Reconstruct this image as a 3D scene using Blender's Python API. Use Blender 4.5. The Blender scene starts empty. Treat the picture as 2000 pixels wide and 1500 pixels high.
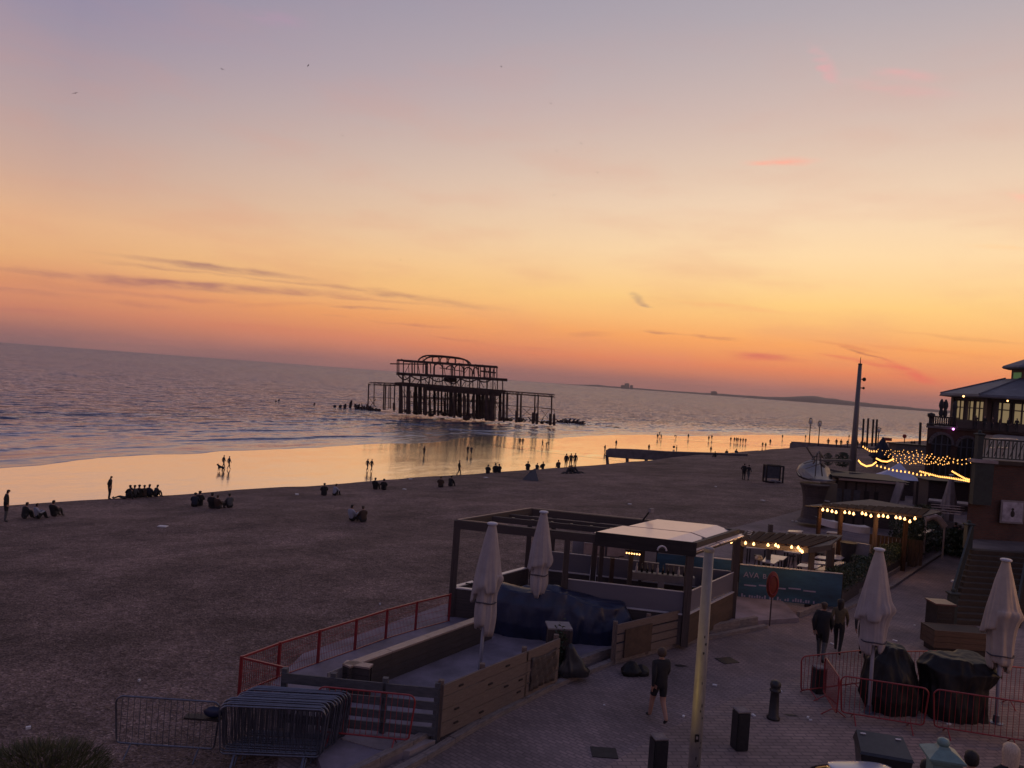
import bpy, bmesh, math, random
import numpy as np
from mathutils import Vector, Matrix, noise
random.seed(7); np.random.seed(7)
SC = bpy.context.scene
COL = SC.collection
PI = math.pi
R = math.radians
# ------------------------------------------------------------------ camera
H = 7.8; FPX = 1500.0; TH = R(4.22); PT = R(.34)
def _basis():
    F = Vector((0, math.cos(PT), -math.sin(PT))); R0 = Vector((1, 0, 0)); U0 = Vector((0, math.sin(PT), math.cos(PT)))
    c, s = math.cos(TH), math.sin(TH)
    return F, R0*c + U0*s, U0*c - R0*s
CF, CR, CU = _basis()
cam = bpy.data.cameras.new('camera'); camo = bpy.data.objects.new('camera', cam); COL.objects.link(camo)
cam.sensor_width = 34.6; cam.lens = FPX/2000*34.6; cam.clip_end = 90000; cam.clip_start = .1
M = Matrix((CR, CU, -CF)).transposed().to_4x4(); M.translation = (0, 0, H); camo.matrix_world = M
SC.camera = camo
SC.view_settings.view_transform = 'Standard'; SC.view_settings.look = 'None'
SC.view_settings.exposure = 0; SC.view_settings.gamma = 1
SC.cycles.max_bounces = 6; SC.cycles.diffuse_bounces = 2; SC.cycles.glossy_bounces = 3; SC.cycles.transmission_bounces = 4
SC.cycles.volume_bounces = 0; SC.cycles.use_light_tree = True
SC.cycles.sample_clamp_indirect = 3
def ray(px, py): return CF*FPX + CR*(px-1000) + CU*(750-py)
def P(px, py, z=0.0):                      # where the sight line of a pixel meets the level z
    v = ray(px, py); t = (z-H)/v.z; return Vector((v.x*t, v.y*t, z))
def PY(px, py, y):                         # where it meets the plane at depth y
    v = ray(px, py); t = y/v.y; return Vector((v.x*t, y, H+v.z*t))
def azel(px, py):
    v = ray(px, py).normalized(); return math.atan2(v.x, v.y), math.asin(v.z)
def lin(r, g, b, a=1.0):
    f = lambda c: (c/255/12.92) if c/255 <= .04045 else ((c/255+.055)/1.055)**2.4
    return (f(r), f(g), f(b), a)
# ------------------------------------------------------------------ sky
W = bpy.data.worlds.new('World'); SC.world = W; W.use_nodes = True
nt = W.node_tree; N = nt.nodes; L = nt.links
N.clear()
def nd(t, **k):
    n = N.new(t)
    for a, b in k.items(): setattr(n, a, b)
    return n
def mth(op, a, b=None, c=None, clamp=False):
    n = nd('ShaderNodeMath', operation=op, use_clamp=clamp)
    for i, v in enumerate((a, b, c)):
        if v is None: continue
        if isinstance(v, (int, float)): n.inputs[i].default_value = v
        else: L.new(v, n.inputs[i])
    return n.outputs[0]
def mixc(f, a, b):
    n = nd('ShaderNodeMix', data_type='RGBA')
    if isinstance(f, (int, float)): n.inputs[0].default_value = f
    else: L.new(f, n.inputs[0])
    for i, v in ((6, a), (7, b)):
        if isinstance(v, tuple): n.inputs[i].default_value = v
        else: L.new(v, n.inputs[i])
    return n.outputs[2]
def maprange(v, a, b, c, d, kind='LINEAR'):
    n = nd('ShaderNodeMapRange', interpolation_type=kind)
    L.new(v, n.inputs[0])
    for i, q in enumerate((a, b, c, d)): n.inputs[i+1].default_value = q
    return n.outputs[0]
tc = nd('ShaderNodeTexCoord'); sep = nd('ShaderNodeSeparateXYZ'); L.new(tc.outputs['Generated'], sep.inputs[0])
X_, Y_, Z_ = sep.outputs
AZ = mth('ARCTAN2', X_, Y_)
EL = mth('ARCSINE', Z_)
# positions on the ramps are sqrt(elevation/90deg)
pos = mth('SQRT', mth('MAXIMUM', mth('DIVIDE', EL, PI/2), 0.0))
def ramp(stops):
    n = nd('ShaderNodeValToRGB'); L.new(pos, n.inputs[0]); cr = n.color_ramp
    for i, (e, c) in enumerate(stops):
        p = math.sqrt(max(e, 0)/90)
        el = cr.elements[i] if i < 2 else cr.elements.new(p)
        el.position = p; el.color = lin(*c)
    return n.outputs[0]
SKL = ramp([(0, (150, 106, 108)), (90, (92, 96, 132)), (.9, (166, 112, 104)), (2.4, (206, 132, 103)), (4.0, (222, 150, 104)), (5.6, (229, 172, 120)), (8, (226, 176, 136)),
            (11.1, (202, 166, 149)), (15, (178, 157, 158)), (21, (148, 139, 160)), (32, (118, 118, 150)), (50, (98, 102, 138))])
SKR = ramp([(0, (158, 104, 100)), (90, (92, 94, 130)), (.8, (174, 112, 100)), (2.1, (232, 135, 92)), (3.9, (250, 168, 98)), (6.6, (254, 205, 130)), (10, (252, 216, 167)),
            (13.3, (241, 210, 178)), (19.5, (208, 184, 174)), (25.5, (176, 166, 172)), (36, (142, 138, 158)), (55, (108, 108, 140))])
SKC = ramp([(0, (84, 78, 98)), (90, (80, 86, 124)), (4, (104, 92, 110)), (10, (122, 106, 124)), (20, (118, 110, 138)), (35, (104, 106, 142))])
SUN_AZ = R(40)
hl = mth('SQRT', mth('ADD', mth('MULTIPLY', X_, X_), mth('MULTIPLY', Y_, Y_)))
ca = mth('DIVIDE', mth('ADD', mth('MULTIPLY', X_, math.sin(SUN_AZ)), mth('MULTIPLY', Y_, math.cos(SUN_AZ))), mth('MAXIMUM', hl, 1e-4))
sky = mixc(maprange(ca, .33, .95, 0, 1), SKL, SKR)
sky = mixc(maprange(ca, -.95, .30, 0, 1, 'SMOOTHSTEP'), SKC, sky)
vec = nd('ShaderNodeCombineXYZ'); L.new(AZ, vec.inputs[0]); L.new(EL, vec.inputs[1])
# soft unevenness of thin high haze
mp = nd('ShaderNodeMapping'); mp.inputs['Scale'].default_value = (3.2, 13, 1); mp.inputs['Rotation'].default_value = (0, 0, R(-4)); L.new(vec.outputs[0], mp.inputs[0])
nz = nd('ShaderNodeTexNoise'); nz.inputs['Scale'].default_value = 1.6; nz.inputs['Detail'].default_value = 4; L.new(mp.outputs[0], nz.inputs[0])
band = mth('MULTIPLY', maprange(nz.outputs[0], .42, .72, 0, .22, 'SMOOTHSTEP'), maprange(EL, R(28), R(8), 0, 1))
sky = mixc(band, sky, lin(214, 138, 118))
# clouds, one soft streak at a time
dm = nd('ShaderNodeMapping'); dm.inputs['Scale'].default_value = (24, 130, 1); L.new(vec.outputs[0], dm.inputs[0])
dn = nd('ShaderNodeTexNoise'); dn.inputs['Scale'].default_value = 1.0; dn.inputs['Detail'].default_value = 5; L.new(dm.outputs[0], dn.inputs[0])
dv = nd('ShaderNodeVectorMath', operation='MULTIPLY_ADD'); L.new(dn.outputs['Color'], dv.inputs[0]); dv.inputs[1].default_value = (.026, .0095, 0); L.new(vec.outputs[0], dv.inputs[2])
dv2 = nd('ShaderNodeVectorMath', operation='SUBTRACT'); L.new(dv.outputs[0], dv2.inputs[0]); dv2.inputs[1].default_value = (.013, .0047, 0)
tex = maprange(dn.outputs[0], .3, .62, .25, 1.1)
CL = [(215, 498, 620, 546, 13, (172, 126, 112), .8), (560, 545, 990, 605, 14, (184, 134, 110), .6), (-60, 522, 700, 578, 20, (172, 118, 108), .9), (-60, 540, 400, 562, 26, (196, 130, 106), .4),
      (225, 588, 350, 604, 15, (190, 120, 104), .55), (290, 578, 440, 594, 8, (196, 124, 104), .4), (640, 596, 790, 607, 8, (170, 116, 104), .55), (-80, 596, 170, 618, 12, (190, 118, 104), .5),
      (420, 600, 660, 590, 9, (205, 130, 105), .35), (730, 627, 900, 641, 7, (196, 122, 100), .5), (840, 658, 945, 669, 6, (200, 118, 96), .5), (630, 614, 680, 620, 5, (180, 116, 104), .4),
      (1226, 574, 1258, 592, 19, (160, 130, 118), .7), (1236, 588, 1276, 601, 10, (165, 130, 118), .6), (1090, 655, 1205, 651, 12, (215, 140, 100), .5), (1255, 646, 1335, 654, 7, (190, 126, 100), .6), (1335, 655, 1445, 662, 7, (196, 126, 98), .55),
      (1415, 688, 1580, 704, 17, (216, 112, 96), .75), (1410, 702, 1540, 702, 10, (226, 116, 96), .4), (1585, 662, 1730, 690, 8, (216, 124, 88), .55), (1650, 678, 1740, 707, 6, (176, 100, 84), .75), (1715, 700, 1845, 756, 18, (232, 104, 90), .7),
      (1700, 706, 1790, 742, 22, (226, 112, 92), .4), (1640, 668, 2030, 704, 9, (236, 140, 90), .35), (1740, 643, 2040, 676, 9, (226, 160, 104), .5), (1300, 584, 1560, 614, 12, (246, 180, 122), .6), (1960, 380, 2060, 396, 14, (252, 190, 166), .6),
      (1584, 90, 1640, 168, 26, (224, 166, 168), .7), (1640, 158, 1900, 188, 22, (220, 172, 168), .5), (1700, 142, 1840, 152, 22, (226, 170, 168), .6), (1455, 316, 1600, 314, 17, (252, 172, 150), .85), (480, 26, 610, 52, 26, (176, 146, 166), .5),
      (0, 552, 520, 596, 10, (200, 132, 108), .5), (180, 508, 470, 540, 8, (186, 134, 112), .5), (500, 566, 860, 596, 8, (196, 136, 108), .5), (430, 536, 700, 566, 7, (186, 132, 110), .45), (900, 668, 1120, 690, 8, (214, 126, 98), .35), (1600, 690, 1760, 720, 9, (226, 110, 90), .5), (-60, 560, 200, 580, 12, (186, 122, 106), .5),
      (1090, 700, 1300, 716, 12, (214, 128, 100), .35), (360, 628, 700, 652, 14, (206, 122, 98), .3), (60, 575, 250, 590, 10, (210, 132, 106), .35), (1880, 478, 2060, 492, 10, (255, 206, 150), .5)]
for (x0, y0, x1, y1, th_, c, a) in CL:
    a0 = azel(x0, y0); a1 = azel(x1, y1)
    m = nd('ShaderNodeMapping', vector_type='TEXTURE'); L.new(dv2.outputs[0], m.inputs[0])
    m.inputs['Location'].default_value = ((a0[0]+a1[0])/2, (a0[1]+a1[1])/2, 0)
    m.inputs['Rotation'].default_value = (0, 0, math.atan2(a1[1]-a0[1], a1[0]-a0[0]))
    m.inputs['Scale'].default_value = (math.hypot(a1[0]-a0[0], a1[1]-a0[1])*.62, th_*.62/1500, 1)
    ln = nd('ShaderNodeVectorMath', operation='LENGTH'); L.new(m.outputs[0], ln.inputs[0])
    mk = maprange(ln.outputs['Value'], 1.15, 0.0, 0, a, 'SMOOTHERSTEP')
    sky = mixc(mth('MULTIPLY', mk, tex), sky, lin(*c))
bg = nd('ShaderNodeBackground'); L.new(sky, bg.inputs[0]); bg.inputs[1].default_value = 1.06
# below the horizon the world is dark sea and land
bg2 = nd('ShaderNodeBackground'); bg2.inputs[0].default_value = (.03, .026, .034, 1)
ms = nd('ShaderNodeMixShader'); L.new(maprange(Z_, -.004, .0, 0, 1), ms.inputs[0]); L.new(bg2.outputs[0], ms.inputs[1]); L.new(bg.outputs[0], ms.inputs[2])
wo = nd('ShaderNodeOutputWorld'); L.new(ms.outputs[0], wo.inputs[0])
# last glow of the sun, already at the horizon
sl = bpy.data.lights.new('sun', 'SUN'); sl.energy = .12; sl.angle = R(14); sl.color = (1, .5, .25)
so = bpy.data.objects.new('sun', sl); COL.objects.link(so)
sd = Vector((math.sin(SUN_AZ)*math.cos(R(5)), math.cos(SUN_AZ)*math.cos(R(5)), math.sin(R(5))))
so.rotation_euler = sd.to_track_quat('Z', 'Y').to_euler()

# ------------------------------------------------------------------ materials
def mat(name, col, rough=.8, metal=0.0, var=.25, vscale=3.0, bump=0.0, bscale=30.0, spec=.5, col2=None, coords='Object', emit=None, estr=0, alpha=None, aniso=None):
    m = bpy.data.materials.new(name); m.use_nodes = True; t = m.node_tree; b = t.nodes['Principled BSDF']
    b.inputs['Roughness'].default_value = rough; b.inputs['Metallic'].default_value = metal; b.inputs['Specular IOR Level'].default_value = spec
    c = (*col, 1)
    if emit: b.inputs['Emission Color'].default_value = (*emit, 1); b.inputs['Emission Strength'].default_value = estr
    if var > 0 or bump > 0 or col2:
        tcn = t.nodes.new('ShaderNodeNewGeometry' if coords == 'World' else 'ShaderNodeTexCoord')
        src = tcn.outputs['Position'] if coords == 'World' else tcn.outputs['Object']
        if aniso:
            mp_ = t.nodes.new('ShaderNodeMapping'); mp_.inputs['Scale'].default_value = aniso; t.links.new(src, mp_.inputs[0]); src = mp_.outputs[0]
        n1 = t.nodes.new('ShaderNodeTexNoise'); n1.inputs['Scale'].default_value = vscale; n1.inputs['Detail'].default_value = 6; n1.inputs['Roughness'].default_value = .65
        t.links.new(src, n1.inputs['Vector'])
        mr = t.nodes.new('ShaderNodeMapRange'); mr.inputs[1].default_value = .3; mr.inputs[2].default_value = .7; t.links.new(n1.outputs[0], mr.inputs[0])
        mx = t.nodes.new('ShaderNodeMix'); mx.data_type = 'RGBA'; t.links.new(mr.outputs[0], mx.inputs[0])
        lo = tuple(v*(1-var) for v in col); hi = col2 if col2 else tuple(min(1, v*(1+var)) for v in col)
        mx.inputs[6].default_value = (*lo, 1); mx.inputs[7].default_value = (*hi, 1)
        t.links.new(mx.outputs[2], b.inputs['Base Color'])
        if bump > 0:
            n2 = t.nodes.new('ShaderNodeTexNoise'); n2.inputs['Scale'].default_value = bscale; n2.inputs['Detail'].default_value = 4
            t.links.new(src, n2.inputs['Vector'])
            bp = t.nodes.new('ShaderNodeBump'); bp.inputs['Strength'].default_value = bump; bp.inputs['Distance'].default_value = .02
            t.links.new(n2.outputs[0], bp.inputs['Height']); t.links.new(bp.outputs[0], b.inputs['Normal'])
    else:
        b.inputs['Base Color'].default_value = c
    return m
m_iron = mat('wreck_iron', (.045, .022, .018), .85, 0, .5, .6, .5, 4)
m_darkwood = mat('dark_stained_wood', (.062, .045, .042), .7, 0, .4, 4, .4, 40, aniso=(1, 1, 6))
m_palewood = mat('weathered_softwood', (.17, .122, .10), .8, 0, .45, 3, .6, 40, aniso=(2, 2, 14))
m_greywood = mat('grey_painted_slats', (.075, .075, .085), .7, 0, .35, 4, .4, 30)
m_capwood = mat('pale_plank_top', (.30, .21, .18), .38, 0, .25, 5, .3, 30)
m_brownwood = mat('orange_brown_wood', (.075, .043, .030), .7, 0, .35, 5, .3, 30)
m_red = mat('red_painted_steel', (.26, .022, .024), .4, 0, .25, 6, spec=.6)
m_galv = mat('galvanised_steel', (.15, .155, .19), .32, .7, .25, 8)
m_steel = mat('dull_column_steel', (.14, .125, .12), .55, .3, .15, 3)
m_black = mat('black_paint', (.034, .028, .028), .6, 0, .3, 5, spec=.2)
m_roofboard = mat('dark_brown_roof_board', (.05, .026, .018), .9, 0, .4, 4, .4, 30, spec=.12)
m_bollard = mat('bollard_black_iron', (.028, .026, .028), .45, .2, .3, 9, .3, 40)
m_binblack = mat('black_bin_plastic', (.025, .024, .026), .38, 0, .35, 6)
m_canvas = mat('cream_parasol_canvas', (.36, .31, .30), .85, 0, .12, 3, .25, 25)
m_canvas2 = mat('sand_parasol_canvas', (.40, .33, .28), .85, 0, .12, 3, .25, 25)
m_strap = mat('dark_strap', (.05, .045, .06), .8, 0, 0)
m_polewhite = mat('white_pole_paint', (.42, .42, .48), .4, 0, .08, 4)
m_bluetarp = mat('blue_tarpaulin', (.014, .019, .05), .38, 0, .3, 2.5, .5, 6)
m_blacktarp = mat('black_tarpaulin', (.014, .012, .012), .5, 0, .4, 3, .6, 9, spec=.25)
m_white = mat('white_panel', (.55, .50, .50), .3, 0, .06, 2)
m_canopy = mat('white_canopy_sheet', (.82, .66, .60), .30, .35, .06, 2)
m_offwhite = mat('grubby_white_board', (.20, .175, .18), .6, 0, .2, 3)
m_banner = mat('blue_banner', (.018, .06, .11), .5, 0, .55, 2.2)
m_bannertxt = mat('banner_lilac_print', (.22, .20, .33), .6, 0, .2, 9)
m_orange = mat('orange_board', (.22, .036, .018), .6, 0, .3, 6)
m_conc = mat('pale_concrete', (.26, .21, .21), .8, 0, .35, 1.4, .4, 20)
m_conc2 = mat('dark_concrete', (.11, .09, .088), .85, 0, .35, 1.0, .5, 14)
m_kerb = mat('kerb_stone', (.20, .16, .15), .8, 0, .4, 5, .5, 30)
m_deck = mat('terrace_floor', (.19, .155, .185), .7, 0, .4, 1.1, .3, 30)
m_table = mat('pale_table_top', (.50, .42, .40), .26, .15, .15, 6, spec=.8)
m_green = mat('pale_green_ironwork', (.16, .25, .22), .5, 0, .2, 6, .2, 20)
m_greend = mat('dull_green_ironwork', (.026, .032, .030), .7, 0, .3, 6, .2, 20)
m_roof = mat('lead_grey_roof', (.10, .10, .115), .6, 0, .3, 1, .3, 3)
m_leaf = mat('dark_leaves', (.028, .045, .02), .6, 0, .6, 2)
m_leaf2 = mat('olive_leaves', (.075, .075, .028), .6, 0, .6, 2)
m_step = mat('brown_stair_tread', (.045, .031, .022), .85, 0, .35, 3, .4, 20)
m_post = mat('cream_column_paint', (.22, .20, .185), .5, 0, .18, 7, .2, 20, aniso=(1, 1, .4))
m_car = mat('car_pale_blue_paint', (.30, .36, .52), .18, .3, 0)
m_glassd = mat('dark_window_glass', (.01, .011, .014), .06, 0, 0, spec=.8)
m_rubber = mat('tyre_rubber', (.015, .015, .015), .8, 0, 0)
m_litter = mat('white_litter', (.62, .60, .60), .6, 0, 0)
m_lit = mat('lit_room_pane', (.12, .09, .05), .4, 0, .4, .8, emit=(1, .72, .36), estr=.19)
m_bulb = mat('warm_bulb', (1, .7, .4), .4, 0, 0, emit=(1, .5, .17), estr=4.5)
m_bulbf = mat('small_warm_bulb', (1, .7, .4), .4, 0, 0, emit=(1, .45, .10), estr=2.4)
m_pink = mat('pink_lamp', (.6, .2, .6), .4, 0, 0, emit=(.9, .25, .9), estr=5)
m_greenl = mat('green_lamp', (.2, .6, .2), .4, 0, 0, emit=(.25, .8, .15), estr=.03)
m_lampw = mat('lamp_glass', (.5, .5, .5), .3, 0, 0)
m_photo = mat('poster_print', (.33, .30, .34), .6, 0, .45, 3.5)
# frosted wind screen
m_frost = mat('frosted_screen', (.15, .135, .155), .25, 0, .1, 1)
# brick wall
def brickmat(name, c1, c2, mort, sc, w=.5, h=.25, wallmap=True, bump=.5, rot=0.0, rough=.85, tint=None):
    m = bpy.data.materials.new(name); m.use_nodes = True; t = m.node_tree; b = t.nodes['Principled BSDF']; b.inputs['Roughness'].default_value = rough
    g = t.nodes.new('ShaderNodeNewGeometry'); src = g.outputs['Position']
    mp_ = t.nodes.new('ShaderNodeMapping'); mp_.vector_type = 'POINT'
    mp_.inputs['Rotation'].default_value = (0, 0, rot); t.links.new(src, mp_.inputs[0]); src = mp_.outputs[0]
    if wallmap:
        s_ = t.nodes.new('ShaderNodeSeparateXYZ'); t.links.new(src, s_.inputs[0]); c_ = t.nodes.new('ShaderNodeCombineXYZ')
        t.links.new(s_.outputs[0], c_.inputs[0]); t.links.new(s_.outputs[2], c_.inputs[1]); src = c_.outputs[0]
    br = t.nodes.new('ShaderNodeTexBrick'); br.inputs['Scale'].default_value = sc; br.inputs['Brick Width'].default_value = w; br.inputs['Row Height'].default_value = h
    br.inputs['Mortar Size'].default_value = .018; br.inputs['Color1'].default_value = (*c1, 1); br.inputs['Color2'].default_value = (*c2, 1); br.inputs['Mortar'].default_value = (*mort, 1); br.inputs['Bias'].default_value = -.1
    t.links.new(src, br.inputs['Vector'])
    n1 = t.nodes.new('ShaderNodeTexNoise'); n1.inputs['Scale'].default_value = .35; n1.inputs['Detail'].default_value = 7; n1.inputs['Roughness'].default_value = .7; t.links.new(g.outputs['Position'], n1.inputs['Vector'])
    mr = t.nodes.new('ShaderNodeMapRange'); mr.inputs[1].default_value = .3; mr.inputs[2].default_value = .7; mr.inputs[3].default_value = .55; mr.inputs[4].default_value = 1.4; t.links.new(n1.outputs[0], mr.inputs[0])
    mx = t.nodes.new('ShaderNodeVectorMath'); mx.operation = 'SCALE'; t.links.new(br.outputs[0], mx.inputs[0]); t.links.new(mr.outputs[0], mx.inputs['Scale'])
    t.links.new(mx.outputs[0], b.inputs['Base Color'])
    bp = t.nodes.new('ShaderNodeBump'); bp.inputs['Strength'].default_value = bump; bp.inputs['Distance'].default_value = .01; bp.invert = True
    t.links.new(br.outputs['Fac'], bp.inputs['Height']); t.links.new(bp.outputs[0], b.inputs['Normal'])
    return m
m_brick = brickmat('red_brick', (.10, .035, .024), (.065, .026, .02), (.07, .045, .035), 1.1, .25, .083)
m_pave = brickmat('block_paving', (.25, .180, .172), (.17, .125, .122), (.145, .107, .104), 1.0, .22, .11, wallmap=False, rot=R(38), bump=.22)
m_pave2 = brickmat('pale_block_paving', (.28, .20, .175), (.21, .15, .135), (.15, .11, .10), 1.0, .30, .15, wallmap=False, rot=R(-8), bump=.22)

def shinglemat():
    m = bpy.data.materials.new('shingle'); m.use_nodes = True; t = m.node_tree; b = t.nodes['Principled BSDF']; b.inputs['Roughness'].default_value = .85; b.inputs['Specular IOR Level'].default_value = .2
    g = t.nodes.new('ShaderNodeNewGeometry'); s = g.outputs['Position']
    def noi(sc, det, rough=.6):
        n = t.nodes.new('ShaderNodeTexNoise'); n.inputs['Scale'].default_value = sc; n.inputs['Detail'].default_value = det; n.inputs['Roughness'].default_value = rough; t.links.new(s, n.inputs['Vector']); return n.outputs[0]
    v = t.nodes.new('ShaderNodeTexVoronoi'); v.inputs['Scale'].default_value = 19; t.links.new(s, v.inputs['Vector'])
    vb = t.nodes.new('ShaderNodeSeparateColor'); t.links.new(v.outputs['Color'], vb.inputs[0])
    r = t.nodes.new('ShaderNodeValToRGB'); cr = r.color_ramp; t.links.new(vb.outputs[0], r.inputs[0])
    cr.elements[0].color = (.085, .055, .048, 1); cr.elements[1].color = (.33, .235, .195, 1)
    e = cr.elements.new(.55); e.color = (.17, .113, .094, 1); e = cr.elements.new(.93); e.color = (.22, .15, .14, 1)
    def mulr(colout, fac, lo, hi, a=.35, bb=.65):
        q = t.nodes.new('ShaderNodeMapRange'); q.inputs[1].default_value = a; q.inputs[2].default_value = bb; q.inputs[3].default_value = lo; q.inputs[4].default_value = hi; t.links.new(fac, q.inputs[0])
        w = t.nodes.new('ShaderNodeVectorMath'); w.operation = 'SCALE'; t.links.new(colout, w.inputs[0]); t.links.new(q.outputs[0], w.inputs['Scale']); return w.outputs[0]
    c = mulr(r.outputs[0], noi(.35, 5), .68, 1.34)
    c = mulr(c, noi(.07, 4), .76, 1.24)
    c = mulr(c, noi(3.2, 3), .78, 1.22)
    t.links.new(c, b.inputs['Base Color'])
    ad = t.nodes.new('ShaderNodeMath'); ad.operation = 'MULTIPLY_ADD'; t.links.new(noi(2.2, 3), ad.inputs[0]); ad.inputs[1].default_value = 2.2; t.links.new(v.outputs['Distance'], ad.inputs[2])
    bp = t.nodes.new('ShaderNodeBump'); bp.inputs['Strength'].default_value = .8; bp.inputs['Distance'].default_value = .05; t.links.new(ad.outputs[0], bp.inputs['Height']); t.links.new(bp.outputs[0], b.inputs['Normal'])
    return m
m_shingle = shinglemat()
def watermat(name, slope, basec, rough, refl, sx, sy, attr=None, refl_tint=(1, 1, 1)):
    """reflective surface whose normals are tilted by small waves (true slopes, not filtered)"""
    m = bpy.data.materials.new(name); m.use_nodes = True; t = m.node_tree; t.nodes.clear()
    g = t.nodes.new('ShaderNodeNewGeometry')
    mp_ = t.nodes.new('ShaderNodeMapping'); mp_.vector_type = 'POINT'; mp_.inputs['Rotation'].default_value = (0, 0, R(-49)); mp_.inputs['Scale'].default_value = (1, 1, 1)
    t.links.new(g.outputs['Position'], mp_.inputs[0])
    def layer(sc, amp, det):
        q = t.nodes.new('ShaderNodeMapping'); q.inputs['Scale'].default_value = (sx*sc, sy*sc, 1); t.links.new(mp_.outputs[0], q.inputs[0])
        n = t.nodes.new('ShaderNodeTexNoise'); n.inputs['Scale'].default_value = 1; n.inputs['Detail'].default_value = det; n.inputs['Roughness'].default_value = .62; t.links.new(q.outputs[0], n.inputs['Vector'])
        w = t.nodes.new('ShaderNodeVectorMath'); w.operation = 'SUBTRACT'; t.links.new(n.outputs['Color'], w.inputs[0]); w.inputs[1].default_value = (.5, .5, .5)
        w2 = t.nodes.new('ShaderNodeVectorMath'); w2.operation = 'MULTIPLY'; t.links.new(w.outputs[0], w2.inputs[0]); w2.inputs[1].default_value = (amp, amp, 0); return w2.outputs[0]
    def add(a, b_):
        w = t.nodes.new('ShaderNodeVectorMath'); w.operation = 'ADD'; t.links.new(a, w.inputs[0]); t.links.new(b_, w.inputs[1]); return w.outputs[0]
    s = add(layer(1, slope*1.3, 3), layer(.16, slope*.8, 2))
    if attr:
        at = t.nodes.new('ShaderNodeAttribute'); at.attribute_name = attr
        w = t.nodes.new('ShaderNodeVectorMath'); w.operation = 'SCALE'; t.links.new(s, w.inputs[0]); t.links.new(at.outputs['Fac'], w.inputs['Scale']); s = w.outputs[0]
    nn = t.nodes.new('ShaderNodeVectorMath'); nn.operation = 'NORMALIZE'; t.links.new(add(g.outputs['Normal'], s), nn.inputs[0])
    gl = t.nodes.new('ShaderNodeBsdfGlossy'); gl.inputs['Roughness'].default_value = rough; gl.inputs['Color'].default_value = (*refl_tint, 1); t.links.new(nn.outputs[0], gl.inputs['Normal'])
    df = t.nodes.new('ShaderNodeBsdfDiffuse'); df.inputs[0].default_value = (*basec, 1)
    fr = t.nodes.new('ShaderNodeFresnel'); fr.inputs[0].default_value = 1.33; t.links.new(nn.outputs[0], fr.inputs['Normal'])
    mr = t.nodes.new('ShaderNodeMapRange'); mr.inputs[1].default_value = 0; mr.inputs[2].default_value = .6; mr.inputs[3].default_value = refl[0]; mr.inputs[4].default_value = refl[1]; t.links.new(fr.outputs[0], mr.inputs[0])
    mx = t.nodes.new('ShaderNodeMixShader'); t.links.new(mr.outputs[0], mx.inputs[0]); t.links.new(df.outputs[0], mx.inputs[1]); t.links.new(gl.outputs[0], mx.inputs[2])
    o = t.nodes.new('ShaderNodeOutputMaterial'); t.links.new(mx.outputs[0], o.inputs[0])
    return m
m_sea = watermat('sea_water', 3.0, (.035, .04, .07), .16, (.06, .84), .30, 1.3, 'chop', (.75, .81, 1))
m_sea2 = watermat('open_sea_water', 3.0, (.035, .04, .07), .16, (.06, .82), .30, 1.3, None, (.75, .81, 1))
m_wet = watermat('wet_sand', .05, (.12, .08, .06), .15, (.68, 1.0), .5, 2.0, None, (1, .93, .87))
m_shallow = watermat('shallow_water', .10, (.05, .045, .05), .12, (.30, 1.0), .35, 1.8)

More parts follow.
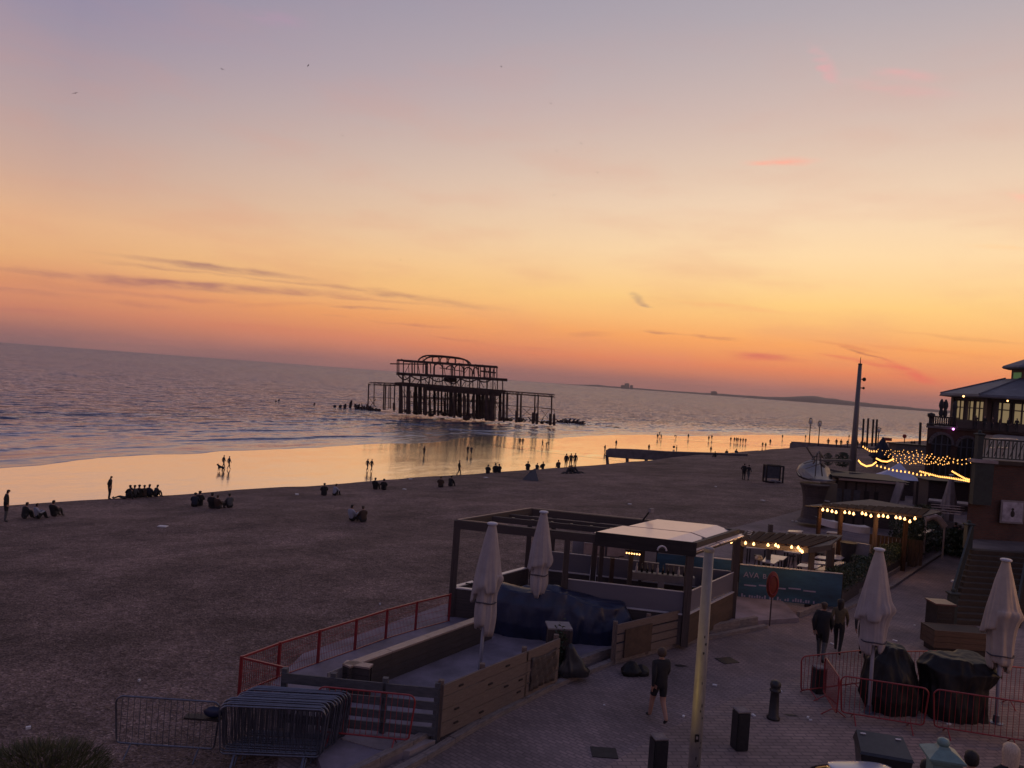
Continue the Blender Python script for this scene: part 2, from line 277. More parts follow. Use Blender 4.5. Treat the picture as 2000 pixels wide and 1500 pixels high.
# ------------------------------------------------------------------ object helpers
WM = {}
def meta(o, label=None, cat=None, group=None, kind=None):
    if label: o['label'] = label
    if cat: o['category'] = cat
    if group: o['group'] = group
    if kind: o['kind'] = kind
    return o
def thing(name, label, cat, loc=(0, 0, 0), rz=0.0, group=None):
    o = bpy.data.objects.new(name, None); COL.objects.link(o); o.empty_display_size = .3
    o.location = loc; o.rotation_euler = (0, 0, rz); WM[o] = Matrix.Translation(loc) @ Matrix.Rotation(rz, 4, 'Z')
    return meta(o, label, cat, group)
class MB:
    def __init__(s): s.v = []; s.f = []
    def add(s, vs, fs):
        n = len(s.v); s.v += [tuple(v) for v in vs]; s.f += [tuple(i+n for i in f) for f in fs]; return s
    def box(s, c, d, rz=0.0, m=None):
        x, y, z = d[0]/2, d[1]/2, d[2]/2
        vs = [Vector((a*x, b*y, e*z)) for e in (-1, 1) for a, b in ((-1, -1), (1, -1), (1, 1), (-1, 1))]
        mm = m if m else Matrix.Rotation(rz, 4, 'Z')
        return s.add([mm @ v + Vector(c) for v in vs], [(3, 2, 1, 0), (4, 5, 6, 7), (0, 1, 5, 4), (1, 2, 6, 5), (2, 3, 7, 6), (3, 0, 4, 7)])
    def beam(s, a, b, w, h=None, up=(0, 0, 1)):
        a = Vector(a); b = Vector(b); h = h or w; d = (b-a); ln = d.length
        if ln < 1e-5: return s
        d.normalize(); u = Vector(up)
        if abs(d.dot(u)) > .98: u = Vector((0, 1, 0))
        x = d.cross(u).normalized(); z = x.cross(d).normalized()
        vs = [p + x*i*w/2 + z*j*h/2 for p in (a, b) for i, j in ((-1, -1), (1, -1), (1, 1), (-1, 1))]
        return s.add(vs, [(0, 1, 2, 3), (7, 6, 5, 4), (0, 4, 5, 1), (1, 5, 6, 2), (2, 6, 7, 3), (3, 7, 4, 0)])
    def tube(s, pts, r, n=6, closed=False):
        pts = [Vector(p) for p in pts]; rs = r if isinstance(r, (list, tuple)) else [r]*len(pts); rings = []
        for i, p in enumerate(pts):
            if closed: d = pts[(i+1) % len(pts)] - pts[i-1]
            else: d = pts[min(i+1, len(pts)-1)] - pts[max(i-1, 0)]
            d.normalize(); u = Vector((0, 0, 1)) if abs(d.z) < .95 else Vector((0, 1, 0))
            x = d.cross(u).normalized(); y = x.cross(d)
            rings.append([p + (x*math.cos(k*2*PI/n) + y*math.sin(k*2*PI/n))*rs[i] for k in range(n)])
        vs = [v for q in rings for v in q]; fs = []; m_ = len(pts)
        for i in range(m_ if closed else m_-1):
            j = (i+1) % m_
            for k in range(n): fs.append((i*n+k, i*n+(k+1) % n, j*n+(k+1) % n, j*n+k))
        if not closed: fs.append(tuple(range(n))[::-1]); fs.append(tuple((m_-1)*n+k for k in range(n)))
        return s.add(vs, fs)
    def lathe(s, prof, n=16, c=(0, 0, 0), ph=0.0):
        c = Vector(c); vs = []; fs = []
        for r, z in prof: vs += [c + Vector((r*math.cos(ph+k*2*PI/n), r*math.sin(ph+k*2*PI/n), z)) for k in range(n)]
        for i in range(len(prof)-1):
            for k in range(n): fs.append((i*n+k, i*n+(k+1) % n, (i+1)*n+(k+1) % n, (i+1)*n+k))
        if prof[0][0] > 1e-3: fs.append(tuple(range(n))[::-1])
        if prof[-1][0] > 1e-3: fs.append(tuple((len(prof)-1)*n+k for k in range(n)))
        return s.add(vs, fs)
    def prism(s, poly, z0, z1):
        n = len(poly); a = sum(poly[i][0]*poly[(i+1) % n][1]-poly[(i+1) % n][0]*poly[i][1] for i in range(n))
        if a < 0: poly = poly[::-1]
        vs = [(p[0], p[1], z0) for p in poly]+[(p[0], p[1], z1) for p in poly]
        return s.add(vs, [tuple(range(n))[::-1], tuple(range(n, 2*n))]+[(i, (i+1) % n, n+(i+1) % n, n+i) for i in range(n)])
    def ball(s, c, r, n=8, sc=(1, 1, 1)):
        k = max(4, n//2+1); pr = [(max(1e-4, r*math.sin(PI*i/k)), -r*math.cos(PI*i/k)) for i in range(k+1)]
        q = MB().lathe(pr, n); return s.add([(v[0]*sc[0]+c[0], v[1]*sc[1]+c[1], v[2]*sc[2]+c[2]) for v in q.v], q.f)
    def mesh(s, name, smooth=False):
        me = bpy.data.meshes.new(name); me.from_pydata(s.v, [], s.f); me.update()
        if smooth: me.polygons.foreach_set('use_smooth', [True]*len(me.polygons))
        return me
    def build(s, name, m, parent=None, smooth=False, world=True, kind=None):
        if parent is not None and world:
            inv = WM[parent].inverted(); s.v = [tuple(inv @ Vector(v)) for v in s.v]
        o = bpy.data.objects.new(name, s.mesh(name, smooth)); COL.objects.link(o)
        for q in (m if isinstance(m, (list, tuple)) else [m]): o.data.materials.append(q)
        if parent is not None: o.parent = parent; WM[o] = WM[parent].copy()
        else: WM[o] = Matrix.Identity(4)
        if kind: o['kind'] = kind
        return o
def solo(name, mb, m, label, cat, group=None, smooth=False):
    """a thing that is a single mesh, its origin at its own base"""
    v = np.array(mb.v); c = Vector(((v[:, 0].min()+v[:, 0].max())/2, (v[:, 1].min()+v[:, 1].max())/2, v[:, 2].min()))
    mb.v = [tuple(Vector(q)-c) for q in mb.v]
    o = mb.build(name, m, None, smooth); o.location = c; WM[o] = Matrix.Translation(c)
    return meta(o, label, cat, group)
_pc = {}
def piece(name, m, parent, a, b, w, h):
    """a board from a to b (world), sharing one bevelled unit board mesh"""
    if m not in _pc:
        bm = bmesh.new(); bmesh.ops.create_cube(bm, size=1); me = bpy.data.meshes.new('board'); bm.to_mesh(me); bm.free(); me.materials.append(m); _pc[m] = me
    o = bpy.data.objects.new(name, _pc[m]); COL.objects.link(o)
    a = Vector(a); b = Vector(b); d = b-a; ln = d.length; d.normalize()
    u = Vector((0, 0, 1)) if abs(d.z) < .95 else Vector((0, 1, 0))
    y = u.cross(d).normalized(); z = d.cross(y).normalized()
    mm = Matrix((d, y, z)).transposed().to_4x4(); mm.translation = (a+b)/2
    mw = mm @ Matrix.Diagonal((ln, w, h, 1))
    if parent is not None: o.parent = parent; o.matrix_local = WM[parent].inverted() @ mw
    else: o.matrix_world = mw
    return o
def copy_tree(o, loc=None, rz=None, label=None, group=None, parent=None):
    c = o.copy(); COL.objects.link(c)
    if parent is not None: c.parent = parent
    if loc is not None: c.location = loc
    if rz is not None: c.rotation_euler = (0, 0, rz)
    if parent is None: WM[c] = Matrix.Translation(c.location) @ Matrix.Rotation(c.rotation_euler.z, 4, 'Z')
    if label: c['label'] = label
    if group: c['group'] = group
    for ch in list(o.children): copy_tree(ch, parent=c)
    return c
def struct(name, mb, m, smooth=False):
    return mb.build(name, m, None, smooth, kind='structure')
def D2(a, b): return math.hypot(a[0]-b[0], a[1]-b[1])
def lerp(a, b, t): return Vector(a)*(1-t)+Vector(b)*t
# ------------------------------------------------------------------ terrain
EDGE = np.array([(-60, -130), (-8, -20), (-3.2, 11.5), (-4.4, 16.6), (-2.0, 24.5), (3.2, 31.8), (10, 41), (19, 52), (30, 66), (45, 86), (66, 112), (96, 148), (150, 210), (330, 430), (900, 1100)], float)
CREST = np.array([(-190, -130), (-62, 16), (-45, 35), (-32, 48.9), (-27.6, 53.7), (-22.9, 58.9), (-15.6, 67.8), (-4.8, 80.8), (13, 102.4), (30.4, 127), (60.7, 166.2), (84.7, 196.2), (130, 248), (300, 440), (860, 1110)], float)
def pdist(pts, line):
    best = np.full(len(pts), 1e9); side = np.zeros(len(pts))
    for a, b in zip(line[:-1], line[1:]):
        d = b-a; t = np.clip(((pts-a) @ d)/(d @ d), 0, 1); q = a+t[:, None]*d; r = pts-q; ds = np.hypot(r[:, 0], r[:, 1])
        cr = d[0]*r[:, 1]-d[1]*r[:, 0]; k = ds < best-1e-9; best[k] = ds[k]; side[k] = np.sign(cr)[k]
    return best*side            # positive to the seaward (left) side
def ground(pts):
    pts = np.atleast_2d(np.array(pts, float)); de = pdist(pts, EDGE); dc = pdist(pts, CREST)
    fr = np.clip(de/(np.clip(de, 0, None)+np.clip(-dc, 0, None)+1e-6), 0, 1)
    z = -2.6*fr**1.15
    z = np.where(dc > 0, -2.6-np.minimum(dc*.36, 3.6), z)
    z = np.where(de < 0, 0, z)
    un = np.array([noise.noise((p[0]*.11, p[1]*.11, 0))*.16+noise.noise((p[0]*.4, p[1]*.4, 3))*.05 for p in pts])
    return z+un*np.clip(de/6, 0, 1)*np.where(z < -5.9, 0, 1)
def gz(x, y): return float(ground([(x, y)])[0])
def PG(px, py):
    v = ray(px, py); lo = None
    n = 500; ts = np.geomspace(12, 420, n)/v.y; pts = np.array([(v.x*t, v.y*t) for t in ts]); zr = H+v.z*ts; g = ground(pts)
    k = np.argmax(zr < g)
    if k == 0: return P(px, py, -6)
    a, b = ts[k-1], ts[k]
    for _ in range(14):
        c = (a+b)/2
        if H+v.z*c < gz(v.x*c, v.y*c): b = c
        else: a = c
    return Vector((v.x*a, v.y*a, H+v.z*a))
def resample(line, n0, dens):
    seg = np.hypot(*np.diff(line, axis=0).T); s = np.concatenate([[0], np.cumsum(seg)]); return s
def beach():
    # normalised stations along both lines, denser in view
    idx = np.arange(len(EDGE), dtype=float); st = []
    for i in range(len(EDGE)-1):
        k = 4 if i in (0, 12, 13) else 26
        st += list(i+np.arange(k)/k)
    st.append(len(EDGE)-1.0)
    st = np.array(st); e = np.stack([np.interp(st, idx, EDGE[:, i]) for i in (0, 1)], 1)
    ci = np.interp(st, idx, idx); c = np.stack([np.interp(ci, np.arange(len(CREST)), CREST[:, i]) for i in (0, 1)], 1)
    rows = []
    ws = list(np.linspace(-.02, .9, 46))+list(np.linspace(.92, 1.0, 10))
    for w in ws: rows.append(e*(1-w)+c*w)
    d = c-e; d /= np.hypot(d[:, 0], d[:, 1])[:, None]
    for q in (.6, 1.4, 2.5, 4, 6.5, 10, 13): rows.append(c+d*q)
    nr, ns = len(rows), len(st); pts = np.concatenate(rows); z = ground(pts)
    z[:ns] -= .02; z[-ns:] = -6.3
    v = [(p[0], p[1], q) for p, q in zip(pts, z)]
    f = [(i*ns+j, i*ns+j+1, (i+1)*ns+j+1, (i+1)*ns+j) for i in range(nr-1) for j in range(ns-1)]
    mb = MB(); mb.v = v; mb.f = [q[::-1] for q in f]
    return mb
o = struct('beach', beach(), m_shingle, True)
# wet sand flat
seaward = Vector((-.76, .65, 0)); along = Vector((.65, .76, 0))
# the sea: a sheet with real surf ridges near its edge
WPX = [(-260, 938), (0, 913), (80, 906), (150, 900), (280, 888), (400, 881), (520, 876), (650, 872), (760, 866), (850, 861), (910, 853), (960, 851), (1010, 855), (1090, 857), (1180, 851), (1260, 849), (1350, 853), (1440, 850), (1500, 849), (1600, 852), (1700, 855), (1800, 859), (1900, 864)]
wl = [P(x, y, -6).to_2d() for x, y in WPX]
wl = [wl[0]-Vector((120, 160)), ] + wl + [wl[-1]+Vector((160, 160)), wl[-1]+Vector((900, 950))]
wl = np.array([tuple(p) for p in wl])
def sea():
    seg = np.hypot(*np.diff(wl, axis=0).T); s = np.concatenate([[0], np.cumsum(seg)])
    S = np.concatenate([np.arange(0, s[1]+s[2], 8.0), np.arange(s[1], s[-3], 1.1), np.linspace(s[-3], s[-1], 80)[1:]]); S = np.unique(np.round(S, 2))
    b = np.stack([np.interp(S, s, wl[:, i]) for i in (0, 1)], 1)
    # smooth the line
    k = np.ones(9)/9
    for i in (0, 1):
        q = np.convolve(np.pad(b[:, i], 4, mode='edge'), k, 'valid'); b[:, i] = q
    out = np.array([seaward.x, seaward.y])
    jit = np.array([noise.noise((q*.045, 1.3, 0))*3.2+noise.noise((q*.16, 5.3, 0))*1.2+noise.noise((q*.5, 9.3, 0))*.3 for q in S])
    Dn = np.concatenate([np.arange(0, 78, .42), np.array([80, 86, 95, 110, 140, 190, 260, 400, 700, 1300, 1800, 2600])])
    V = []; A = []
    n = len(S)
    # ridge lines: each at its own distance, wandering and fading along the shore
    rid = [(1.2, .06), (4.0, .12), (7.2, .16), (11, .2), (14.5, .2), (19, .24), (24, .26), (30, .28), (37, .26), (45, .25), (55, .2), (66, .16)]
    wob = np.zeros((len(rid), n)); amp = np.zeros((len(rid), n))
    for r, (dd, hh) in enumerate(rid):
        for j, q in enumerate(S):
            wob[r, j] = dd+noise.noise((q*.022, r*3.1, 0))*5.0*(.4+dd/30)+noise.noise((q*.11, r*7.7, 2))*1.1
            amp[r, j] = .95*hh*max(0, .35+1.3*noise.noise((q*.035, r*5.5, 4)))
    for d in Dn:
        base = b+out*(d+jit*max(0, 1-d/60))[:, None]
        z = np.zeros(n)
        if d < 79:
            for r in range(len(rid)):
                u = d-wob[r]
                z += amp[r]*np.where(u < 0, np.exp(-(u/.34)**2), np.exp(-(u/2.0)**2))
            z += .02*min(1, d/8)*np.sin(d*1.9+S*.1)
        z = -5.965+z*(1 if d < 70 else max(0, (79-d)/9))
        if d == 0: z = z*0-5.995
        V.append(np.column_stack([base, z])); A.append(np.full(n, .07+.93*min(1, (d/66)**1.3)))
    V = np.concatenate(V); A = np.concatenate(A); nr = len(Dn)
    i = np.arange(nr-1)[:, None]*n+np.arange(n-1)[None]; f = np.stack([i, i+n, i+n+1, i+1], -1).reshape(-1, 4)[:, ::-1]
    me = bpy.data.meshes.new('sea'); me.from_pydata(V.tolist(), [], f.tolist())
    me.polygons.foreach_set('use_smooth', [True]*len(me.polygons))
    at = me.attributes.new('chop', 'FLOAT', 'POINT'); at.data.foreach_set('value', A.astype(np.float32))
    me.update()
    if me.polygons[0].normal.z < 0: me.flip_normals()
    me.materials.append(m_sea)
    o = bpy.data.objects.new('sea', me); COL.objects.link(o); o['kind'] = 'structure'; return o
sea()
# the open sea beyond, a little lower than the crests of the surf sheet, and the sand flat laid over its landward part
FAR = 13000
mb = MB(); mb.add([(-FAR, -FAR, -6.04), (FAR, -FAR, -6.04), (FAR, FAR, -6.04), (-FAR, FAR, -6.04)], [(0, 1, 2, 3)])
struct('open_sea', mb, m_sea2)
ws = [(p[0]-30*.76, p[1]+30*.65, -6) for p in wl]
mb = MB(); mb.add(ws+[(1500, 1900, -6), (2500, 1100, -6), (1500, -400, -6), (-200, -400, -6)], [tuple(range(len(ws)+4))[::-1]])
struct('wet_sand', mb, m_wet)
# thin sheets of water left in the low runs of the sand
def sheet(name, pts, z, m):
    mb = MB(); top = [P(x, y, z) for x, y, w in pts]; bot = [P(x, y+w, z) for x, y, w in pts]
    n = len(pts); mb.add(top+bot, [(i, n+i, n+i+1, i+1) for i in range(n-1)]); return struct(name, mb, m)
sheet('tidal_run', [(900, 862, 1), (940, 865, 4), (985, 868, 6), (1030, 873, 6), (1080, 878, 7), (1130, 883, 8), (1180, 888, 8), (1225, 893, 10), (1290, 897, 10), (1340, 899, 6)], -5.985, m_shallow)
sheet('tidal_run', [(1290, 855, 1), (1350, 857, 4), (1420, 860, 6), (1480, 864, 8), (1540, 868, 9), (1600, 872, 10), (1700, 876, 10)], -5.985, m_shallow)
# promenade
mb = MB(); e = [tuple(p) for p in EDGE]
mb.add([(x, y, 0) for x, y in e]+[(2500, 1100, 0), (2500, -130, 0)], [tuple(range(len(e)+2))[::-1]])
struct('promenade', mb, m_pave)
# paler paved apron on the right
ap = [P(1040, 1640), P(1180, 1500), P(1290, 1432), P(1420, 1370), P(1540, 1330), P(1640, 1290), P(1760, 1262), P(1840, 1240), P(2100, 1200), P(2300, 1500), P(1700, 1800)]
mb = MB(); mb.add([(p.x, p.y, .004) for p in ap], [tuple(range(len(ap)))])
mb.f = [mb.f[0][::-1]]
struct('pavement', mb, m_pave2)
# far coast, hills and towns across the bay
def coast():
    mb = MB(); pts = []
    y0 = 11500.0
    prof = [(1100, .3), (1128, 1.2), (1150, 3.2), (1168, 5), (1186, 3.4), (1210, 3.8), (1250, 3.6), (1300, 3.2), (1350, 3.8), (1400, 5.2), (1450, 5.4), (1500, 6.5), (1540, 10), (1570, 15), (1590, 17), (1620, 14), (1660, 11), (1700, 9), (1750, 8), (1800, 6), (1850, 6), (1950, 12), (2050, 14), (2300, 20)]
    xs = np.arange(1090, 2400, 3.0); hs = np.interp(xs, [p[0] for p in prof], [p[1] for p in prof])
    hs = [h*(1+.12*noise.noise((x*.05, 0, 0)))+.5*noise.noise((x*.3, 2, 0)) for x, h in zip(xs, hs)]
    n = len(xs)
    for k, (dy, fr) in enumerate(((0, 0), (60, .45), (500, .8), (1500, 1.0), (3000, .6), (4500, 0))):
        for x, h in zip(xs, hs):
            t = (x-1090)/1310; Y = y0*(1-.55*t)+dy
            q = PY(x, 667+.0738*x, Y); pts.append((q.x, Y, -6.2+max(0.2, h)*fr*(y0*(1-.55*t)+1500)/1500*.78))
    mb.add(pts, [(k*n+i, k*n+i+1, (k+1)*n+i+1, (k+1)*n+i) for k in range(5) for i in range(n-1)])
    return mb
m_land = mat('far_land', (.05, .045, .04), .95, 0, .5, .002)
struct('hills', coast(), m_land, True)
def farblock(px, wpx, hpx, label):
    t = (px-1090)/1310; Y = 11500*(1-.55*t)-30; q = PY(px, 667+.0738*px, Y); k = Y/1500
    mb = MB(); mb.box((q.x, Y, -6+(hpx*k)/2+1), (wpx*k, 60, hpx*k+14)); mb.box((q.x+wpx*k*.1, Y, -6+hpx*k+9), (wpx*k*.35, 40, 8))
    solo('tower_block', mb, m_land, label, 'building')
farblock(1224, 8, 9.5, 'tallest pale block on the far headland across the bay')
farblock(1233, 5, 6.5, 'lower block just right of the tallest one on the far headland')
farblock(1216, 6, 5.5, 'lower block just left of the tallest one on the far headland')
farblock(1394, 10, 6.5, 'squat block on the far shore midway between headland and hill')
#PART2
# ------------------------------------------------------------------ the ruined pier
PD = 233.0
def zp(zx, zy, dy=0.0):                    # a point of the ruin's silhouette, set in its own plane
    q = PY(640+zx/3.7037, 660+zy/3.7037, PD); return Vector((q.x, PD+dy, q.z))
pier = thing('ruined_pier', 'rusted iron skeleton of a burnt out pier standing in the sea', 'pier', (-17, PD, -6.1))
DEP = 13.0
rnd = random.Random(3)
def pbeam(name, a, b, w, h, dy=0.0):
    return MB().beam(zp(*a, dy), zp(*b, dy), w, h).build(name, m_iron, pier)
# main deck and its girders
mb = MB()
for dy in (0, DEP*.33, DEP*.66, DEP): mb.beam(zp(485, 332, dy), zp(1285, 394, dy), .35, 1.0)
mb.build('deck_girder', m_iron, pier)
mb = MB()
for k in range(46):
    t = k/45
    if rnd.random() < .18: continue
    a = lerp(Vector((505, 338)), Vector((1265, 396)), t); mb.beam(zp(a.x, a.y, -.6), zp(a.x+rnd.uniform(-3, 3), a.y+rnd.uniform(0, 6), DEP+.6), .3, .35)
a, b = zp(690, 352, 0), zp(1240, 392, 0)
mb.add([a, b, b+Vector((0, DEP, 0)), a+Vector((0, DEP, 0)), a+Vector((0, 0, -1.1)), b+Vector((0, 0, -1.3)), b+Vector((0, DEP, -1.3)), a+Vector((0, DEP, -1.1))], [(0, 1, 2, 3), (7, 6, 5, 4), (0, 4, 5, 1), (2, 6, 7, 3), (1, 5, 6, 2), (0, 3, 7, 4)])
mb.build('deck', m_iron, pier)
# piles under the main deck
def bot(zx): return 536+(zx-500)*.083
xs = [530, 540, 585, 598, 606, 640, 655, 700, 708, 726, 748, 756, 790, 805, 832, 850, 872, 884, 905, 915, 938, 950, 975, 988, 1005, 1022, 1040, 1060, 1080, 1098, 1112, 1135, 1150, 1172, 1188, 1205, 1240, 1250, 1275]
for i, zx in enumerate(xs):
    thick = .62 if zx in (530, 540, 585, 598, 655, 884, 938, 1080, 1112, 1150, 1188) else rnd.uniform(.2, .38)
    dy = rnd.choice((0, DEP*.33, DEP*.66, DEP)) if i > 3 else (0, DEP)[i % 2]
    top = 345+(zx-500)*.075
    MB().tube([zp(zx+rnd.uniform(-2, 2), bot(zx)+8, dy), zp(zx, (top+bot(zx))/2, dy), zp(zx+rnd.uniform(-2, 2), top, dy)], [thick*1.15, thick, thick*.9], 7).build('pile', m_iron, pier)
for i in range(30):
    zx = rnd.uniform(515, 1275); dy = rnd.uniform(0, DEP); top = 345+(zx-500)*.075; MB().tube([zp(zx, bot(zx)+6, dy), zp(zx+rnd.uniform(-4, 4), top+rnd.choice((0, 0, 40, 90)), dy)], rnd.uniform(.12, .26), 6).build('pile', m_iron, pier)
for i in range(26):
    zx = rnd.uniform(505, 1230); t = (zx-503)/723; up_ = i % 2; y0, y1 = (256+t*42, 160+t*48) if up_ else (336+(zx-500)*.075, 258+t*46)
    MB().beam(zp(zx, y0, DEP*rnd.random()), zp(zx+rnd.uniform(-14, 14), y1+rnd.choice((0, 20)), DEP*rnd.random()), .14, .14).build('strut', m_iron, pier)
for i in range(48):                        # slimmer raking struts and loose ties between the piles
    zx = rnd.uniform(520, 1250); dx = rnd.uniform(-45, 45); y0 = 350+(zx-500)*.075+rnd.uniform(20, 60); y1 = y0+rnd.uniform(40, 120); d1 = rnd.uniform(0, DEP)
    MB().beam(zp(zx, y0, d1), zp(zx+dx, min(y1, bot(zx)), rnd.uniform(0, DEP)), .13, .13).build('strut', m_iron, pier)
for (a, b) in (((530, 425), (1270, 478)), ((560, 470), (1000, 500)), ((640, 430), (1180, 470))):
    for dy in (0, DEP): pbeam('tie_beam', a, b, .16, .22, dy)
for i in range(120):                        # fallen iron about the foot of the piles
    zx = rnd.uniform(520, 1640); zy = bot(zx)-rnd.uniform(0, 22 if zx < 1300 else 14); l = rnd.uniform(10, 40)
    if i % 7 == 0: MB().ball(zp(zx, zy+4, rnd.uniform(-2, DEP)), rnd.uniform(.5, 1.1), 6, (1.3, 1, .8)).build('fallen_iron', m_iron, pier)
    else: MB().beam(zp(zx, zy, rnd.uniform(-2, DEP)), zp(zx+l*rnd.choice((-1, 1)), zy-rnd.uniform(-8, 26), rnd.uniform(-2, DEP)), .25, .22).build('fallen_iron', m_iron, pier)
# second storey floor
for dy in (0, DEP*.5, DEP): pbeam('floor_girder', (497, 258), (1298, 304), .3, .85, dy)
mb = MB()
for k in range(34):
    if rnd.random() < .3: continue
    t = k/33; a = lerp(Vector((502, 258)), Vector((1290, 304)), t); mb.beam(zp(a.x, a.y-2, -.5), zp(a.x, a.y+rnd.uniform(-2, 8), DEP+.5), .28, .3)
a, b = zp(560, 264, 0), zp(1130, 292, 0)
mb.beam(a+Vector((0, DEP*.3, 0)), b+Vector((0, DEP*.3, 0)), DEP*.4, .3)
mb.build('floor_joists', m_iron, pier, kind='stuff')
for zx in (497, 548, 590, 640, 672, 735, 760, 800, 868, 905, 940, 965, 1010, 1035, 1072, 1100, 1142, 1195, 1222, 1262):
    t = (zx-497)/800; dy = rnd.choice((0, DEP)); MB().tube([zp(zx+rnd.uniform(-1, 1), 336+(zx-500)*.075, dy), zp(zx+rnd.uniform(-1, 1), 258+t*46, dy)], .17, 6).build('storey_post', m_iron, pier)
def sag(p0, p1, drop, r, dy, n=10):
    return [zp(p0[0]+(p1[0]-p0[0])*k/n, p0[1]+(p1[1]-p0[1])*k/n+drop*math.sin(PI*k/n), dy) for k in range(n+1)]
for (a, b, dr) in (((510, 268), (600, 275), 30), ((600, 272), (730, 283), 26), ((735, 280), (860, 290), 32), ((860, 288), (960, 292), 42), ((960, 292), (1080, 300), 20), ((1080, 298), (1180, 304), 18)):
    MB().tube(sag(a, b, dr, .2, 0), .2, 5).build('bowed_brace', m_iron, pier)
for (a, b) in (((505, 262), (560, 335)), ((560, 335), (600, 285)), ((640, 340), (690, 280)), ((870, 350), (835, 300)), ((880, 352), (915, 300)), ((900, 300), (930, 350)), ((950, 355), (985, 300)), ((700, 340), (660, 285)), ((1010, 350), (1060, 305)), ((1130, 360), (1100, 305)), ((770, 345), (800, 290))):
    pbeam('strut', a, b, .2, .2, rnd.choice((0, DEP)))
# heap of collapsed plates hanging from the second floor
MB().ball(zp(880, 300, 3), 1.5, 7, (1.5, 1.5, .7)).build('fallen_iron', m_iron, pier)
# top storey
for dy in (0, DEP): pbeam('eaves_girder', (503, 160), (1226, 209), .22, .55, dy)
pbeam('loose_beam', (452, 187), (720, 190), .25, .35, 0); pbeam('loose_beam', (780, 212), (960, 238), .2, .25, DEP); pbeam('loose_beam', (1090, 236), (1210, 250), .2, .5, DEP)
for zx in (503, 515, 548, 572, 610, 628, 652, 680, 708, 722, 772, 832, 896, 905, 955, 968, 1008, 1060, 1078, 1092, 1130, 1138, 1170, 1178, 1205, 1224):
    t = (zx-503)/723; dy = rnd.choice((0, 0, DEP)); MB().tube([zp(zx, 256+t*42, dy), zp(zx+rnd.uniform(-1, 1), 160+t*48, dy)], .16, 6).build('storey_post', m_iron, pier)
for (a, b) in (((515, 250), (560, 165)), ((1130, 290), (1175, 210)), ((1140, 210), (1180, 290)), ((1060, 215), (1090, 280)), ((960, 270), (1000, 210))):
    pbeam('strut', a, b, .15, .15, DEP)
def arch(x0, x1, ytop, ybase, dy=0, r=.2):
    c = (x0+x1)/2; h = (x1-x0)/2; pts = [(x0, ybase)]+[(c-h*math.cos(PI*k/10), ytop+h*1.0-h*1.0*math.sin(PI*k/10)) for k in range(11)]+[(x1, ybase)]
    MB().tube([zp(x, y+(x-700)*.062, dy) for x, y in pts], r, 5).build('window_arch', m_iron, pier)
for x0, x1, yt, yb in ((768, 832, 182, 262), (896, 962, 176, 262), (832, 896, 186, 200), (655, 712, 168, 255), (968, 1030, 190, 262), (1040, 1078, 188, 240)): arch(x0, x1, yt, yb, rnd.choice((0, DEP)))
for cx in (778, 838, 896):                 # round openings under the hall roof
    MB().tube([zp(cx+28*math.cos(a), 158+(cx-778)*.07+26*math.sin(a), 2) for a in [k*2*PI/14 for k in range(14)]], .17, 5, True).build('round_opening', m_iron, pier)
hall = [(655, 163), (668, 148), (690, 134), (715, 128), (760, 127), (830, 131), (900, 138), (950, 145), (990, 156), (1010, 172), (1020, 190)]
for dy in (0, DEP): MB().tube([zp(x, y, dy) for x, y in hall], .26, 6).build('hall_roof_rib', m_iron, pier)
for x, y in hall[2:9]: MB().beam(zp(x, y, 0), zp(x, y, DEP), .18, .18).build('roof_purlin', m_iron, pier)
for x, yb in ((690, 170), (760, 172), (800, 178), (860, 180), (920, 186), (980, 188)):
    yt = float(np.interp(x, [h[0] for h in hall], [h[1] for h in hall])); pbeam('storey_post', (x, yt), (x, yb), .15, .15, 0)
mb = MB()                                   # ragged edge along the eaves
for k in range(60):
    zx = rnd.uniform(510, 1215); t = (zx-503)/723; mb.beam(zp(zx, 158+t*48, rnd.choice((0, DEP))), zp(zx+rnd.uniform(-8, 8), 158+t*48+rnd.uniform(-7, 9), 1), .2, .2)
mb.build('torn_plating', m_iron, pier, kind='stuff')
# side wings
def wing(x0, y0, x1, y1, posts, ybr, foot):
    for dy in (0, DEP*.6):
        mb = MB(); mb.beam(zp(x0, y0, dy), zp(x1, y1, dy), .14, .2); mb.beam(zp(x0, y0+17, dy), zp(x1, y1+17, dy), .14, .2); k = int(abs(x1-x0)/22)
        for i in range(k):
            t0, t1 = i/k, (i+1)/k
            mb.beam(zp(x0+(x1-x0)*t0, y0+(y1-y0)*t0+(0 if i % 2 else 17), dy), zp(x0+(x1-x0)*t1, y0+(y1-y0)*t1+(17 if i % 2 else 0), dy), .12, .12)
        mb.build('lattice_girder', m_iron, pier)
    for zx in posts:
        t = (zx-x0)/(x1-x0); MB().tube([zp(zx-6, foot(zx), 0), zp(zx, y0+(y1-y0)*t+8, 0)], .2, 6).build('pile', m_iron, pier)
        MB().tube([zp(zx+4, foot(zx)-3, DEP*.6), zp(zx+6, y0+(y1-y0)*t+8, DEP*.6)], .15, 6).build('pile', m_iron, pier)
    pbeam('tie_beam', (posts[0], ybr[0]), (posts[-1], ybr[1]), .15, .15)
wing(300, 322, 488, 330, (297, 408, 420, 486), (430, 437), lambda x: 500+(x-290)*.17)
wing(1262, 385, 1645, 412, (1270, 1297, 1372, 1398, 1500, 1524, 1622), (487, 512), lambda x: bot(x)-2)
pbeam('tie_beam', (1540, 507), (1642, 517), .15, .2)
for (a, b) in (((300, 435), (350, 500)), ((350, 440), (300, 505)), ((1400, 500), (1470, 560)), ((1470, 505), (1405, 570)), ((1545, 520), (1600, 590)), ((1600, 525), (1550, 590)), ((1300, 500), (1350, 560)), ((1515, 470), (1490, 590)), ((1640, 520), (1640, 600))):
    pbeam('strut', a, b, .13, .13)
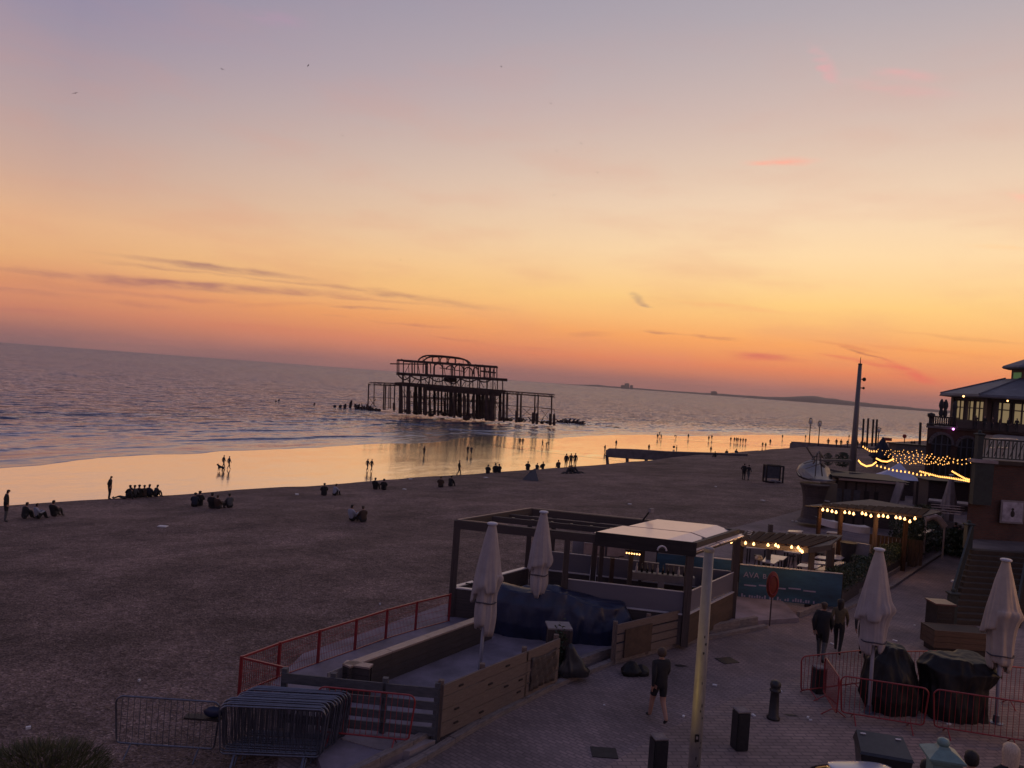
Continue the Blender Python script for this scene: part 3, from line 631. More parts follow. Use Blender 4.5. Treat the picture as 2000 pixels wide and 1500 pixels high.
for zx, top in ((1242, 530), (1365, 525), (1485, 540), (1512, 545), (1610, 548), (1638, 552), (287, 480), (480, 470)):
    MB().tube([zp(zx, bot(zx)+4 if zx > 500 else 522, 0), zp(zx, top, 0)], [.42, .36], 8).build('pile_casing', m_iron, pier)
# loose remains around the ruin, each its own thing
for i, (px, py, h, lab) in enumerate(((537, 785, 1.0, 'leftmost'), (543, 784, 1.4, 'second from the left'), (612, 792, 1.6, 'solitary middle'), (652, 796, 1.0, 'small'), (663, 797, 1.3, 'stubby'), (672, 798, 1.8, 'leaning'), (683, 797, 3.0, 'tallest round headed'))):
    q = P(px, py, -6.1); w_ = .45 if i < 3 else .8; h *= .6 if i < 3 else .9; mb = MB().tube([q+Vector((0, 0, -.5)), q+Vector((.3, 0, h*.6)), q+Vector((.5, 0, h))], [.5*w_, .7*w_, .25*w_], 7)
    solo('pier_stump', mb, m_iron, lab+' dark stump standing in the sea left of the ruined pier', 'stump', 'stumps left of the pier')
def heap(px0, px1, py, hpx, lab, seed, n=40):
    r = random.Random(seed); mb = MB(); a = P(px0, py, -6.1); b = P(px1, py+(px1-px0)*.074, -6.1); k = a.y/1500
    for i in range(n):
        t = r.random(); p = lerp(a, b, t)+Vector((0, r.uniform(-2, 2), 0)); h = hpx*k*r.uniform(.2, 1)*(1-abs(t-.5)*.8)
        mb.beam(p+Vector((0, 0, -.2)), p+Vector((r.uniform(-2, 2), r.uniform(-1, 1), h)), .32, .3)
        if i % 3 == 0: mb.ball(p+Vector((0, 0, .3)), r.uniform(.4, .9), 6)
    return solo('wreckage_heap', mb, m_iron, lab, 'wreckage')
heap(1095, 1138, 826, 12, 'tangle of dark iron wreckage in the water right of the ruined pier', 5)
heap(694, 718, 799, 15, 'spiky clump of wreckage just off the left end of the ruined pier', 6, 22)
heap(722, 742, 802, 9, 'low wreckage piled under the left wing of the ruined pier', 8, 20)
def rocks(px, py, w, h, lab):
    mb = MB(); q = P(px, py, -6.05); k = q.y/1500; r = random.Random(px)
    for i in range(9): mb.ball(q+Vector((r.uniform(-.5, .5)*w*k, r.uniform(-1, 1), 0)), h*k*r.uniform(.3, .8), 6, (1.8, 1.2, .7))
    solo('rock', mb, m_iron, lab, 'rock')
rocks(1204, 836, 26, 5, 'low dark rock breaking the shallow water between pier and swimmers')
rocks(1190, 834, 12, 2.5, 'flattest dark rock, left end of the pair past the pier')
# ------------------------------------------------------------------ groynes
def groyne(name, pts, th_, lab, legs):
    t = thing(name, lab, 'groyne', pts[0][0])
    mb = MB(); n = len(pts)
    for i, (p, zt, zb) in enumerate(pts):
        d = (pts[min(i+1, n-1)][0]-pts[max(i-1, 0)][0]).normalized(); s = Vector((-d.y, d.x, 0))*th_/2
        mb.v += [tuple(p-s+Vector((0, 0, zb-p.z))), tuple(p+s+Vector((0, 0, zb-p.z))), tuple(p+s*.8+Vector((0, 0, zt-p.z))), tuple(p-s*.8+Vector((0, 0, zt-p.z)))]
    for i in range(n-1):
        for k in range(4): mb.f.append((i*4+k, i*4+(k+1) % 4, i*4+4+(k+1) % 4, i*4+4+k))
    mb.f += [(0, 3, 2, 1), tuple(4*n-4+k for k in range(4))]
    mb.build('wall', m_conc2, t)
    for a, b in legs: MB().beam(a, b, .5, .5).build('leg', m_conc2, t)
    return t
g = [PY(1183, 886, 137), PY(1187, 879, 137), PY(1192, 876, 137)]
a = PY(1184, 888, 137); 
pts = [(PY(1184, 884, 137), PY(1184, 880, 137).z, PY(1184, 888, 137).z), (PY(1189, 884, 137), PY(1189, 876, 137).z, PY(1189, 892, 137).z), (PY(1240, 890, 136), PY(1240, 877.5, 136).z, PY(1240, 896, 136).z), (PY(1300, 890, 134), PY(1300, 881.5, 134).z, PY(1300, 899, 134).z), (PY(1400, 895, 131), PY(1400, 884.5, 131).z, -7), (PY(1460, 895, 129), PY(1460, 886, 129).z, -7)]
groyne('groyne', pts, 2.0, 'dark concrete groyne raised on legs over the wet sand', [(PY(1185, 888, 137), PY(1187, 909, 137)), (PY(1225, 893, 136), PY(1225, 907, 136)), (PY(1262, 895, 135), PY(1262, 905, 135))])
pts = [(PY(1545, 876, 190), PY(1545, 866, 190).z, -6), (PY(1552, 872, 190), PY(1552, 862.5, 190).z, -6), (PY(1640, 880, 176), PY(1640, 869, 176).z, -6), (PY(1720, 885, 165), PY(1720, 876, 165).z, -6), (PY(1800, 890, 160), PY(1800, 875, 160).z, -6), (PY(1900, 895, 160), PY(1900, 872, 160).z, -6)]
groyne('groyne', pts, 3.0, 'long low stone groyne carrying the two tall lamps', [])
# lamps and poles on the far groyne
def street_lamp(px, pt, pb, y, lab):
    b = PY(px, pb, y); h = PY(px, pt, y).z-b.z; t = thing('street_lamp', lab, 'street lamp', b, 0, 'lamps on the far groyne')
    MB().tube([(0, 0, 0), (0, 0, h*.74)], [.14, .1], 8).build('pole', m_black, t, world=False)
    f = MB()
    for s in (-1, 1): f.tube([(0, 0, h*.74), (s*.42, 0, h*.84), (s*.38, 0, h*.96), (0, 0, h)], .07, 5)
    f.tube([(0, -.42, h*.84), (0, .42, h*.84)], .04, 4); f.lathe([(.3, h*.97), (.42, h*.98), (.05, h*1.02)], 8); f.build('lantern_frame', m_black, t, world=False)
    MB().lathe([(.14, h*.78), (.3, h*.86), (.26, h*.95)], 8).build('lantern_glass', m_lampw, t, world=False)
street_lamp(1580, 817, 868, 180, 'left one of the two lamps rising from the far groyne')
street_lamp(1598, 822, 871, 178, 'right one of the two lamps rising from the far groyne')
street_lamp(1714, 835, 874, 168, 'short lamp leaning beside the four dark poles')
for px, pt, lab in ((1687, 818, 'first'), (1696, 817, 'second'), (1706, 819, 'third'), (1713, 819, 'fourth')):
    b = PY(px-3, 872, 152); tpt = PY(px, pt, 152); mb = MB().tube([b, tpt], .2, 8)
    solo('timber_pole', mb, m_black, lab+' dark pole, counted from the left, in the row of four near the groyne', 'pole', 'row of four dark poles')
solo('timber_pole', MB().tube([PY(1796, 872, 150), PY(1798, 825, 150)], .24, 8), m_black, 'single dark pole close to the left corner of the brick terrace', 'pole')
s = thing('round_sign', 'round red sign disc on a thin post before the far sand', 'sign', PY(1766, 872, 160))
MB().tube([PY(1766, 872, 160), PY(1767, 852, 160)], .1, 6).build('post', m_black, s)
q = PY(1767, 852, 159.8); MB().add(*(lambda c: ([c+Vector((.42*math.cos(k*PI/8), yy, .42*math.sin(k*PI/8))) for yy in (0, .12) for k in range(16)], [tuple(range(16)), tuple(range(16, 32))[::-1]]+[(k, (k+1) % 16, 16+(k+1) % 16, 16+k) for k in range(16)]))(q)).build('disc', m_red, s)
hw = thing('sea_wall_hut', 'low flat roofed hut on the far groyne left of the brick terrace', 'hut', PY(1770, 885, 150))
MB().box(PY(1775, 880, 150), (6.5, 3, 2.2)).build('wall', m_conc2, hw); MB().box(PY(1775, 868, 150), (7, 3.4, .25)).build('roof', m_black, hw)
hw = thing('lifeguard_board', 'small red topped board between the dark parasol and the sign', 'board', PY(1733, 872, 150))
MB().box(PY(1733, 858, 150), (1.7, .2, .6)).build('panel', m_red, hw); MB().beam(PY(1729, 878, 150), PY(1729, 858, 150), .15).build('post', m_black, hw)
# tall lighting column
ct = PY(1680, 712, 66); cb = PY(1661, 985, 66); cb.z = 0; cb = Vector((ct.x, 66, 0))
lc = thing('lighting_column', 'tall grey lighting column with a spike, rising behind the kiosk', 'column', cb)
MB().tube([cb, lerp(cb, ct, .5), ct], [.31, .23, .15], 14).build('shaft', m_steel, lc, True)
MB().tube([ct, ct+Vector((0, 0, .62))], [.05, .02], 6).build('spike', m_black, lc)
MB().lathe([(.16, 0), (.18, .03), (.16, .08), (.05, .1)], 12, ct).build('cap', m_black, lc)
for dz, sz in ((1.25, .17), (2.0, .11)):
    q = ct+Vector((.26, -.1, -dz)); MB().tube([q-Vector((.1, 0, 0)), q+Vector((.12, 0, 0))], .05, 6).ball(q+Vector((.14, 0, 0)), sz, 8).build('camera_bracket', m_black, lc)

# ------------------------------------------------------------------ people
BASE_MAT = {}
def cloth(name, c): return BASE_MAT.setdefault(name, mat('cloth_'+name, c, .9, 0, .25, 9, .3, 60))
c_blk = cloth('black', (.016, .015, .017)); c_navy = cloth('navy', (.02, .024, .04)); c_gry = cloth('grey', (.08, .08, .085)); c_lt = cloth('pale_grey', (.30, .31, .36)); c_brn = cloth('brown', (.06, .035, .025))
c_olive = cloth('olive', (.10, .075, .04)); c_jean = cloth('denim', (.04, .05, .085)); c_mauve = cloth('mauve', (.16, .06, .09)); c_ash = cloth('charcoal', (.035, .033, .036))
m_skin = mat('skin', (.38, .20, .14), .6, 0, .1, 5); m_shoe = mat('shoe_leather', (.02, .018, .018), .6, 0, 0); m_hair = mat('dark_hair', (.018, .012, .010), .7, 0, .3, 40); m_blond = mat('blonde_hair', (.55, .42, .30), .55, 0, .3, 30, .5, 60, aniso=(4, 4, .5)); m_brhair = mat('brown_hair', (.06, .035, .022), .7, 0, .3, 40)
def joints(pose):
    J = dict(pel=(0, 0, .95), spine=(0, .0, 1.12), chest=(0, .0, 1.32), neck=(0, .0, 1.47), hd0=(0, .01, 1.56), hd1=(0, .015, 1.66), hd2=(0, .0, 1.72))
    for s, sx in (('l', -1), ('r', 1)):
        J['sh'+s] = (sx*.17, 0, 1.39); J['el'+s] = (sx*.24, -.03, 1.12); J['wr'+s] = (sx*.26, .06, .88); J['ha'+s] = (sx*.26, .09, .80)
        J['hp'+s] = (sx*.095, 0, .90); J['kn'+s] = (sx*.10, .02, .50); J['an'+s] = (sx*.10, -.02, .09); J['to'+s] = (sx*.115, .13, .03)
    def put(**k):
        for a, b in k.items(): J[a] = b
    if pose == 'walk': put(knl=(-.09, .13, .52), anl=(-.09, .20, .10), tol=(-.1, .34, .07), knr=(.09, -.04, .50), anr=(.09, -.26, .14), tor=(.1, -.14, .03), ell=(-.23, -.12, 1.14), wrl=(-.22, -.08, .90), hal=(-.22, -.05, .83), elr=(.23, .06, 1.13), wrr=(.2, .2, .95), har=(.2, .25, .89))
    if pose == 'pockets': put(ell=(-.30, -.08, 1.14), wrl=(-.19, .06, .98), hal=(-.17, .09, .93), elr=(.30, -.08, 1.14), wrr=(.19, .06, .98), har=(.17, .09, .93), hd1=(0, .06, 1.63), hd2=(0, .06, 1.70), hd0=(0, .03, 1.55))
    if pose == 'run': put(knl=(-.09, .28, .62), anl=(-.09, .14, .28), tol=(-.09, .27, .22), knr=(.09, -.06, .50), anr=(.09, -.34, .24), tor=(.09, -.28, .10), ell=(-.24, -.18, 1.2), wrl=(-.2, .04, 1.08), hal=(-.18, .1, 1.06), elr=(.24, .1, 1.16), wrr=(.16, .26, 1.28), har=(.14, .3, 1.32), chest=(0, .06, 1.31), neck=(0, .08, 1.46), hd0=(0, .1, 1.55), hd1=(0, .11, 1.64), hd2=(0, .1, 1.71))
    if pose == 'bend':
        put(pel=(0, -.12, .90), spine=(0, .02, 1.02), chest=(0, .2, 1.08), neck=(0, .36, 1.10), hd0=(0, .42, 1.08), hd1=(0, .5, 1.04), hd2=(0, .55, 1.0))
        for s, sx in (('l', -1), ('r', 1)): J['sh'+s] = (sx*.16, .28, 1.08); J['el'+s] = (sx*.18, .34, .82); J['wr'+s] = (sx*.16, .42, .60); J['ha'+s] = (sx*.15, .44, .53); J['hp'+s] = (sx*.095, -.1, .86)
    if pose in ('sit', 'sit2', 'recline'):
        lean = {'sit': .10, 'sit2': -.06, 'recline': -.34}[pose]
        put(pel=(0, 0, .13), spine=(0, lean*.3, .32), chest=(0, lean*.8, .52), neck=(0, lean*1.15+.02, .67), hd0=(0, lean*1.2+.05, .75), hd1=(0, lean*1.2+.08, .84), hd2=(0, lean*1.2+.06, .91))
        for s, sx in (('l', -1), ('r', 1)):
            J['sh'+s] = (sx*.17, lean*1.0, .59); J['hp'+s] = (sx*.10, .05, .12)
            if pose == 'recline': J['kn'+s] = (sx*.1, .48, .22); J['an'+s] = (sx*.1, .85, .07); J['to'+s] = (sx*.12, .93, .17); J['el'+s] = (sx*.25, lean*1.5, .32); J['wr'+s] = (sx*.25, lean*1.5-.03, .09); J['ha'+s] = (sx*.26, lean*1.5+.03, .04)
            else: J['kn'+s] = (sx*.13, .36, .45); J['an'+s] = (sx*.12, .50, .07); J['to'+s] = (sx*.13, .64, .03); J['el'+s] = (sx*.25, lean+.14, .38); J['wr'+s] = (sx*.1, .36, .47); J['ha'+s] = (sx*.04, .42, .46)
    return J
def body(pose, fingers=False, stout=1.0, coat=False):
    J = joints(pose); names = list(J); idx = {n: i for i, n in enumerate(names)}
    rad = dict(pel=.135, spine=.125, chest=.15, neck=.055, hd0=.062, hd1=.098, hd2=.07)
    for s in 'lr': rad.update({'sh'+s: .075, 'el'+s: .052, 'wr'+s: .036, 'ha'+s: .036, 'hp'+s: .105, 'kn'+s: .068, 'an'+s: .045, 'to'+s: .038})
    E = [('pel', 'spine'), ('spine', 'chest'), ('chest', 'neck'), ('neck', 'hd0'), ('hd0', 'hd1'), ('hd1', 'hd2')]
    for s in 'lr': E += [('chest', 'sh'+s), ('sh'+s, 'el'+s), ('el'+s, 'wr'+s), ('wr'+s, 'ha'+s), ('pel', 'hp'+s), ('hp'+s, 'kn'+s), ('kn'+s, 'an'+s), ('an'+s, 'to'+s)]
    if coat:
        rad['pel'] = .19; rad['spine'] = .16; rad['chest'] = .175
        for s in 'lr': rad['hp'+s] = .13; rad['sh'+s] = .09; rad['el'+s] = .066
    V = [Vector(J[n]) for n in names]; Rr = [rad[n]*(stout if n[:2] not in ('hd', 'ne', 'wr', 'ha') else 1) for n in names]; ED = [(idx[a], idx[b]) for a, b in E]
    if fingers:
        for s, sx in (('l', -1), ('r', 1)):
            w = Vector(J['wr'+s]); h = Vector(J['ha'+s]); d = (h-w).normalized()
            for k, (off, ln_) in enumerate(((-.03, .075), (-.01, .09), (.011, .085), (.031, .065))):
                b1 = h+d*.03+Vector((0, off, 0)); b2 = b1+d*ln_*.5+Vector((-sx*.006, 0, 0)); b3 = b1+d*ln_+Vector((-sx*.022, 0, 0)); n = len(V)
                V += [b1, b2, b3]; Rr += [.011, .0095, .008]; ED += [(idx['ha'+s], n), (n, n+1), (n+1, n+2)]
            t1 = w+d*.03+Vector((0, .04, 0)); t2 = t1+d*.04+Vector((0, .02, 0)); n = len(V); V += [t1, t2]; Rr += [.012, .009]; ED += [(idx['wr'+s], n), (n, n+1)]
    me = bpy.data.meshes.new('person'); me.from_pydata([tuple(v) for v in V], ED, []); ob = bpy.data.objects.new('tmp', me); COL.objects.link(ob)
    sk = ob.modifiers.new('s', 'SKIN'); sk.use_smooth_shade = True
    for i, sv in enumerate(me.skin_vertices[0].data): sv.radius = (Rr[i]*(1.18 if names[i] in ('chest', 'pel', 'spine') else 1), Rr[i]*(.82 if names[i] in ('chest', 'spine') else 1)) if i < len(names) else (Rr[i], Rr[i]); sv.use_root = (i == idx['pel'])
    sb = ob.modifiers.new('u', 'SUBSURF'); sb.levels = 1; sb.render_levels = 1
    dg = bpy.context.evaluated_depsgraph_get(); out = bpy.data.meshes.new_from_object(ob.evaluated_get(dg)); bpy.data.objects.remove(ob); bpy.data.meshes.remove(me)
    # slots: 0 top, 1 trousers, 2 skin, 3 hair, 4 shoes
    for q in (c_blk, c_jean, m_skin, m_hair, m_shoe): out.materials.append(q)
    seg = []
    for a, b in E:
        r = 0
        if b in ('hd0', 'hd1', 'hd2'): r = 2
        elif b[:2] in ('ha',): r = 2
        elif b[:2] in ('hp', 'kn', 'an'): r = 1
        elif b[:2] == 'to': r = 4
        seg.append((Vector(J[a]), Vector(J[b]), r))
    hc = Vector(J['hd1']); up = (Vector(J['hd2'])-Vector(J['hd0'])).normalized()
    for p in out.polygons:
        c = p.center; best = 9; r = 0
        for a, b, k in seg:
            d = b-a; t = max(0, min(1, (c-a).dot(d)/d.dot(d))); q = (c-(a+d*t)).length
            if q < best: best = q; r = k
        if r == 2 and (c-hc).length < .14 and ((c-hc).dot(up) > .015 or c.y < hc.y-.015): r = 3
        if coat and r == 1 and c.z > .62 and pose not in ('sit', 'sit2', 'recline'): r = 0
        p.material_index = r; p.use_smooth = True
    # a small nose and ears pulled out of the head
    f = Vector((0, 1, 0))
    for v in out.vertices:
        d = v.co-hc
        if d.length < .14:
            if abs(d.x) < .028 and d.y > .05 and abs(d.z+.015) < .03: v.co += f*.018
            if abs(d.x) > .07 and abs(d.z) < .035 and abs(d.y) < .03: v.co.x += .014*(1 if d.x > 0 else -1)
    return out
BODY = {}
def get_body(pose, **k):
    key = (pose, tuple(sorted(k.items())))
    if key not in BODY: BODY[key] = body(pose, **k)
    return BODY[key]
def person(pos, pose, face, label, group=None, mats=(c_blk, c_ash, None, m_hair, None), h=1.72, hair=None, parts=None, **k):
    me = get_body(pose, **k); t = bpy.data.objects.new('person', me); COL.objects.link(t)
    for i, q in enumerate(mats):
        if q is not None: t.material_slots[i].link = 'OBJECT'; t.material_slots[i].material = q
    t.location = pos; t.rotation_euler = (0, 0, face); t.scale = (h/1.76,)*3; WM[t] = Matrix.Identity(4)
    meta(t, label, 'person', group)
    if hair: 
        hb = MB(); J = joints(pose); c = Vector(J['hd1'])
        kind, hm, ln_ = hair
        prof = [(.001, .085), (.06, .07), (.098, .03), (.106, -.02), (.10, -.07), (.095, -.07-ln_*.5), (.075, -.07-ln_)]
        n = 18
        for r, z in prof:
            for q in range(n):
                a = q*2*PI/n; rr = r*(1+.05*math.sin(q*5+z*30)); open_ = math.sin(a) > .45 and z < .03
                hb.v.append((c.x+rr*math.cos(a), c.y-.015+(rr*math.sin(a) if not open_ else .03), c.z+z))
        for i in range(len(prof)-1):
            for q in range(n): hb.f.append((i*n+q, i*n+(q+1) % n, (i+1)*n+(q+1) % n, (i+1)*n+q)[::-1])
        hb.build('hair', hm, t, True, world=False)
    return t
def facing(p, toward):                      # +y of the body points toward the given world direction
    return math.atan2(-toward[0], toward[1])
SEA_D = (-.7, .72)
# --- figures on the wet sand: foot pixel, pose, facing, label
M1 = (c_blk, c_ash, None, m_hair, None); M2 = (c_navy, c_blk, None, m_hair, None); M3 = (c_brn, c_ash, None, m_brhair, None)
sand = [
 (436, 915, 'walk', (.7, .7), 'left one of the couple walking with a dog on wet sand', M1, 'couple walking the dog'),
 (446.5, 917, 'walk', (.7, .7), 'right one of the couple walking with a dog on wet sand', M2, 'couple walking the dog'),
 (717, 920, 'walk', (.6, .8), 'left one of two walkers side by side mid sand below the pier', M3, 'pair walking below the pier'),
 (725, 921, 'walk', (.6, .8), 'right one of two walkers side by side mid sand below the pier', M1, 'pair walking below the pier'),
 (828, 891, 'pockets', (.6, .8), 'lone figure standing in the pier reflection on the wet sand', M3, None),
 (913, 889, 'pockets', (.5, .8), 'left one of two figures close to the right of the pier reflection', M1, 'pair below the pier legs'),
 (920, 890, 'walk', (.5, .8), 'right one of two figures close to the right of the pier reflection', M2, 'pair below the pier legs'),
 (1015, 870, 'stand', (0, 1), 'left one of two standing beyond the thin tidal run', M1, 'pair beyond the tidal run'),
 (1020.5, 870.5, 'stand', (0, 1), 'right one of two standing beyond the thin tidal run', M1, 'pair beyond the tidal run'),
 (1059, 873.5, 'walk', (1, 0), 'upright figure next to someone bending at the tidal run', M1, None),
 (1067, 874, 'bend', (1, .2), 'figure bending down at the tidal run', M1, None),
 (1181, 884, 'pockets', (.5, -.5), 'figure at the seaward tip of the raised groyne', M2, None),
 (1203, 873, 'stand', (.5, .5), 'lone figure on open sand behind the groyne tip', M1, None),
 (1267, 882, 'stand', (.5, .5), 'lone figure just behind the middle of the raised groyne', M1, None),
 (1284, 858, 'stand', (0, 1), 'left one of three bathers at the water edge right of the rocks', M1, 'bathers at the water edge'),
 (1288, 853, 'run', (1, 0), 'running one of three bathers at the water edge right of the rocks', M1, 'bathers at the water edge'),
 (1291, 859, 'walk', (1, 0), 'right one of three bathers at the water edge right of the rocks', M1, 'bathers at the water edge'),
 (1320, 857, 'bend', (-1, 0), 'figure bent far over at the water edge', M1, None),
 (1321, 884, 'stand', (1, 0), 'figure with a ball behind the landward half of the raised groyne', M1, None),
 (1344, 858, 'stand', (0, 1), 'lone wader right of the figure bent over', M1, None),
 (1384, 862, 'stand', (0, 1), 'left one of two waders in line with the walker on the crest', M1, 'pair of far waders'),
 (1390, 860, 'walk', (0, 1), 'right one of two waders in line with the walker on the crest', M1, 'pair of far waders'),
]
for i, dx in enumerate((0, 7, 11, 14, 19, 24, 29)):
    sand.append((1427+dx, 864+dx*.1, ('stand', 'walk', 'stand', 'pockets', 'stand', 'walk', 'stand')[i], (0, 1), ('leftmost', 'second from left', 'third from left', 'middle', 'third from right', 'second from right', 'rightmost')[i]+' figure of the far group at the water edge', M1, 'far group at the water edge'))
for px, py, lab in ((1489, 875, 'left one of a far pair on the strip before the second groyne'), (1495, 876, 'right one of a far pair on the strip before the second groyne'), (1528, 858, 'tiny lone wader left of the two tall lamps'), (1573, 858, 'tiny wader just left of the left tall lamp'), (1658, 857, 'tiny wader just left of the lighting column')):
    sand.append((px, py, 'stand', (0, 1), lab, M1, None))
for px, py, pose, fc, lab, ms_, grp in sand:
    p = P(px, py, -6.0); person(p, pose, facing(p, fc), lab, grp, ms_)
# dog of the couple
def dog(p, rz, lab):
    me = bpy.data.meshes.new('dog'); Vv = [(0, -.3, .42), (0, 0, .44), (0, .25, .45), (0, .38, .56), (0, .5, .62), (0, .62, .58)]; Ed = [(0, 1), (1, 2), (2, 3), (3, 4), (4, 5)]; Rd = [.11, .12, .14, .08, .085, .04]
    for sx in (-1, 1):
        n = len(Vv); Vv += [(sx*.09, -.34, .32), (sx*.09, -.42, .18), (sx*.09, -.38, .03), (sx*.09, .26, .28), (sx*.09, .25, .14), (sx*.09, .28, .03)]; Ed += [(0, n), (n, n+1), (n+1, n+2), (2, n+3), (n+3, n+4), (n+4, n+5)]; Rd += [.06, .03, .03, .05, .03, .03]
    n = len(Vv); Vv += [(0, -.46, .52), (0, -.6, .66), (.05, .46, .72), (-.05, .46, .72)]; Ed += [(0, n), (n, n+1), (4, n+2), (4, n+3)]; Rd += [.03, .02, .02, .02]
    me.from_pydata(Vv, Ed, []); ob = bpy.data.objects.new('tmp', me); COL.objects.link(ob); ob.modifiers.new('s', 'SKIN')
    for i, sv in enumerate(me.skin_vertices[0].data): sv.radius = (Rd[i],)*2; sv.use_root = i == 0
    sb = ob.modifiers.new('u', 'SUBSURF'); sb.levels = 1
    out = bpy.data.meshes.new_from_object(ob.evaluated_get(bpy.context.evaluated_depsgraph_get())); bpy.data.objects.remove(ob); out.materials.append(c_blk)
    o = bpy.data.objects.new('dog', out); COL.objects.link(o); o.location = p; o.rotation_euler = (0, 0, rz); o.scale = (1.25,)*3; meta(o, lab, 'dog')
dog(P(431, 921, -6), R(60), 'dark dog trotting beside the couple on the wet sand')
# --- on the shingle
_rp = random.Random(44)
def bp(px, py, pose, fc, lab, grp=None, ms_=M1, h=1.72, **k):
    p = PG(px, py); p.z -= .03
    if pose == 'sit': pose = _rp.choice(('sit', 'sit2')); h *= _rp.uniform(.9, 1.06); fc = (fc[0]+_rp.uniform(-.7, .7), fc[1])
    return person(p, pose, facing(p, fc), lab, grp, ms_, h, **k)
bp(213, 975, 'pockets', (.9, .2), 'figure standing alone on the crest left of the seated row, head bowed', coat=True)
bp(10, 1019, 'pockets', (.8, .6), 'figure in a pale bottomed coat standing at the left edge of the beach', ms_=(c_blk, c_gry, None, m_hair, None), h=1.85, coat=True)
bp(896, 929, 'walk', (.9, .1), 'lone walker on the crest straight under the ruined pier')
G1 = 'friends seated in a row on the crest'
bp(246, 975, 'recline', (-.9, -.1), 'legs outstretched sitter at the left end of the crest row', G1)
for i, (px, py, lab, ms_) in enumerate(((253, 973, 'second sitter from the left in the crest row', M1), (262, 972.5, 'third sitter from the left in the crest row', (c_gry, c_blk, None, m_hair, None)), (271, 972, 'fourth sitter from the left in the crest row', M1), (281, 971.5, 'third sitter from the right in the crest row', M3), (291, 971, 'second sitter from the right in the crest row', M2), (302, 970.5, 'rightmost sitter in the crest row, hood up', (c_ash, c_blk, None, m_hair, None)))):
    bp(px, py, 'sit' if i % 2 else 'sit2', (.2*(i-3), .8), lab, G1, ms_, 1.9)
G2 = 'group sitting below the crest right of the seated row'
for px, py, lab, ms_ in ((379, 990, 'left one in navy in the group sitting below the crest', M2), (389, 988, 'upright one behind the navy one below the crest', M1), (413, 993, 'broad dark one, left back of the pair in the group', M1), (424, 994, 'broad dark one, right back of the pair in the group', M3), (449, 992, 'right end one with a grey top in the group below the crest', (c_gry, c_blk, None, m_hair, None))):
    bp(px, py, 'sit', (-.2, .9), lab, G2, ms_, 2.0, stout=1.2)
G3 = 'friends sitting at the left edge of the beach'
for px, py, lab, ms_ in ((44, 1013, 'dark one leaning forward in the trio at the left edge', M1), (71, 1013, 'one in a pale top in the trio at the left edge', (c_lt, c_blk, None, m_hair, None)), (103, 1009, 'one sitting slightly apart on the right of the trio', M1)):
    bp(px, py, 'sit', (.6, .6), lab, G3, ms_, 1.95, stout=1.1)
for px, py, lab, ms_, grp in ((633, 968, 'left one of two seated, with the pale coat friend on the right', M1, 'pair with a pale coat'), (652, 968, 'seated one wearing a coat with a pale back', (c_lt, c_blk, None, m_hair, None), 'pair with a pale coat'),
    (732, 956, 'left one of two seated small and low near the crest', M1, 'pair near the crest'), (749, 957, 'right one of two seated small and low near the crest', M1, 'pair near the crest'),
    (860, 952, 'left one of two huddled left of the lone walker', M3, 'huddled pair'), (878, 950, 'right one of two huddled left of the lone walker', M1, 'huddled pair'),
    (686, 1018, 'one in a white shirt seated nearest on the shingle', (c_lt, c_blk, None, m_hair, None), 'nearest seated pair'), (710, 1020, 'dark one seated next to the white shirt', M3, 'nearest seated pair'),
    (952, 925, 'small one seated low right of the lone walker', M1, None), (967, 923, 'left one of two seated close right of the lone walker', M1, 'close pair'), (975, 923, 'right one of two seated close right of the lone walker', M1, 'close pair'),
    (1030, 918, 'one seated leaning left of the pale mound', M1, None), (1048, 917, 'left one of two seated behind the pale mound', M1, 'pair behind the mound'), (1060, 916, 'right one of two seated behind the pale mound', M1, 'pair behind the mound'),
    (1091, 914, 'one seated in a hood left of the three standing', M3, None), (1398, 893, 'crouched walker beside the end of the raised groyne', M1, None), (1419, 888, 'left one of two seated where the groyne meets the shingle', M1, None), (1437, 888, 'right one of two seated where the groyne meets the shingle', (c_gry, c_blk, None, m_hair, None), None)):
    bp(px, py, 'sit', (0, 1), lab, grp, ms_, 1.95, stout=1.15)
for px, py, lab in ((1105, 913, 'broad one of three standing by the crest, left'), (1114, 912.5, 'thin middle one of three standing by the crest'), (1122.5, 912, 'thin right one of three standing by the crest')):
    bp(px, py, 'stand', (0, 1), lab, 'three standing by the crest', M1, 1.8, coat=(px == 1105))
bp(1388, 885, 'stand', (0, 1), 'walker upright where the raised groyne dips into the shingle')
bp(1452, 937, 'pockets', (.7, .7), 'left one of two walking on the shingle left of the black frame', 'pair on the shingle', M1, 1.75, coat=True)
bp(1461, 938, 'walk', (.7, .7), 'right one of two walking on the shingle left of the black frame', 'pair on the shingle', (c_blk, c_gry, None, m_hair, None), 1.65)
for i, px in enumerate((1107, 1114, 1121, 1128)):
    bp(px, 925-i*.4, 'recline', (.5*(i-1), -.6), ('leftmost', 'second', 'third', 'rightmost')[i]+' of the four lying in the dark below the three standing', 'four lying on the shingle', M1)
for i, (px, py) in enumerate(((1633, 873), (1642, 874), (1655, 875), (1674, 876), (1682, 876), (1688, 877), (1724, 878), (1780, 875), (1785, 875), (1504, 870), (1617, 872))):
    p = P(px, py, -1.0 if px > 1600 else -4); person(p, 'stand' if i % 2 else 'walk', facing(p, (.7, .7)), ('first tiny figure', 'second tiny figure', 'third tiny figure', 'fourth tiny figure', 'fifth tiny figure', 'sixth tiny figure', 'seventh tiny figure', 'eighth tiny figure', 'ninth tiny figure', 'tiny figure left of the second groyne', 'tiny figure between lamps and column')[i]+(' counted from the column along the far groyne' if i < 9 else ' on the far beach'), 'tiny figures on the far groyne', M1)
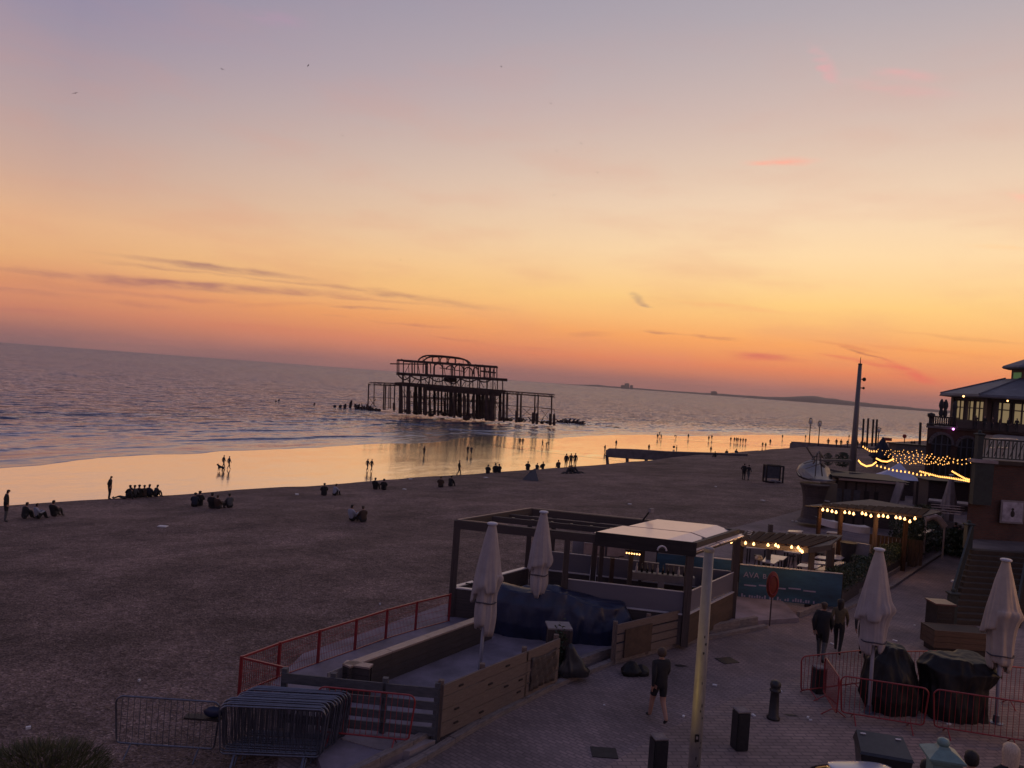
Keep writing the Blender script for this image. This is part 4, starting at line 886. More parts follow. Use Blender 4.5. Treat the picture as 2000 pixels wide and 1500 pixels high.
# tiny ball and low tent
solo('beach_tent', MB().add([PG(1020, 937), PG(1052, 940), PG(1036, 934)+Vector((0, 2.5, 0)), PG(1044, 938)+Vector((0, .3, 1.15)), PG(1036, 938)+Vector((0, .5, .9))], [(0, 1, 3, 4), (1, 2, 3), (2, 4, 3), (2, 0, 4)]), c_gry, 'low pale grey pop up beach shelter on the shingle', 'tent')
solo('ball', MB().ball(P(1316, 877, -6)+Vector((0, 0, .5)), .32, 8), m_black, 'dark ball in the air beside the figure behind the groyne', 'ball')
# black frame stand on the shingle
q = PG(1512, 943); k = q.y/1500
fs = thing('display_stand', 'black box frame stand with pale sheets at its foot on the shingle', 'stand', q)
rz_ = R(-8)
for a, b in (((-1, 0), (-1, 1)), ((1, 0), (1, 1)), ((-1, 1), (1, 1)), ((-1, 0), (1, 0))):
    for dy in (0, .9):
        MB().beam(q+Vector((a[0]*.82, dy, a[1]*1.65)), q+Vector((b[0]*.82, dy, b[1]*1.65)), .14).build('frame_bar', m_black, fs)
for s_ in (-1, 1): MB().beam(q+Vector((s_*.82, 0, 1.65)), q+Vector((s_*.82, .9, 1.65)), .14).build('frame_bar', m_black, fs)
MB().box(q+Vector((0, .8, .95)), (1.5, .06, 1.2)).build('back_panel', m_greywood, fs)
mb = MB(); r_ = random.Random(2)
for i in range(9): mb.box(q+Vector((r_.uniform(-.6, .5), r_.uniform(-.5, .2), .12+.05*(i % 3))), (.5, .35, .03), m=Matrix.Rotation(r_.uniform(-.5, .5), 4, 'X') @ Matrix.Rotation(r_.uniform(0, 3), 4, 'Z'))
mb.build('paper_sheets', m_offwhite, fs)
# litter
for i, (px, py, w) in enumerate(((318, 1029, .45), (55, 1424, .09), (272, 1331, .06), (580, 966, .35), (790, 956, .3), (742, 1181, .06), (850, 1210, .07), (1398, 951, .25), (1490, 978, .3), (1230, 985, .25), (802, 936, .35), (949, 933, .4), (1548, 1018, .12), (1556, 1019, .12))):
    q = PG(px, py); solo('litter', MB().box(q+Vector((0, 0, .03)), (w, w*.7, .05), R(37*i)), m_litter, ('scrap of white litter on the shingle, '+('fourth row down left of the seated group', 'nearest the left bottom corner', 'small and left of the barrier stack', 'left of the pale coat', 'left of the huddled pair', 'tiny and beyond the red fence', 'tiny and beside the red fence end', 'below the raised groyne', 'left of the pergola roofs', 'above the main pergola', 'just under the crest', 'under the close pair', 'above the bar pergola, left', 'above the bar pergola, right')[i]), 'litter')
# gulls far up
gull = None
for i, (px, py) in enumerate(((147, 182), (434, 135), (602, 128), (669, 265), (979, 130), (1076, 202), (1087, 295), (1167, 337), (1082, 381), (1135, 280), (782, 508), (718, 533))):
    v = ray(px, py).normalized(); p = Vector((0, 0, H))+v*(120+10*i)
    if gull is None:
        mb = MB(); mb.ball((0, 0, 0), .09, 6, (1, 3, 1)); mb.add([(0, .12, 0), (0, -.1, 0), (.35, -.05, .12), (.32, .1, .12), (.7, -.12, .02), (.68, 0, .02)], [(0, 3, 2, 1), (3, 5, 4, 2)]); mb.add([(0, .12, 0), (0, -.1, 0), (-.35, -.05, .12), (-.32, .1, .12), (-.7, -.12, .02), (-.68, 0, .02)], [(0, 1, 2, 3), (3, 2, 4, 5)])
        gull = mb.build('gull', m_black, None); g_ = gull
    else: g_ = gull.copy(); COL.objects.link(g_)
    g_.location = p; g_.scale = (.55,)*3; g_.rotation_euler = (0, .3*(i % 3-1), i*1.1)
    meta(g_, ('gull nearest the left edge of the sky', 'faint gull between the top left pair', 'largest dark gull high in the left sky', 'gull below the largest dark gull', 'gull high over the pier', 'faint gull up right of the pier', 'gull in the middle of the central cluster', 'gull furthest right in the sky', 'lowest gull of the central cluster', 'faint gull right of the cluster middle', 'gull low above the pier clouds', 'small gull left of the low one above the pier')[i], 'bird', 'gulls in the evening sky')
# ------------------------------------------------------------------ terrace platform and kerbs
FL = .15
KP = [(700, 1560), (830, 1490), (960, 1410), (1090, 1343), (1200, 1298), (1330, 1262), (1440, 1240), (1500, 1228)]
kerb = [P(x, y, 0) for x, y in KP]
def offset(line, d):
    out = []
    for i, p in enumerate(line):
        t = (line[min(i+1, len(line)-1)]-line[max(i-1, 0)]).normalized(); out.append(p+Vector((-t.y, t.x, 0))*d)
    return out
inner = offset(kerb, .42)
back = [P(1560, 1215), P(1480, 1130), Vector((6.4, 32.6, 0)), Vector((2.6, 31.6, 0)), Vector((-1.9, 25.3, 0)), Vector((-5.0, 20.3, 0)), Vector((-5.2, 18.0, 0)), Vector((-3.9, 16.4, 0)), Vector((-3.0, 14.4, 0)), Vector((-2.8, 12.2, 0))]
mb = MB().prism([(p.x, p.y) for p in inner]+[(p.x, p.y) for p in back], -.6, FL)
struct('terrace_floor', mb, m_deck)
def kerb_row(name, line, h, w, z0=0.0, m=m_kerb, step=.92):
    root = bpy.data.objects.new(name, None); COL.objects.link(root); WM[root] = Matrix.Identity(4); root['kind'] = 'structure'
    pts = [Vector(p) for p in line]; seg = [(b-a).length for a, b in zip(pts, pts[1:])]; tot = sum(seg); n = int(tot/step)
    def at(s):
        for a, b, l in zip(pts, pts[1:], seg):
            if s <= l: return lerp(a, b, s/l)
            s -= l
        return pts[-1]
    r = random.Random(len(name)+n)
    for i in range(n):
        a = at(i*tot/n+.006); b = at((i+1)*tot/n-.006); dz = r.uniform(-.006, .006); a = Vector((a.x, a.y, z0+h/2+dz)); b = Vector((b.x, b.y, z0+h/2+dz)); piece('kerb_stone', m, root, a, b, w, h)
kerb_row('kerb', offset(kerb, .09), .12, .17)
kerb_row('terrace_edge', offset(kerb, .50), .27, .16)
# concrete slab by the slatted fence
sl = [P(655, 1432, .1), P(850, 1452, .1), P(800, 1474, .1), P(740, 1470, .1), P(668, 1450, .1)]
struct('concrete_pad', MB().prism([(p.x, p.y) for p in sl], -.3, .17), m_conc)
# right side kerb along the hedge
hk = [P(1590, 1215), P(1680, 1178), P(1740, 1148), P(1800, 1107), P(1850, 1075), P(1885, 1052), P(1900, 1030)]
kerb_row('hedge_kerb', hk, .12, .2)
kerb_row('hedge_kerb', offset(hk, .6), .2, .14)
# ------------------------------------------------------------------ slatted fence, left
def slat_fence(name, pts, slats, h, m, lab, postm, post_w=.12, thick=.035, base=FL, extra_h=.08, jitter=.01, outside=1):
    t = thing(name, lab, 'fence', (pts[0].x, pts[0].y, base)); r = random.Random(int(pts[0].x*100) & 255)
    for i, p in enumerate(pts):
        piece('post', postm, t, (p.x, p.y, base-.1), (p.x, p.y, base+h+extra_h), post_w, post_w)
    for a, b in zip(pts, pts[1:]):
        d = (b-a).normalized(); nrm = Vector((d.y, -d.x, 0))*(post_w/2+thick/2+.002)*outside
        for z0, z1 in slats:
            j = r.uniform(-jitter, jitter); q = Vector((0, 0, base+(z0+z1)/2+j))
            a2 = Vector((a.x, a.y, 0))+nrm+q; b2 = Vector((b.x, b.y, 0))+nrm+q+Vector((0, 0, r.uniform(-jitter, jitter))); piece('board', m, t, a2-d*.03, b2+d*.03, thick, z1-z0)
    return t
cr_ = P(848, 1440, FL)
lf = [P(848, 1440, FL), P(745, 1405, FL), P(640, 1380, FL), P(560, 1362, FL)]
le_ = P(557, 1312, FL+1.08); le_.z = FL; lf = [cr_, lerp(cr_, le_, .34), lerp(cr_, le_, .68), le_]
slat_fence('slatted_fence', lf, [(.06, .24), (.33, .50), (.60, .77), (.87, 1.08)], 1.08, m_greywood, 'grey four rail slatted fence at the near left end of the terrace', m_greywood, outside=-1)
ff = [cr_+Vector((.06, .06, 0)), lerp(cr_, P(1080, 1330, FL), .33), lerp(cr_, P(1080, 1330, FL), .69), P(1080, 1330, FL)]
f1 = slat_fence('sleeper_fence', ff, [(.02, .30), (.32, .58), (.60, .86), (.88, 1.12)], 1.1, m_palewood, 'pale sleeper board fence facing the road, left of the bin bag', m_palewood, thick=.05, extra_h=.1)
d_ = (ff[3]-ff[2]).normalized(); nn_ = Vector((d_.y, -d_.x, 0))
mb = MB(); n = 14
A_ = ff[2]+d_*.15+nn_*.14; B_ = ff[3]-d_*.12+nn_*.14
vs = []
for i in range(n+1):
    for j in range(9):
        p = lerp(A_, B_, i/n); z = FL+.12+.82*j/8-.06*math.sin(PI*i/n)*(j/8); w = .025*math.sin(i*2.1+j*.9)+.02*math.sin(i*.7-j*1.7); vs.append(Vector((p.x, p.y, z))+nn_*w)
mb.add(vs, [(i*9+j, (i+1)*9+j, (i+1)*9+j+1, i*9+j+1) for i in range(n) for j in range(8)])
q = mb.build('dark_sheet', m_darkwood, None, True); q.name = 'cloth_sheet'; meta(q, 'creased dark sheet hung on the last bay of the sleeper fence', 'sheet'); so_ = q.modifiers.new('t', 'SOLIDIFY'); so_.thickness = .006
# hand holes in the sleepers
for t_, z in ((.10, .2), (.10, .5), (.12, .98), (.30, .16), (.5, .5), (.5, .98), (.62, .22), (.63, .5), (.36, .72)):
    p = lerp(ff[0], ff[3], t_)+nn_*.1; piece('slot', m_black, f1, p+Vector((0, 0, z))-d_*.07, p+Vector((0, 0, z))+d_*.07, .068, .035)
sf = [P(1197, 1288, FL), P(1262, 1270, FL), P(1330, 1252, FL)]
f2 = slat_fence('sleeper_fence', sf, [(.02, .22), (.26, .46), (.50, .70), (.76, 1.02)], 1.0, m_palewood, 'short brown board fence between the bin bag and the pergola corner', m_palewood, thick=.05)
d2 = (sf[1]-sf[0]).normalized(); n2 = Vector((d2.y, -d2.x, 0)); a, b = sf[0]+d2*.28+n2*.15+Vector((0, 0, .44)), sf[1]-d2*.0+n2*.15+Vector((0, 0, .44))
piece('panel', m_brownwood, f2, a, b, .03, .8)
# ------------------------------------------------------------------ red mesh fence
RP = [(472, 1342), (547, 1318), (625, 1293), (697, 1270), (757, 1249), (815, 1230), (880, 1209)]
rb = [P(x, y, FL*.3) for x, y in RP]
rt = [P(472, 1281, FL+.86), P(547, 1256, .98), P(625, 1232, .98), P(697, 1210, .98), P(757, 1191, .98), P(815, 1176, .98), P(880, 1161, .98)]
rpts = [Vector((p.x, p.y, .05)) for p in rt]
corner = rpts[0]; side_end = P(560, 1305, .98); side_end.z = .05
rf = thing('red_mesh_fence', 'red wire mesh safety fence along the beach side of the terrace', 'fence', corner)
def mesh_bay(a, b, h=.93):
    d = (b-a).normalized()
    piece('top_rail', m_red, rf, a+Vector((0, 0, h))+d*.03, b+Vector((0, 0, h))-d*.03, .045, .045); piece('bottom_rail', m_red, rf, a+Vector((0, 0, .10))+d*.03, b+Vector((0, 0, .10))-d*.03, .035, .035)
    mb = MB(); n = max(8, int((b-a).length/.055))
    for i in range(1, n):
        p = lerp(a, b, i/n); mb.beam(p+Vector((0, 0, .11)), p+Vector((0, 0, h-.02)), .007)
    for z in (.3, .5, .7): mb.beam(a+Vector((0, 0, z)), b+Vector((0, 0, z)), .007)
    mb.build('wire_mesh', m_red, rf, kind='stuff')
for a, b in zip(rpts, rpts[1:]): mesh_bay(a, b)
mesh_bay(corner+Vector((.04, -.04, 0)), side_end)
for p in rpts+[side_end]: piece('post', m_red, rf, p-Vector((0, 0, .2)), p+Vector((0, 0, .96)), .06, .06)
# ------------------------------------------------------------------ planked bench wall with pale capping inside the terrace
wt = thing('planked_low_wall', 'dark planked low wall with a pale plank top, L shaped, inside the terrace', 'wall', (-3.5, 18, FL))
wa, wb_, wc = P(668, 1298, .85), P(952, 1198, .85), P(722, 1306, .85)
for a, b in ((wa, wb_), (wa, wc)):
    d = (b-a).normalized(); nr = Vector((d.y, -d.x, 0)) if b is wb_ else Vector((-d.y, d.x, 0)); L_ = (b-a).length; k = max(1, round(L_/1.4))
    for i in range(k):
        p = a+d*L_*i/k; q = a+d*L_*(i+1)/k
        piece('cap_plank', m_capwood, wt, p+d*.008+nr*.13, q-d*.008+nr*.13, .26, .045)
        for j in range(4): piece('plank', m_darkwood, wt, p+d*.004+nr*.2-Vector((0, 0, .12+.165*j)), q-d*.004+nr*.2-Vector((0, 0, .12+.165*j)), .05, .155)
        if b is wc: 
            for j in range(4): piece('plank', m_darkwood, wt, p+d*.004+nr*.04-Vector((0, 0, .12+.165*j)), q-d*.004+nr*.04-Vector((0, 0, .12+.165*j)), .04, .155)
sb = lerp(wa, wb_, .5); d = (wb_-wa).normalized(); 
piece('backing', m_offwhite, wt, wa-Vector((0, 0, .36))-d*.6+Vector((.1, .1, 0)), wa-Vector((0, 0, .36))+d*.4+Vector((.02, .1, 0)), .03, .6)
# ------------------------------------------------------------------ parasols
def parasol(name, base, H_, lab, lean=(0, 0), mcv=m_canvas, seed=1, wide=.46, zw=.56, zs=.50, zb=.34, group='closed canvas parasols', pole_r=.045):
    t = thing(name, lab, 'parasol', base, 0, group); r = random.Random(seed); ph = r.uniform(0, 6)
    lx, ly = lean
    def ax(z): return Vector((lx*z/H_, ly*z/H_, z))
    MB().tube([ax(0), ax(H_*.5), ax(H_*.98)], [pole_r, pole_r, pole_r*.8], 12).build('pole', m_polewhite, t, True, world=False)
    MB().lathe([(.17, 0), (.17, .02), (.08, .04), (.07, .2)], 16).build('base_plate', m_galv, t, world=False)
    n = 72; prof = [(H_*.985, .085), (H_*.95, .115)]
    for k in range(1, 9): zz_ = .95+(zw-.95)*k/8; prof.append((H_*zz_, .115+(wide-.115)*(k/8)**.92))
    rows = [(z, q, 0) for z, q in prof]+[(H_*(zw-.012), wide*.93, 2), (H_*(zw+.0), wide*.66, 0), (H_*zs, wide*.60, 0), (H_*(zs*.7+zb*.3), wide*.66, 0), (H_*(zs*.35+zb*.65), wide*.62, 0), (H_*zb, wide*.50, 1)]
    nr = len(rows); V = []; F_ = []
    hem = [r.uniform(-.20, .16) for _ in range(9)]; hem2 = [r.uniform(-.22, .20) for _ in range(8)]
    for i, (z, q, e) in enumerate(rows):
        f = min(1, i/9)
        for k in range(n):
            a = k*2*PI/n; pl = -.20*abs(math.sin(4*a+ph))**.7*f+.10*f+math.cos(3*a-ph)*.08*f+.03*math.cos(19*a+z*3)*f
            rr = q*(1+pl)+.05*f*noise.noise(Vector((a*2.2, z*1.6, seed*3.1)))+.03*f*abs(noise.noise(Vector((a*5, z*2.5+a, seed)))); zz = z
            if 8 <= i <= 10: zz += hem2[(k*8//n) % 8]*(.5 if i == 8 else 1)+.16*math.cos(a+ph)
            if i >= nr-2: zz += hem[(k*9//n) % 9]*(1 if e else .4)
            c = ax(zz); V.append((c.x+rr*math.cos(a), c.y+rr*math.sin(a)*.8, zz))
    for i in range(nr-1):
        for k in range(n): F_.append((i*n+k, i*n+(k+1) % n, (i+1)*n+(k+1) % n, (i+1)*n+k))
    mb = MB(); mb.v = V; mb.f = F_; cv = mb.build('canopy', mcv, t, True, world=False); sm = cv.modifiers.new('s', 'SUBSURF'); sm.levels = 1; sm.render_levels = 1; so2 = cv.modifiers.new('t', 'SOLIDIFY'); so2.thickness = .008
    c = ax(H_*zs); MB().tube([c+Vector((wide*.67*math.cos(k*PI/10), wide*.60*math.sin(k*PI/10), .015*math.sin(k))) for k in range(20)], .018, 5, True).build('strap', m_strap, t, world=False)
    c = ax(H_*.985); MB().lathe([(.09, -.02), (.135, 0), (.135, .035), (.10, .05), (.02, .06)], 16, c).build('top_ring', m_polewhite, t, world=False)
    return t
u = P(935, 1328, FL); parasol('parasol', u, 4.17-FL, 'nearer left closed parasol, its pole rising from behind the sleeper fence', (.06, 0), m_canvas, 1, .40, .57, .50, .33)
u = P(1043, 1244, FL); parasol('parasol', u, 3.95-FL, 'second closed parasol from the left, standing behind the table with the white lid', (.02, 0), m_canvas, 2, .38, .56, .50, .34)
u = P(1697, 1392, 0); parasol('parasol', u, 4.22, 'cream closed parasol behind the red barriers, left of the black tarpaulins', (-.05, 0), m_canvas, 3, .46, .58, .44, .40)
u = P(1945, 1412, 0); parasol('parasol', u, 4.2, 'warm lit closed parasol at the right edge beside the black tarpaulins', (-.06, 0), m_canvas2, 4, .46, .60, .42, .34)
# ------------------------------------------------------------------ main pergola
PF = FL+.0
A, B, C_, D_ = Vector((-1.40, 24.4, 0)), Vector((5.78, 23.3, 0)), Vector((8.15, 26.5, 0)), Vector((1.02, 27.7, 0))
TZ = 3.08
pg = thing('pergola', 'large black framed pergola over the terrace bar with one white roofed end', 'pergola', (A.x, A.y, FL))
def ppost(p, w=.2, top=TZ-.1, m=m_darkwood): return piece('post', m, pg, (p.x, p.y, FL-.05), (p.x, p.y, top), w, w)
for p in (A, B, C_, D_, lerp(A, B, .485), lerp(D_, C_, .33), lerp(D_, C_, .56), lerp(A, D_, 1.0)+Vector((.9, .6, 0))): ppost(p, .21 if p in (A, B, C_) else .17)
for p, tp in ((PY(1170, 1150, 26.0), 2.6), (PY(1192, 1150, 26.5), 1.9), (PY(1228, 1150, 25.5), 2.5)): piece('post', m_brownwood if tp == 1.9 else m_darkwood, pg, (p.x, p.y, FL), (p.x, p.y, tp), .14, .14)
def pb(a, b, w=.12, h=.24, z=TZ, m=m_darkwood): return piece('beam', m, pg, Vector((a.x, a.y, z)), Vector((b.x, b.y, z)), w, h)
pb(A-Vector((.1, 0, 0)), B, .16, .26); pb(D_, C_, .14, .24); pb(A, D_, .14, .22, TZ+.03); pb(B, C_, .14, .26, TZ+.02)
pb(lerp(A, D_, .42), lerp(B, C_, .42), .10, .18, TZ); pb(lerp(A, D_, .66), lerp(B, C_, .66), .1, .16, TZ-.02)
for k in range(9): 
    p = lerp(lerp(A, D_, .42), lerp(B, C_, .42), .1+k*.09); piece('cleat', m_galv, pg, p+Vector((0, 0, TZ+.1)), p+Vector((.09, 0, TZ+.1)), .05, .02)
for a, b in ((A, D_), (A, lerp(A, B, .22)), (D_, lerp(D_, C_, .6))):           # bright flashing strips on the beams
    piece('flashing', m_capwood, pg, Vector((a.x, a.y, TZ+.15)), Vector((b.x, b.y, TZ+.15)), .05, .015)
# white roof: two sheets with folded down right edges
def sheetroof(t0, t1, s0, s1):
    z = TZ+.2; f = lambda s, t, zz: Vector((lerp(lerp(A, B, s), lerp(D_, C_, s), t).x, lerp(lerp(A, B, s), lerp(D_, C_, s), t).y, zz))
    q = [f(s0, t0, z), f(s1, t0, z), f(s1, t1, z), f(s0, t1, z), f(1.03, t0, z-.26), f(1.03, t1, z-.26)]
    th_ = Vector((0, 0, -.03)); mb = MB(); n = 6; mb.add(q+[p+th_ for p in q], [(0, 1, 2, 3), (1, 4, 5, 2), (9, 8, 7, 6), (8, 11, 10, 7), (0, 3, 9, 6), (3, 2, 8, 9), (2, 5, 11, 8), (5, 4, 10, 11), (4, 1, 7, 10), (1, 0, 6, 7)])
    return mb.build('roof_sheet', m_canopy, pg)
sheetroof(-.02, .44, .60, .90); sheetroof(.47, 1.0, .62, .90)
mb = MB(); a = lerp(A, B, .60); b = lerp(A, B, 1.02)
piece('fascia', m_black, pg, Vector((a.x, a.y-.1, TZ+.02)), Vector((b.x, b.y-.1, TZ+.0)), .05, .42)
piece('fascia', m_darkwood, pg, Vector((B.x+.1, B.y, TZ-.14)), Vector((C_.x+.1, C_.y, TZ-.14)), .05, .12)
piece('flashing', m_capwood, pg, Vector((B.x+.16, B.y-.1, TZ-.05)), Vector((C_.x+.22, C_.y+.2, TZ-.05)), .03, .03)
# parapet, sill and wind screens
for a, b, scr in ((A, lerp(A, B, .485), 0), (lerp(A, B, .485), B, 1), (B, C_, 1), (D_, lerp(D_, C_, .33), 1), (lerp(D_, C_, .33), lerp(D_, C_, .66), 1), (lerp(D_, C_, .66), C_, 1), (A, D_, 0)):
    d = (b-a).normalized(); a = a+d*.11; b = b-d*.11
    piece('parapet', m_brownwood if a.x > 5 else m_darkwood, pg, (a.x, a.y, FL+.45), (b.x, b.y, FL+.45), .12, .9)
    piece('sill', m_white, pg, (a.x, a.y, FL+.92), (b.x, b.y, FL+.92), .16, .035)
    if scr:
        piece('wind_screen', m_frost, pg, (a.x, a.y, FL+1.26), (b.x, b.y, FL+1.26), .02, .64); piece('screen_rail', m_white, pg, (a.x, a.y, FL+1.59), (b.x, b.y, FL+1.59), .03, .025)
# bits clamped to the frame
q = Vector((4.95, 27.0, TZ+.12)); fl = thing('floodlight', 'small floodlight tilted up on a bracket above the pergola beam', 'light', q)
MB().beam(q, q+Vector((.18, -.1, .32)), .05).build('bracket', m_black, fl); MB().box(q+Vector((.25, -.12, .38)), (.16, .12, .14), .5).build('lamp_head', m_offwhite, fl)
q = PY(1293, 1074, 22.8); q.z -= .02; dl = thing('dome_lamp', 'round white rimmed lamp fixed under the white roof fascia', 'light', q)
MB().tube([q+Vector((.13*math.cos(k*PI/8), 0, .13*math.sin(k*PI/8))) for k in range(9)], .028, 6).build('rim', m_white, dl); MB().box(q+Vector((0, .02, 0)), (.2, .06, .12)).build('lamp_body', m_black, dl)
# bar back: dark counter and shelf with bottles seen under the white roof
bar = thing('bar_counter', 'dark bar counter with a pale shelf under the white pergola roof', 'bar', (4.4, 25.6, FL))
a, b = PY(1243, 1132, 25.4), PY(1338, 1142, 25.4)
MB().beam((a.x, 25.4, FL+.5), (b.x+.5, 25.1, FL+.5), .5, 1.0).build('counter_front', m_darkwood, bar)
MB().beam((a.x, 25.4, FL+1.03), (b.x+.5, 25.1, FL+1.03), .6, .06).build('counter_top', m_table, bar)
MB().beam((a.x-.1, 26.0, FL+1.35), (b.x+.4, 25.8, FL+1.35), .3, .24).build('shelf', m_offwhite, bar)
r = random.Random(4)
for i in range(11):
    q = lerp(Vector((a.x, 26.0, FL+1.47)), Vector((b.x+.3, 25.8, FL+1.47)), (i+.5)/11); 
    o = solo('bottle', MB().lathe([(.035, 0), (.04, .02), (.04, .16), (.015, .22), (.015, .3)], 8, q), m_white if i % 4 == 0 else m_glassd, 'bottle standing on the pale shelf of the bar', 'bottle', 'bottles on the bar shelf', True)
# row of six warm lamps over the bar
q0, q1 = PY(1224, 1080, 25.2), PY(1249, 1083, 25.2)
lb = thing('lamp_bar', 'bar of six warm lamps glowing left of the white roof', 'lamp', q0); MB().beam(q0+Vector((-.05, 0, .09)), q1+Vector((.05, 0, .09)), .05).build('housing', m_black, lb)
for i in range(6): MB().ball(lerp(q0, q1, i/5), .026, 8).build('bulb', m_bulb, lb, True)
# clutter on the left parapet: coiled festoon wire, glints
mb = MB(); r = random.Random(9); q = A+(B-A)*.15; 
for i in range(26):
    t = r.uniform(.08, .46); p = lerp(A, B, t)+Vector((0, r.uniform(-.1, .15), FL+.95+r.uniform(.02, .25))); mb.tube([p, p+Vector((r.uniform(-.2, .2), r.uniform(-.1, .1), r.uniform(-.1, .2))), p+Vector((r.uniform(-.4, .4), 0, 0))], .022, 5)
    mb.ball(p, .06, 6)
solo('cable_heap', mb, m_black, 'heap of dark coiled cables and fittings along the pergola sill behind the parasols', 'cables')
# ------------------------------------------------------------------ tarpaulin covered furniture
def drape(rings, m, name, lab, cat, amp=.08, fs=1.6, seed=0, group=None, n=150, sub=10):
    """closed cloth over things: rings are (z, list of outline points) from the ground up, ending in a top ring"""
    def res(poly):
        pts = [Vector(p) for p in poly]; seg = [(pts[(i+1) % len(pts)]-pts[i]).length for i in range(len(pts))]; tot = sum(seg); out = []
        for k in range(n):
            s = k*tot/n
            for i, l in enumerate(seg):
                if s <= l: out.append(lerp(pts[i], pts[(i+1) % len(pts)], s/l)); break
                s -= l
        return out
    R_ = [res([(x, y, z) for x, y, z in poly]) for poly in rings]; rows = []
    for a, b in zip(R_, R_[1:]):
        for s in range(sub): rows.append([lerp(p, q, s/sub) for p, q in zip(a, b)])
    rows.append(R_[-1]); c = sum(rows[-1], Vector())/n
    for s in range(1, 9): rows.append([lerp(p, c, s/9) for p in R_[-1]])
    rows.append([c]*n)
    V = []; NR = len(rows)
    for i, row in enumerate(rows):
        for k, p in enumerate(row):
            nv = Vector((noise.noise(Vector((p.x*fs+seed, p.y*fs, p.z*fs*.6))), noise.noise(Vector((p.x*fs, p.y*fs+9+seed, p.z*fs*.6))), noise.noise(Vector((p.x*fs, p.y*fs, p.z*fs+5+seed)))*.8))
            fine = noise.noise(Vector((p.x*5+seed, p.y*5, p.z*1.5)))*.035
            rd = (p-c); rd.z = 0
            if rd.length > .01: rd.normalize()
            ridge = abs(noise.noise(Vector((p.x*2.6, p.y*2.6, p.z*.9+seed))))*amp*.9+(abs(noise.noise(Vector((p.x*5+3, p.y*5, p.z*1.2+seed))))-.2)*amp*.6+noise.noise(Vector((k*.16, seed*1.7, i*.02)))*amp*1.2*max(0, 1-i/NR*1.5)+abs(noise.noise(Vector((k*.4, seed*2.7, i*.05))))*amp*.5*max(0, 1-i/NR*1.4)
            V.append(p+nv*amp+rd*(fine-ridge)+Vector((0, 0, fine)))
            if i == 0: V[-1].z = p.z
    mb = MB(); mb.add(V, [(i*n+k, i*n+(k+1) % n, (i+1)*n+(k+1) % n, (i+1)*n+k) for i in range(NR-1) for k in range(n)])
    return solo(name, mb, m, lab, cat, group, True)
def ell(cx, cy, rx, ry, z, rot=0, n=28, p=2.6, dz=None):
    out = []
    for k in range(n):
        a = k*2*PI/n; ca_, sa_ = math.cos(a), math.sin(a); x = rx*abs(ca_)**(2/p)*(1 if ca_ > 0 else -1); y = ry*abs(sa_)**(2/p)*(1 if sa_ > 0 else -1)
        X = cx+x*math.cos(rot)-y*math.sin(rot); Y = cy+x*math.sin(rot)+y*math.cos(rot); out.append((X, Y, z+(dz(x, y) if dz else 0)))
    return out
# blue one along the terrace
def btop(x, y): return .10*math.cos(x*2.2+.4)-.07*x+.12*max(0, -x-1.4)
drape([ell(1.95, 23.25, 2.15, .62, FL, R(-4)), ell(1.95, 23.25, 2.2, .68, .55, R(-4)), ell(1.95, 23.3, 2.12, .62, 1.05, R(-4), dz=btop), ell(1.98, 23.35, 1.95, .52, 1.42, R(-4), dz=btop)], m_bluetarp, 'blue_tarpaulin', 'long dark blue tarpaulin draped over furniture behind the parasols', 'tarpaulin', .10, 1.5, 3)
# black ones on the right
drape([ell(10.35, 19.9, .62, .55, 0, .2), ell(10.4, 19.95, .78, .62, .35, .2), ell(10.42, 20.0, .66, .60, .9, .2), ell(10.40, 20.05, .62, .5, 1.22, .2), ell(10.45, 20.1, .30, .3, 1.56, .2)], m_blacktarp, 'black_tarpaulin', 'left black tarpaulin heap behind the red barriers, lower and peaked', 'tarpaulin', .10, 1.7, 11, 'black tarpaulin heaps')
drape([ell(11.95, 19.75, .78, .55, .0, .05), ell(11.95, 19.8, .82, .6, .4, .05), ell(11.98, 19.9, .78, .62, .8, .05), ell(12.1, 19.95, 1.02, .66, 1.2, .05), ell(12.1, 20.0, .80, .5, 1.46, .05)], m_blacktarp, 'black_tarpaulin', 'right black tarpaulin heap behind the red barriers, broader with an overhanging shoulder', 'tarpaulin', .10, 1.6, 17, 'black tarpaulin heaps')
# ------------------------------------------------------------------ odds and ends in the terrace gap
q = P(1088, 1300, FL); pt = thing('planter_box', 'tall dark timber box with a white lid in the gap between the fences', 'planter', q)
for i in range(5): piece('plank', m_darkwood, pt, q+Vector((-.27+.135*i, -.27, 0)), q+Vector((-.27+.135*i, -.27, 1.05)), .125, .03)
for i in range(5): piece('plank', m_darkwood, pt, q+Vector((.27, -.25+.135*i, 0)), q+Vector((.27, -.25+.135*i, 1.05)), .03, .125)
for i in range(5): piece('plank', m_darkwood, pt, q+Vector((-.27+.135*i, .29, 0)), q+Vector((-.27+.135*i, .29, 1.05)), .125, .03)
for i in range(4): piece('plank', m_darkwood, pt, q+Vector((-.3, -.22+.15*i, 0)), q+Vector((-.3, -.22+.15*i, 1.05)), .03, .14)
MB().box(q+Vector((-.03, .02, 1.08)), (.66, .62, .04), .1).build('lid', m_offwhite, pt)
mb = MB(); r = random.Random(5)
def leaves(mb, f, n, s, r):
    for i in range(n):
        p = Vector(f(r)); a = Vector((r.gauss(0, 1), r.gauss(0, 1), r.gauss(0, 1))).normalized(); b = a.cross(Vector((r.gauss(0, 1), r.gauss(0, 1), r.gauss(0, 1)))).normalized(); k = s*r.uniform(.5, 1.3)
        mb.add([p-a*k, p+b*k*.45, p+a*k, p-b*k*.45], [(0, 1, 2, 3)])
leaves(mb, lambda r: (q.x-.02+r.gauss(0, .09), q.y-.34+r.gauss(0, .07), .3+abs(r.gauss(.35, .3))), 420, .06, r)
solo('climbing_plant', mb, m_leaf, 'dark scruffy plant hanging on the front of the tall timber box', 'plant')
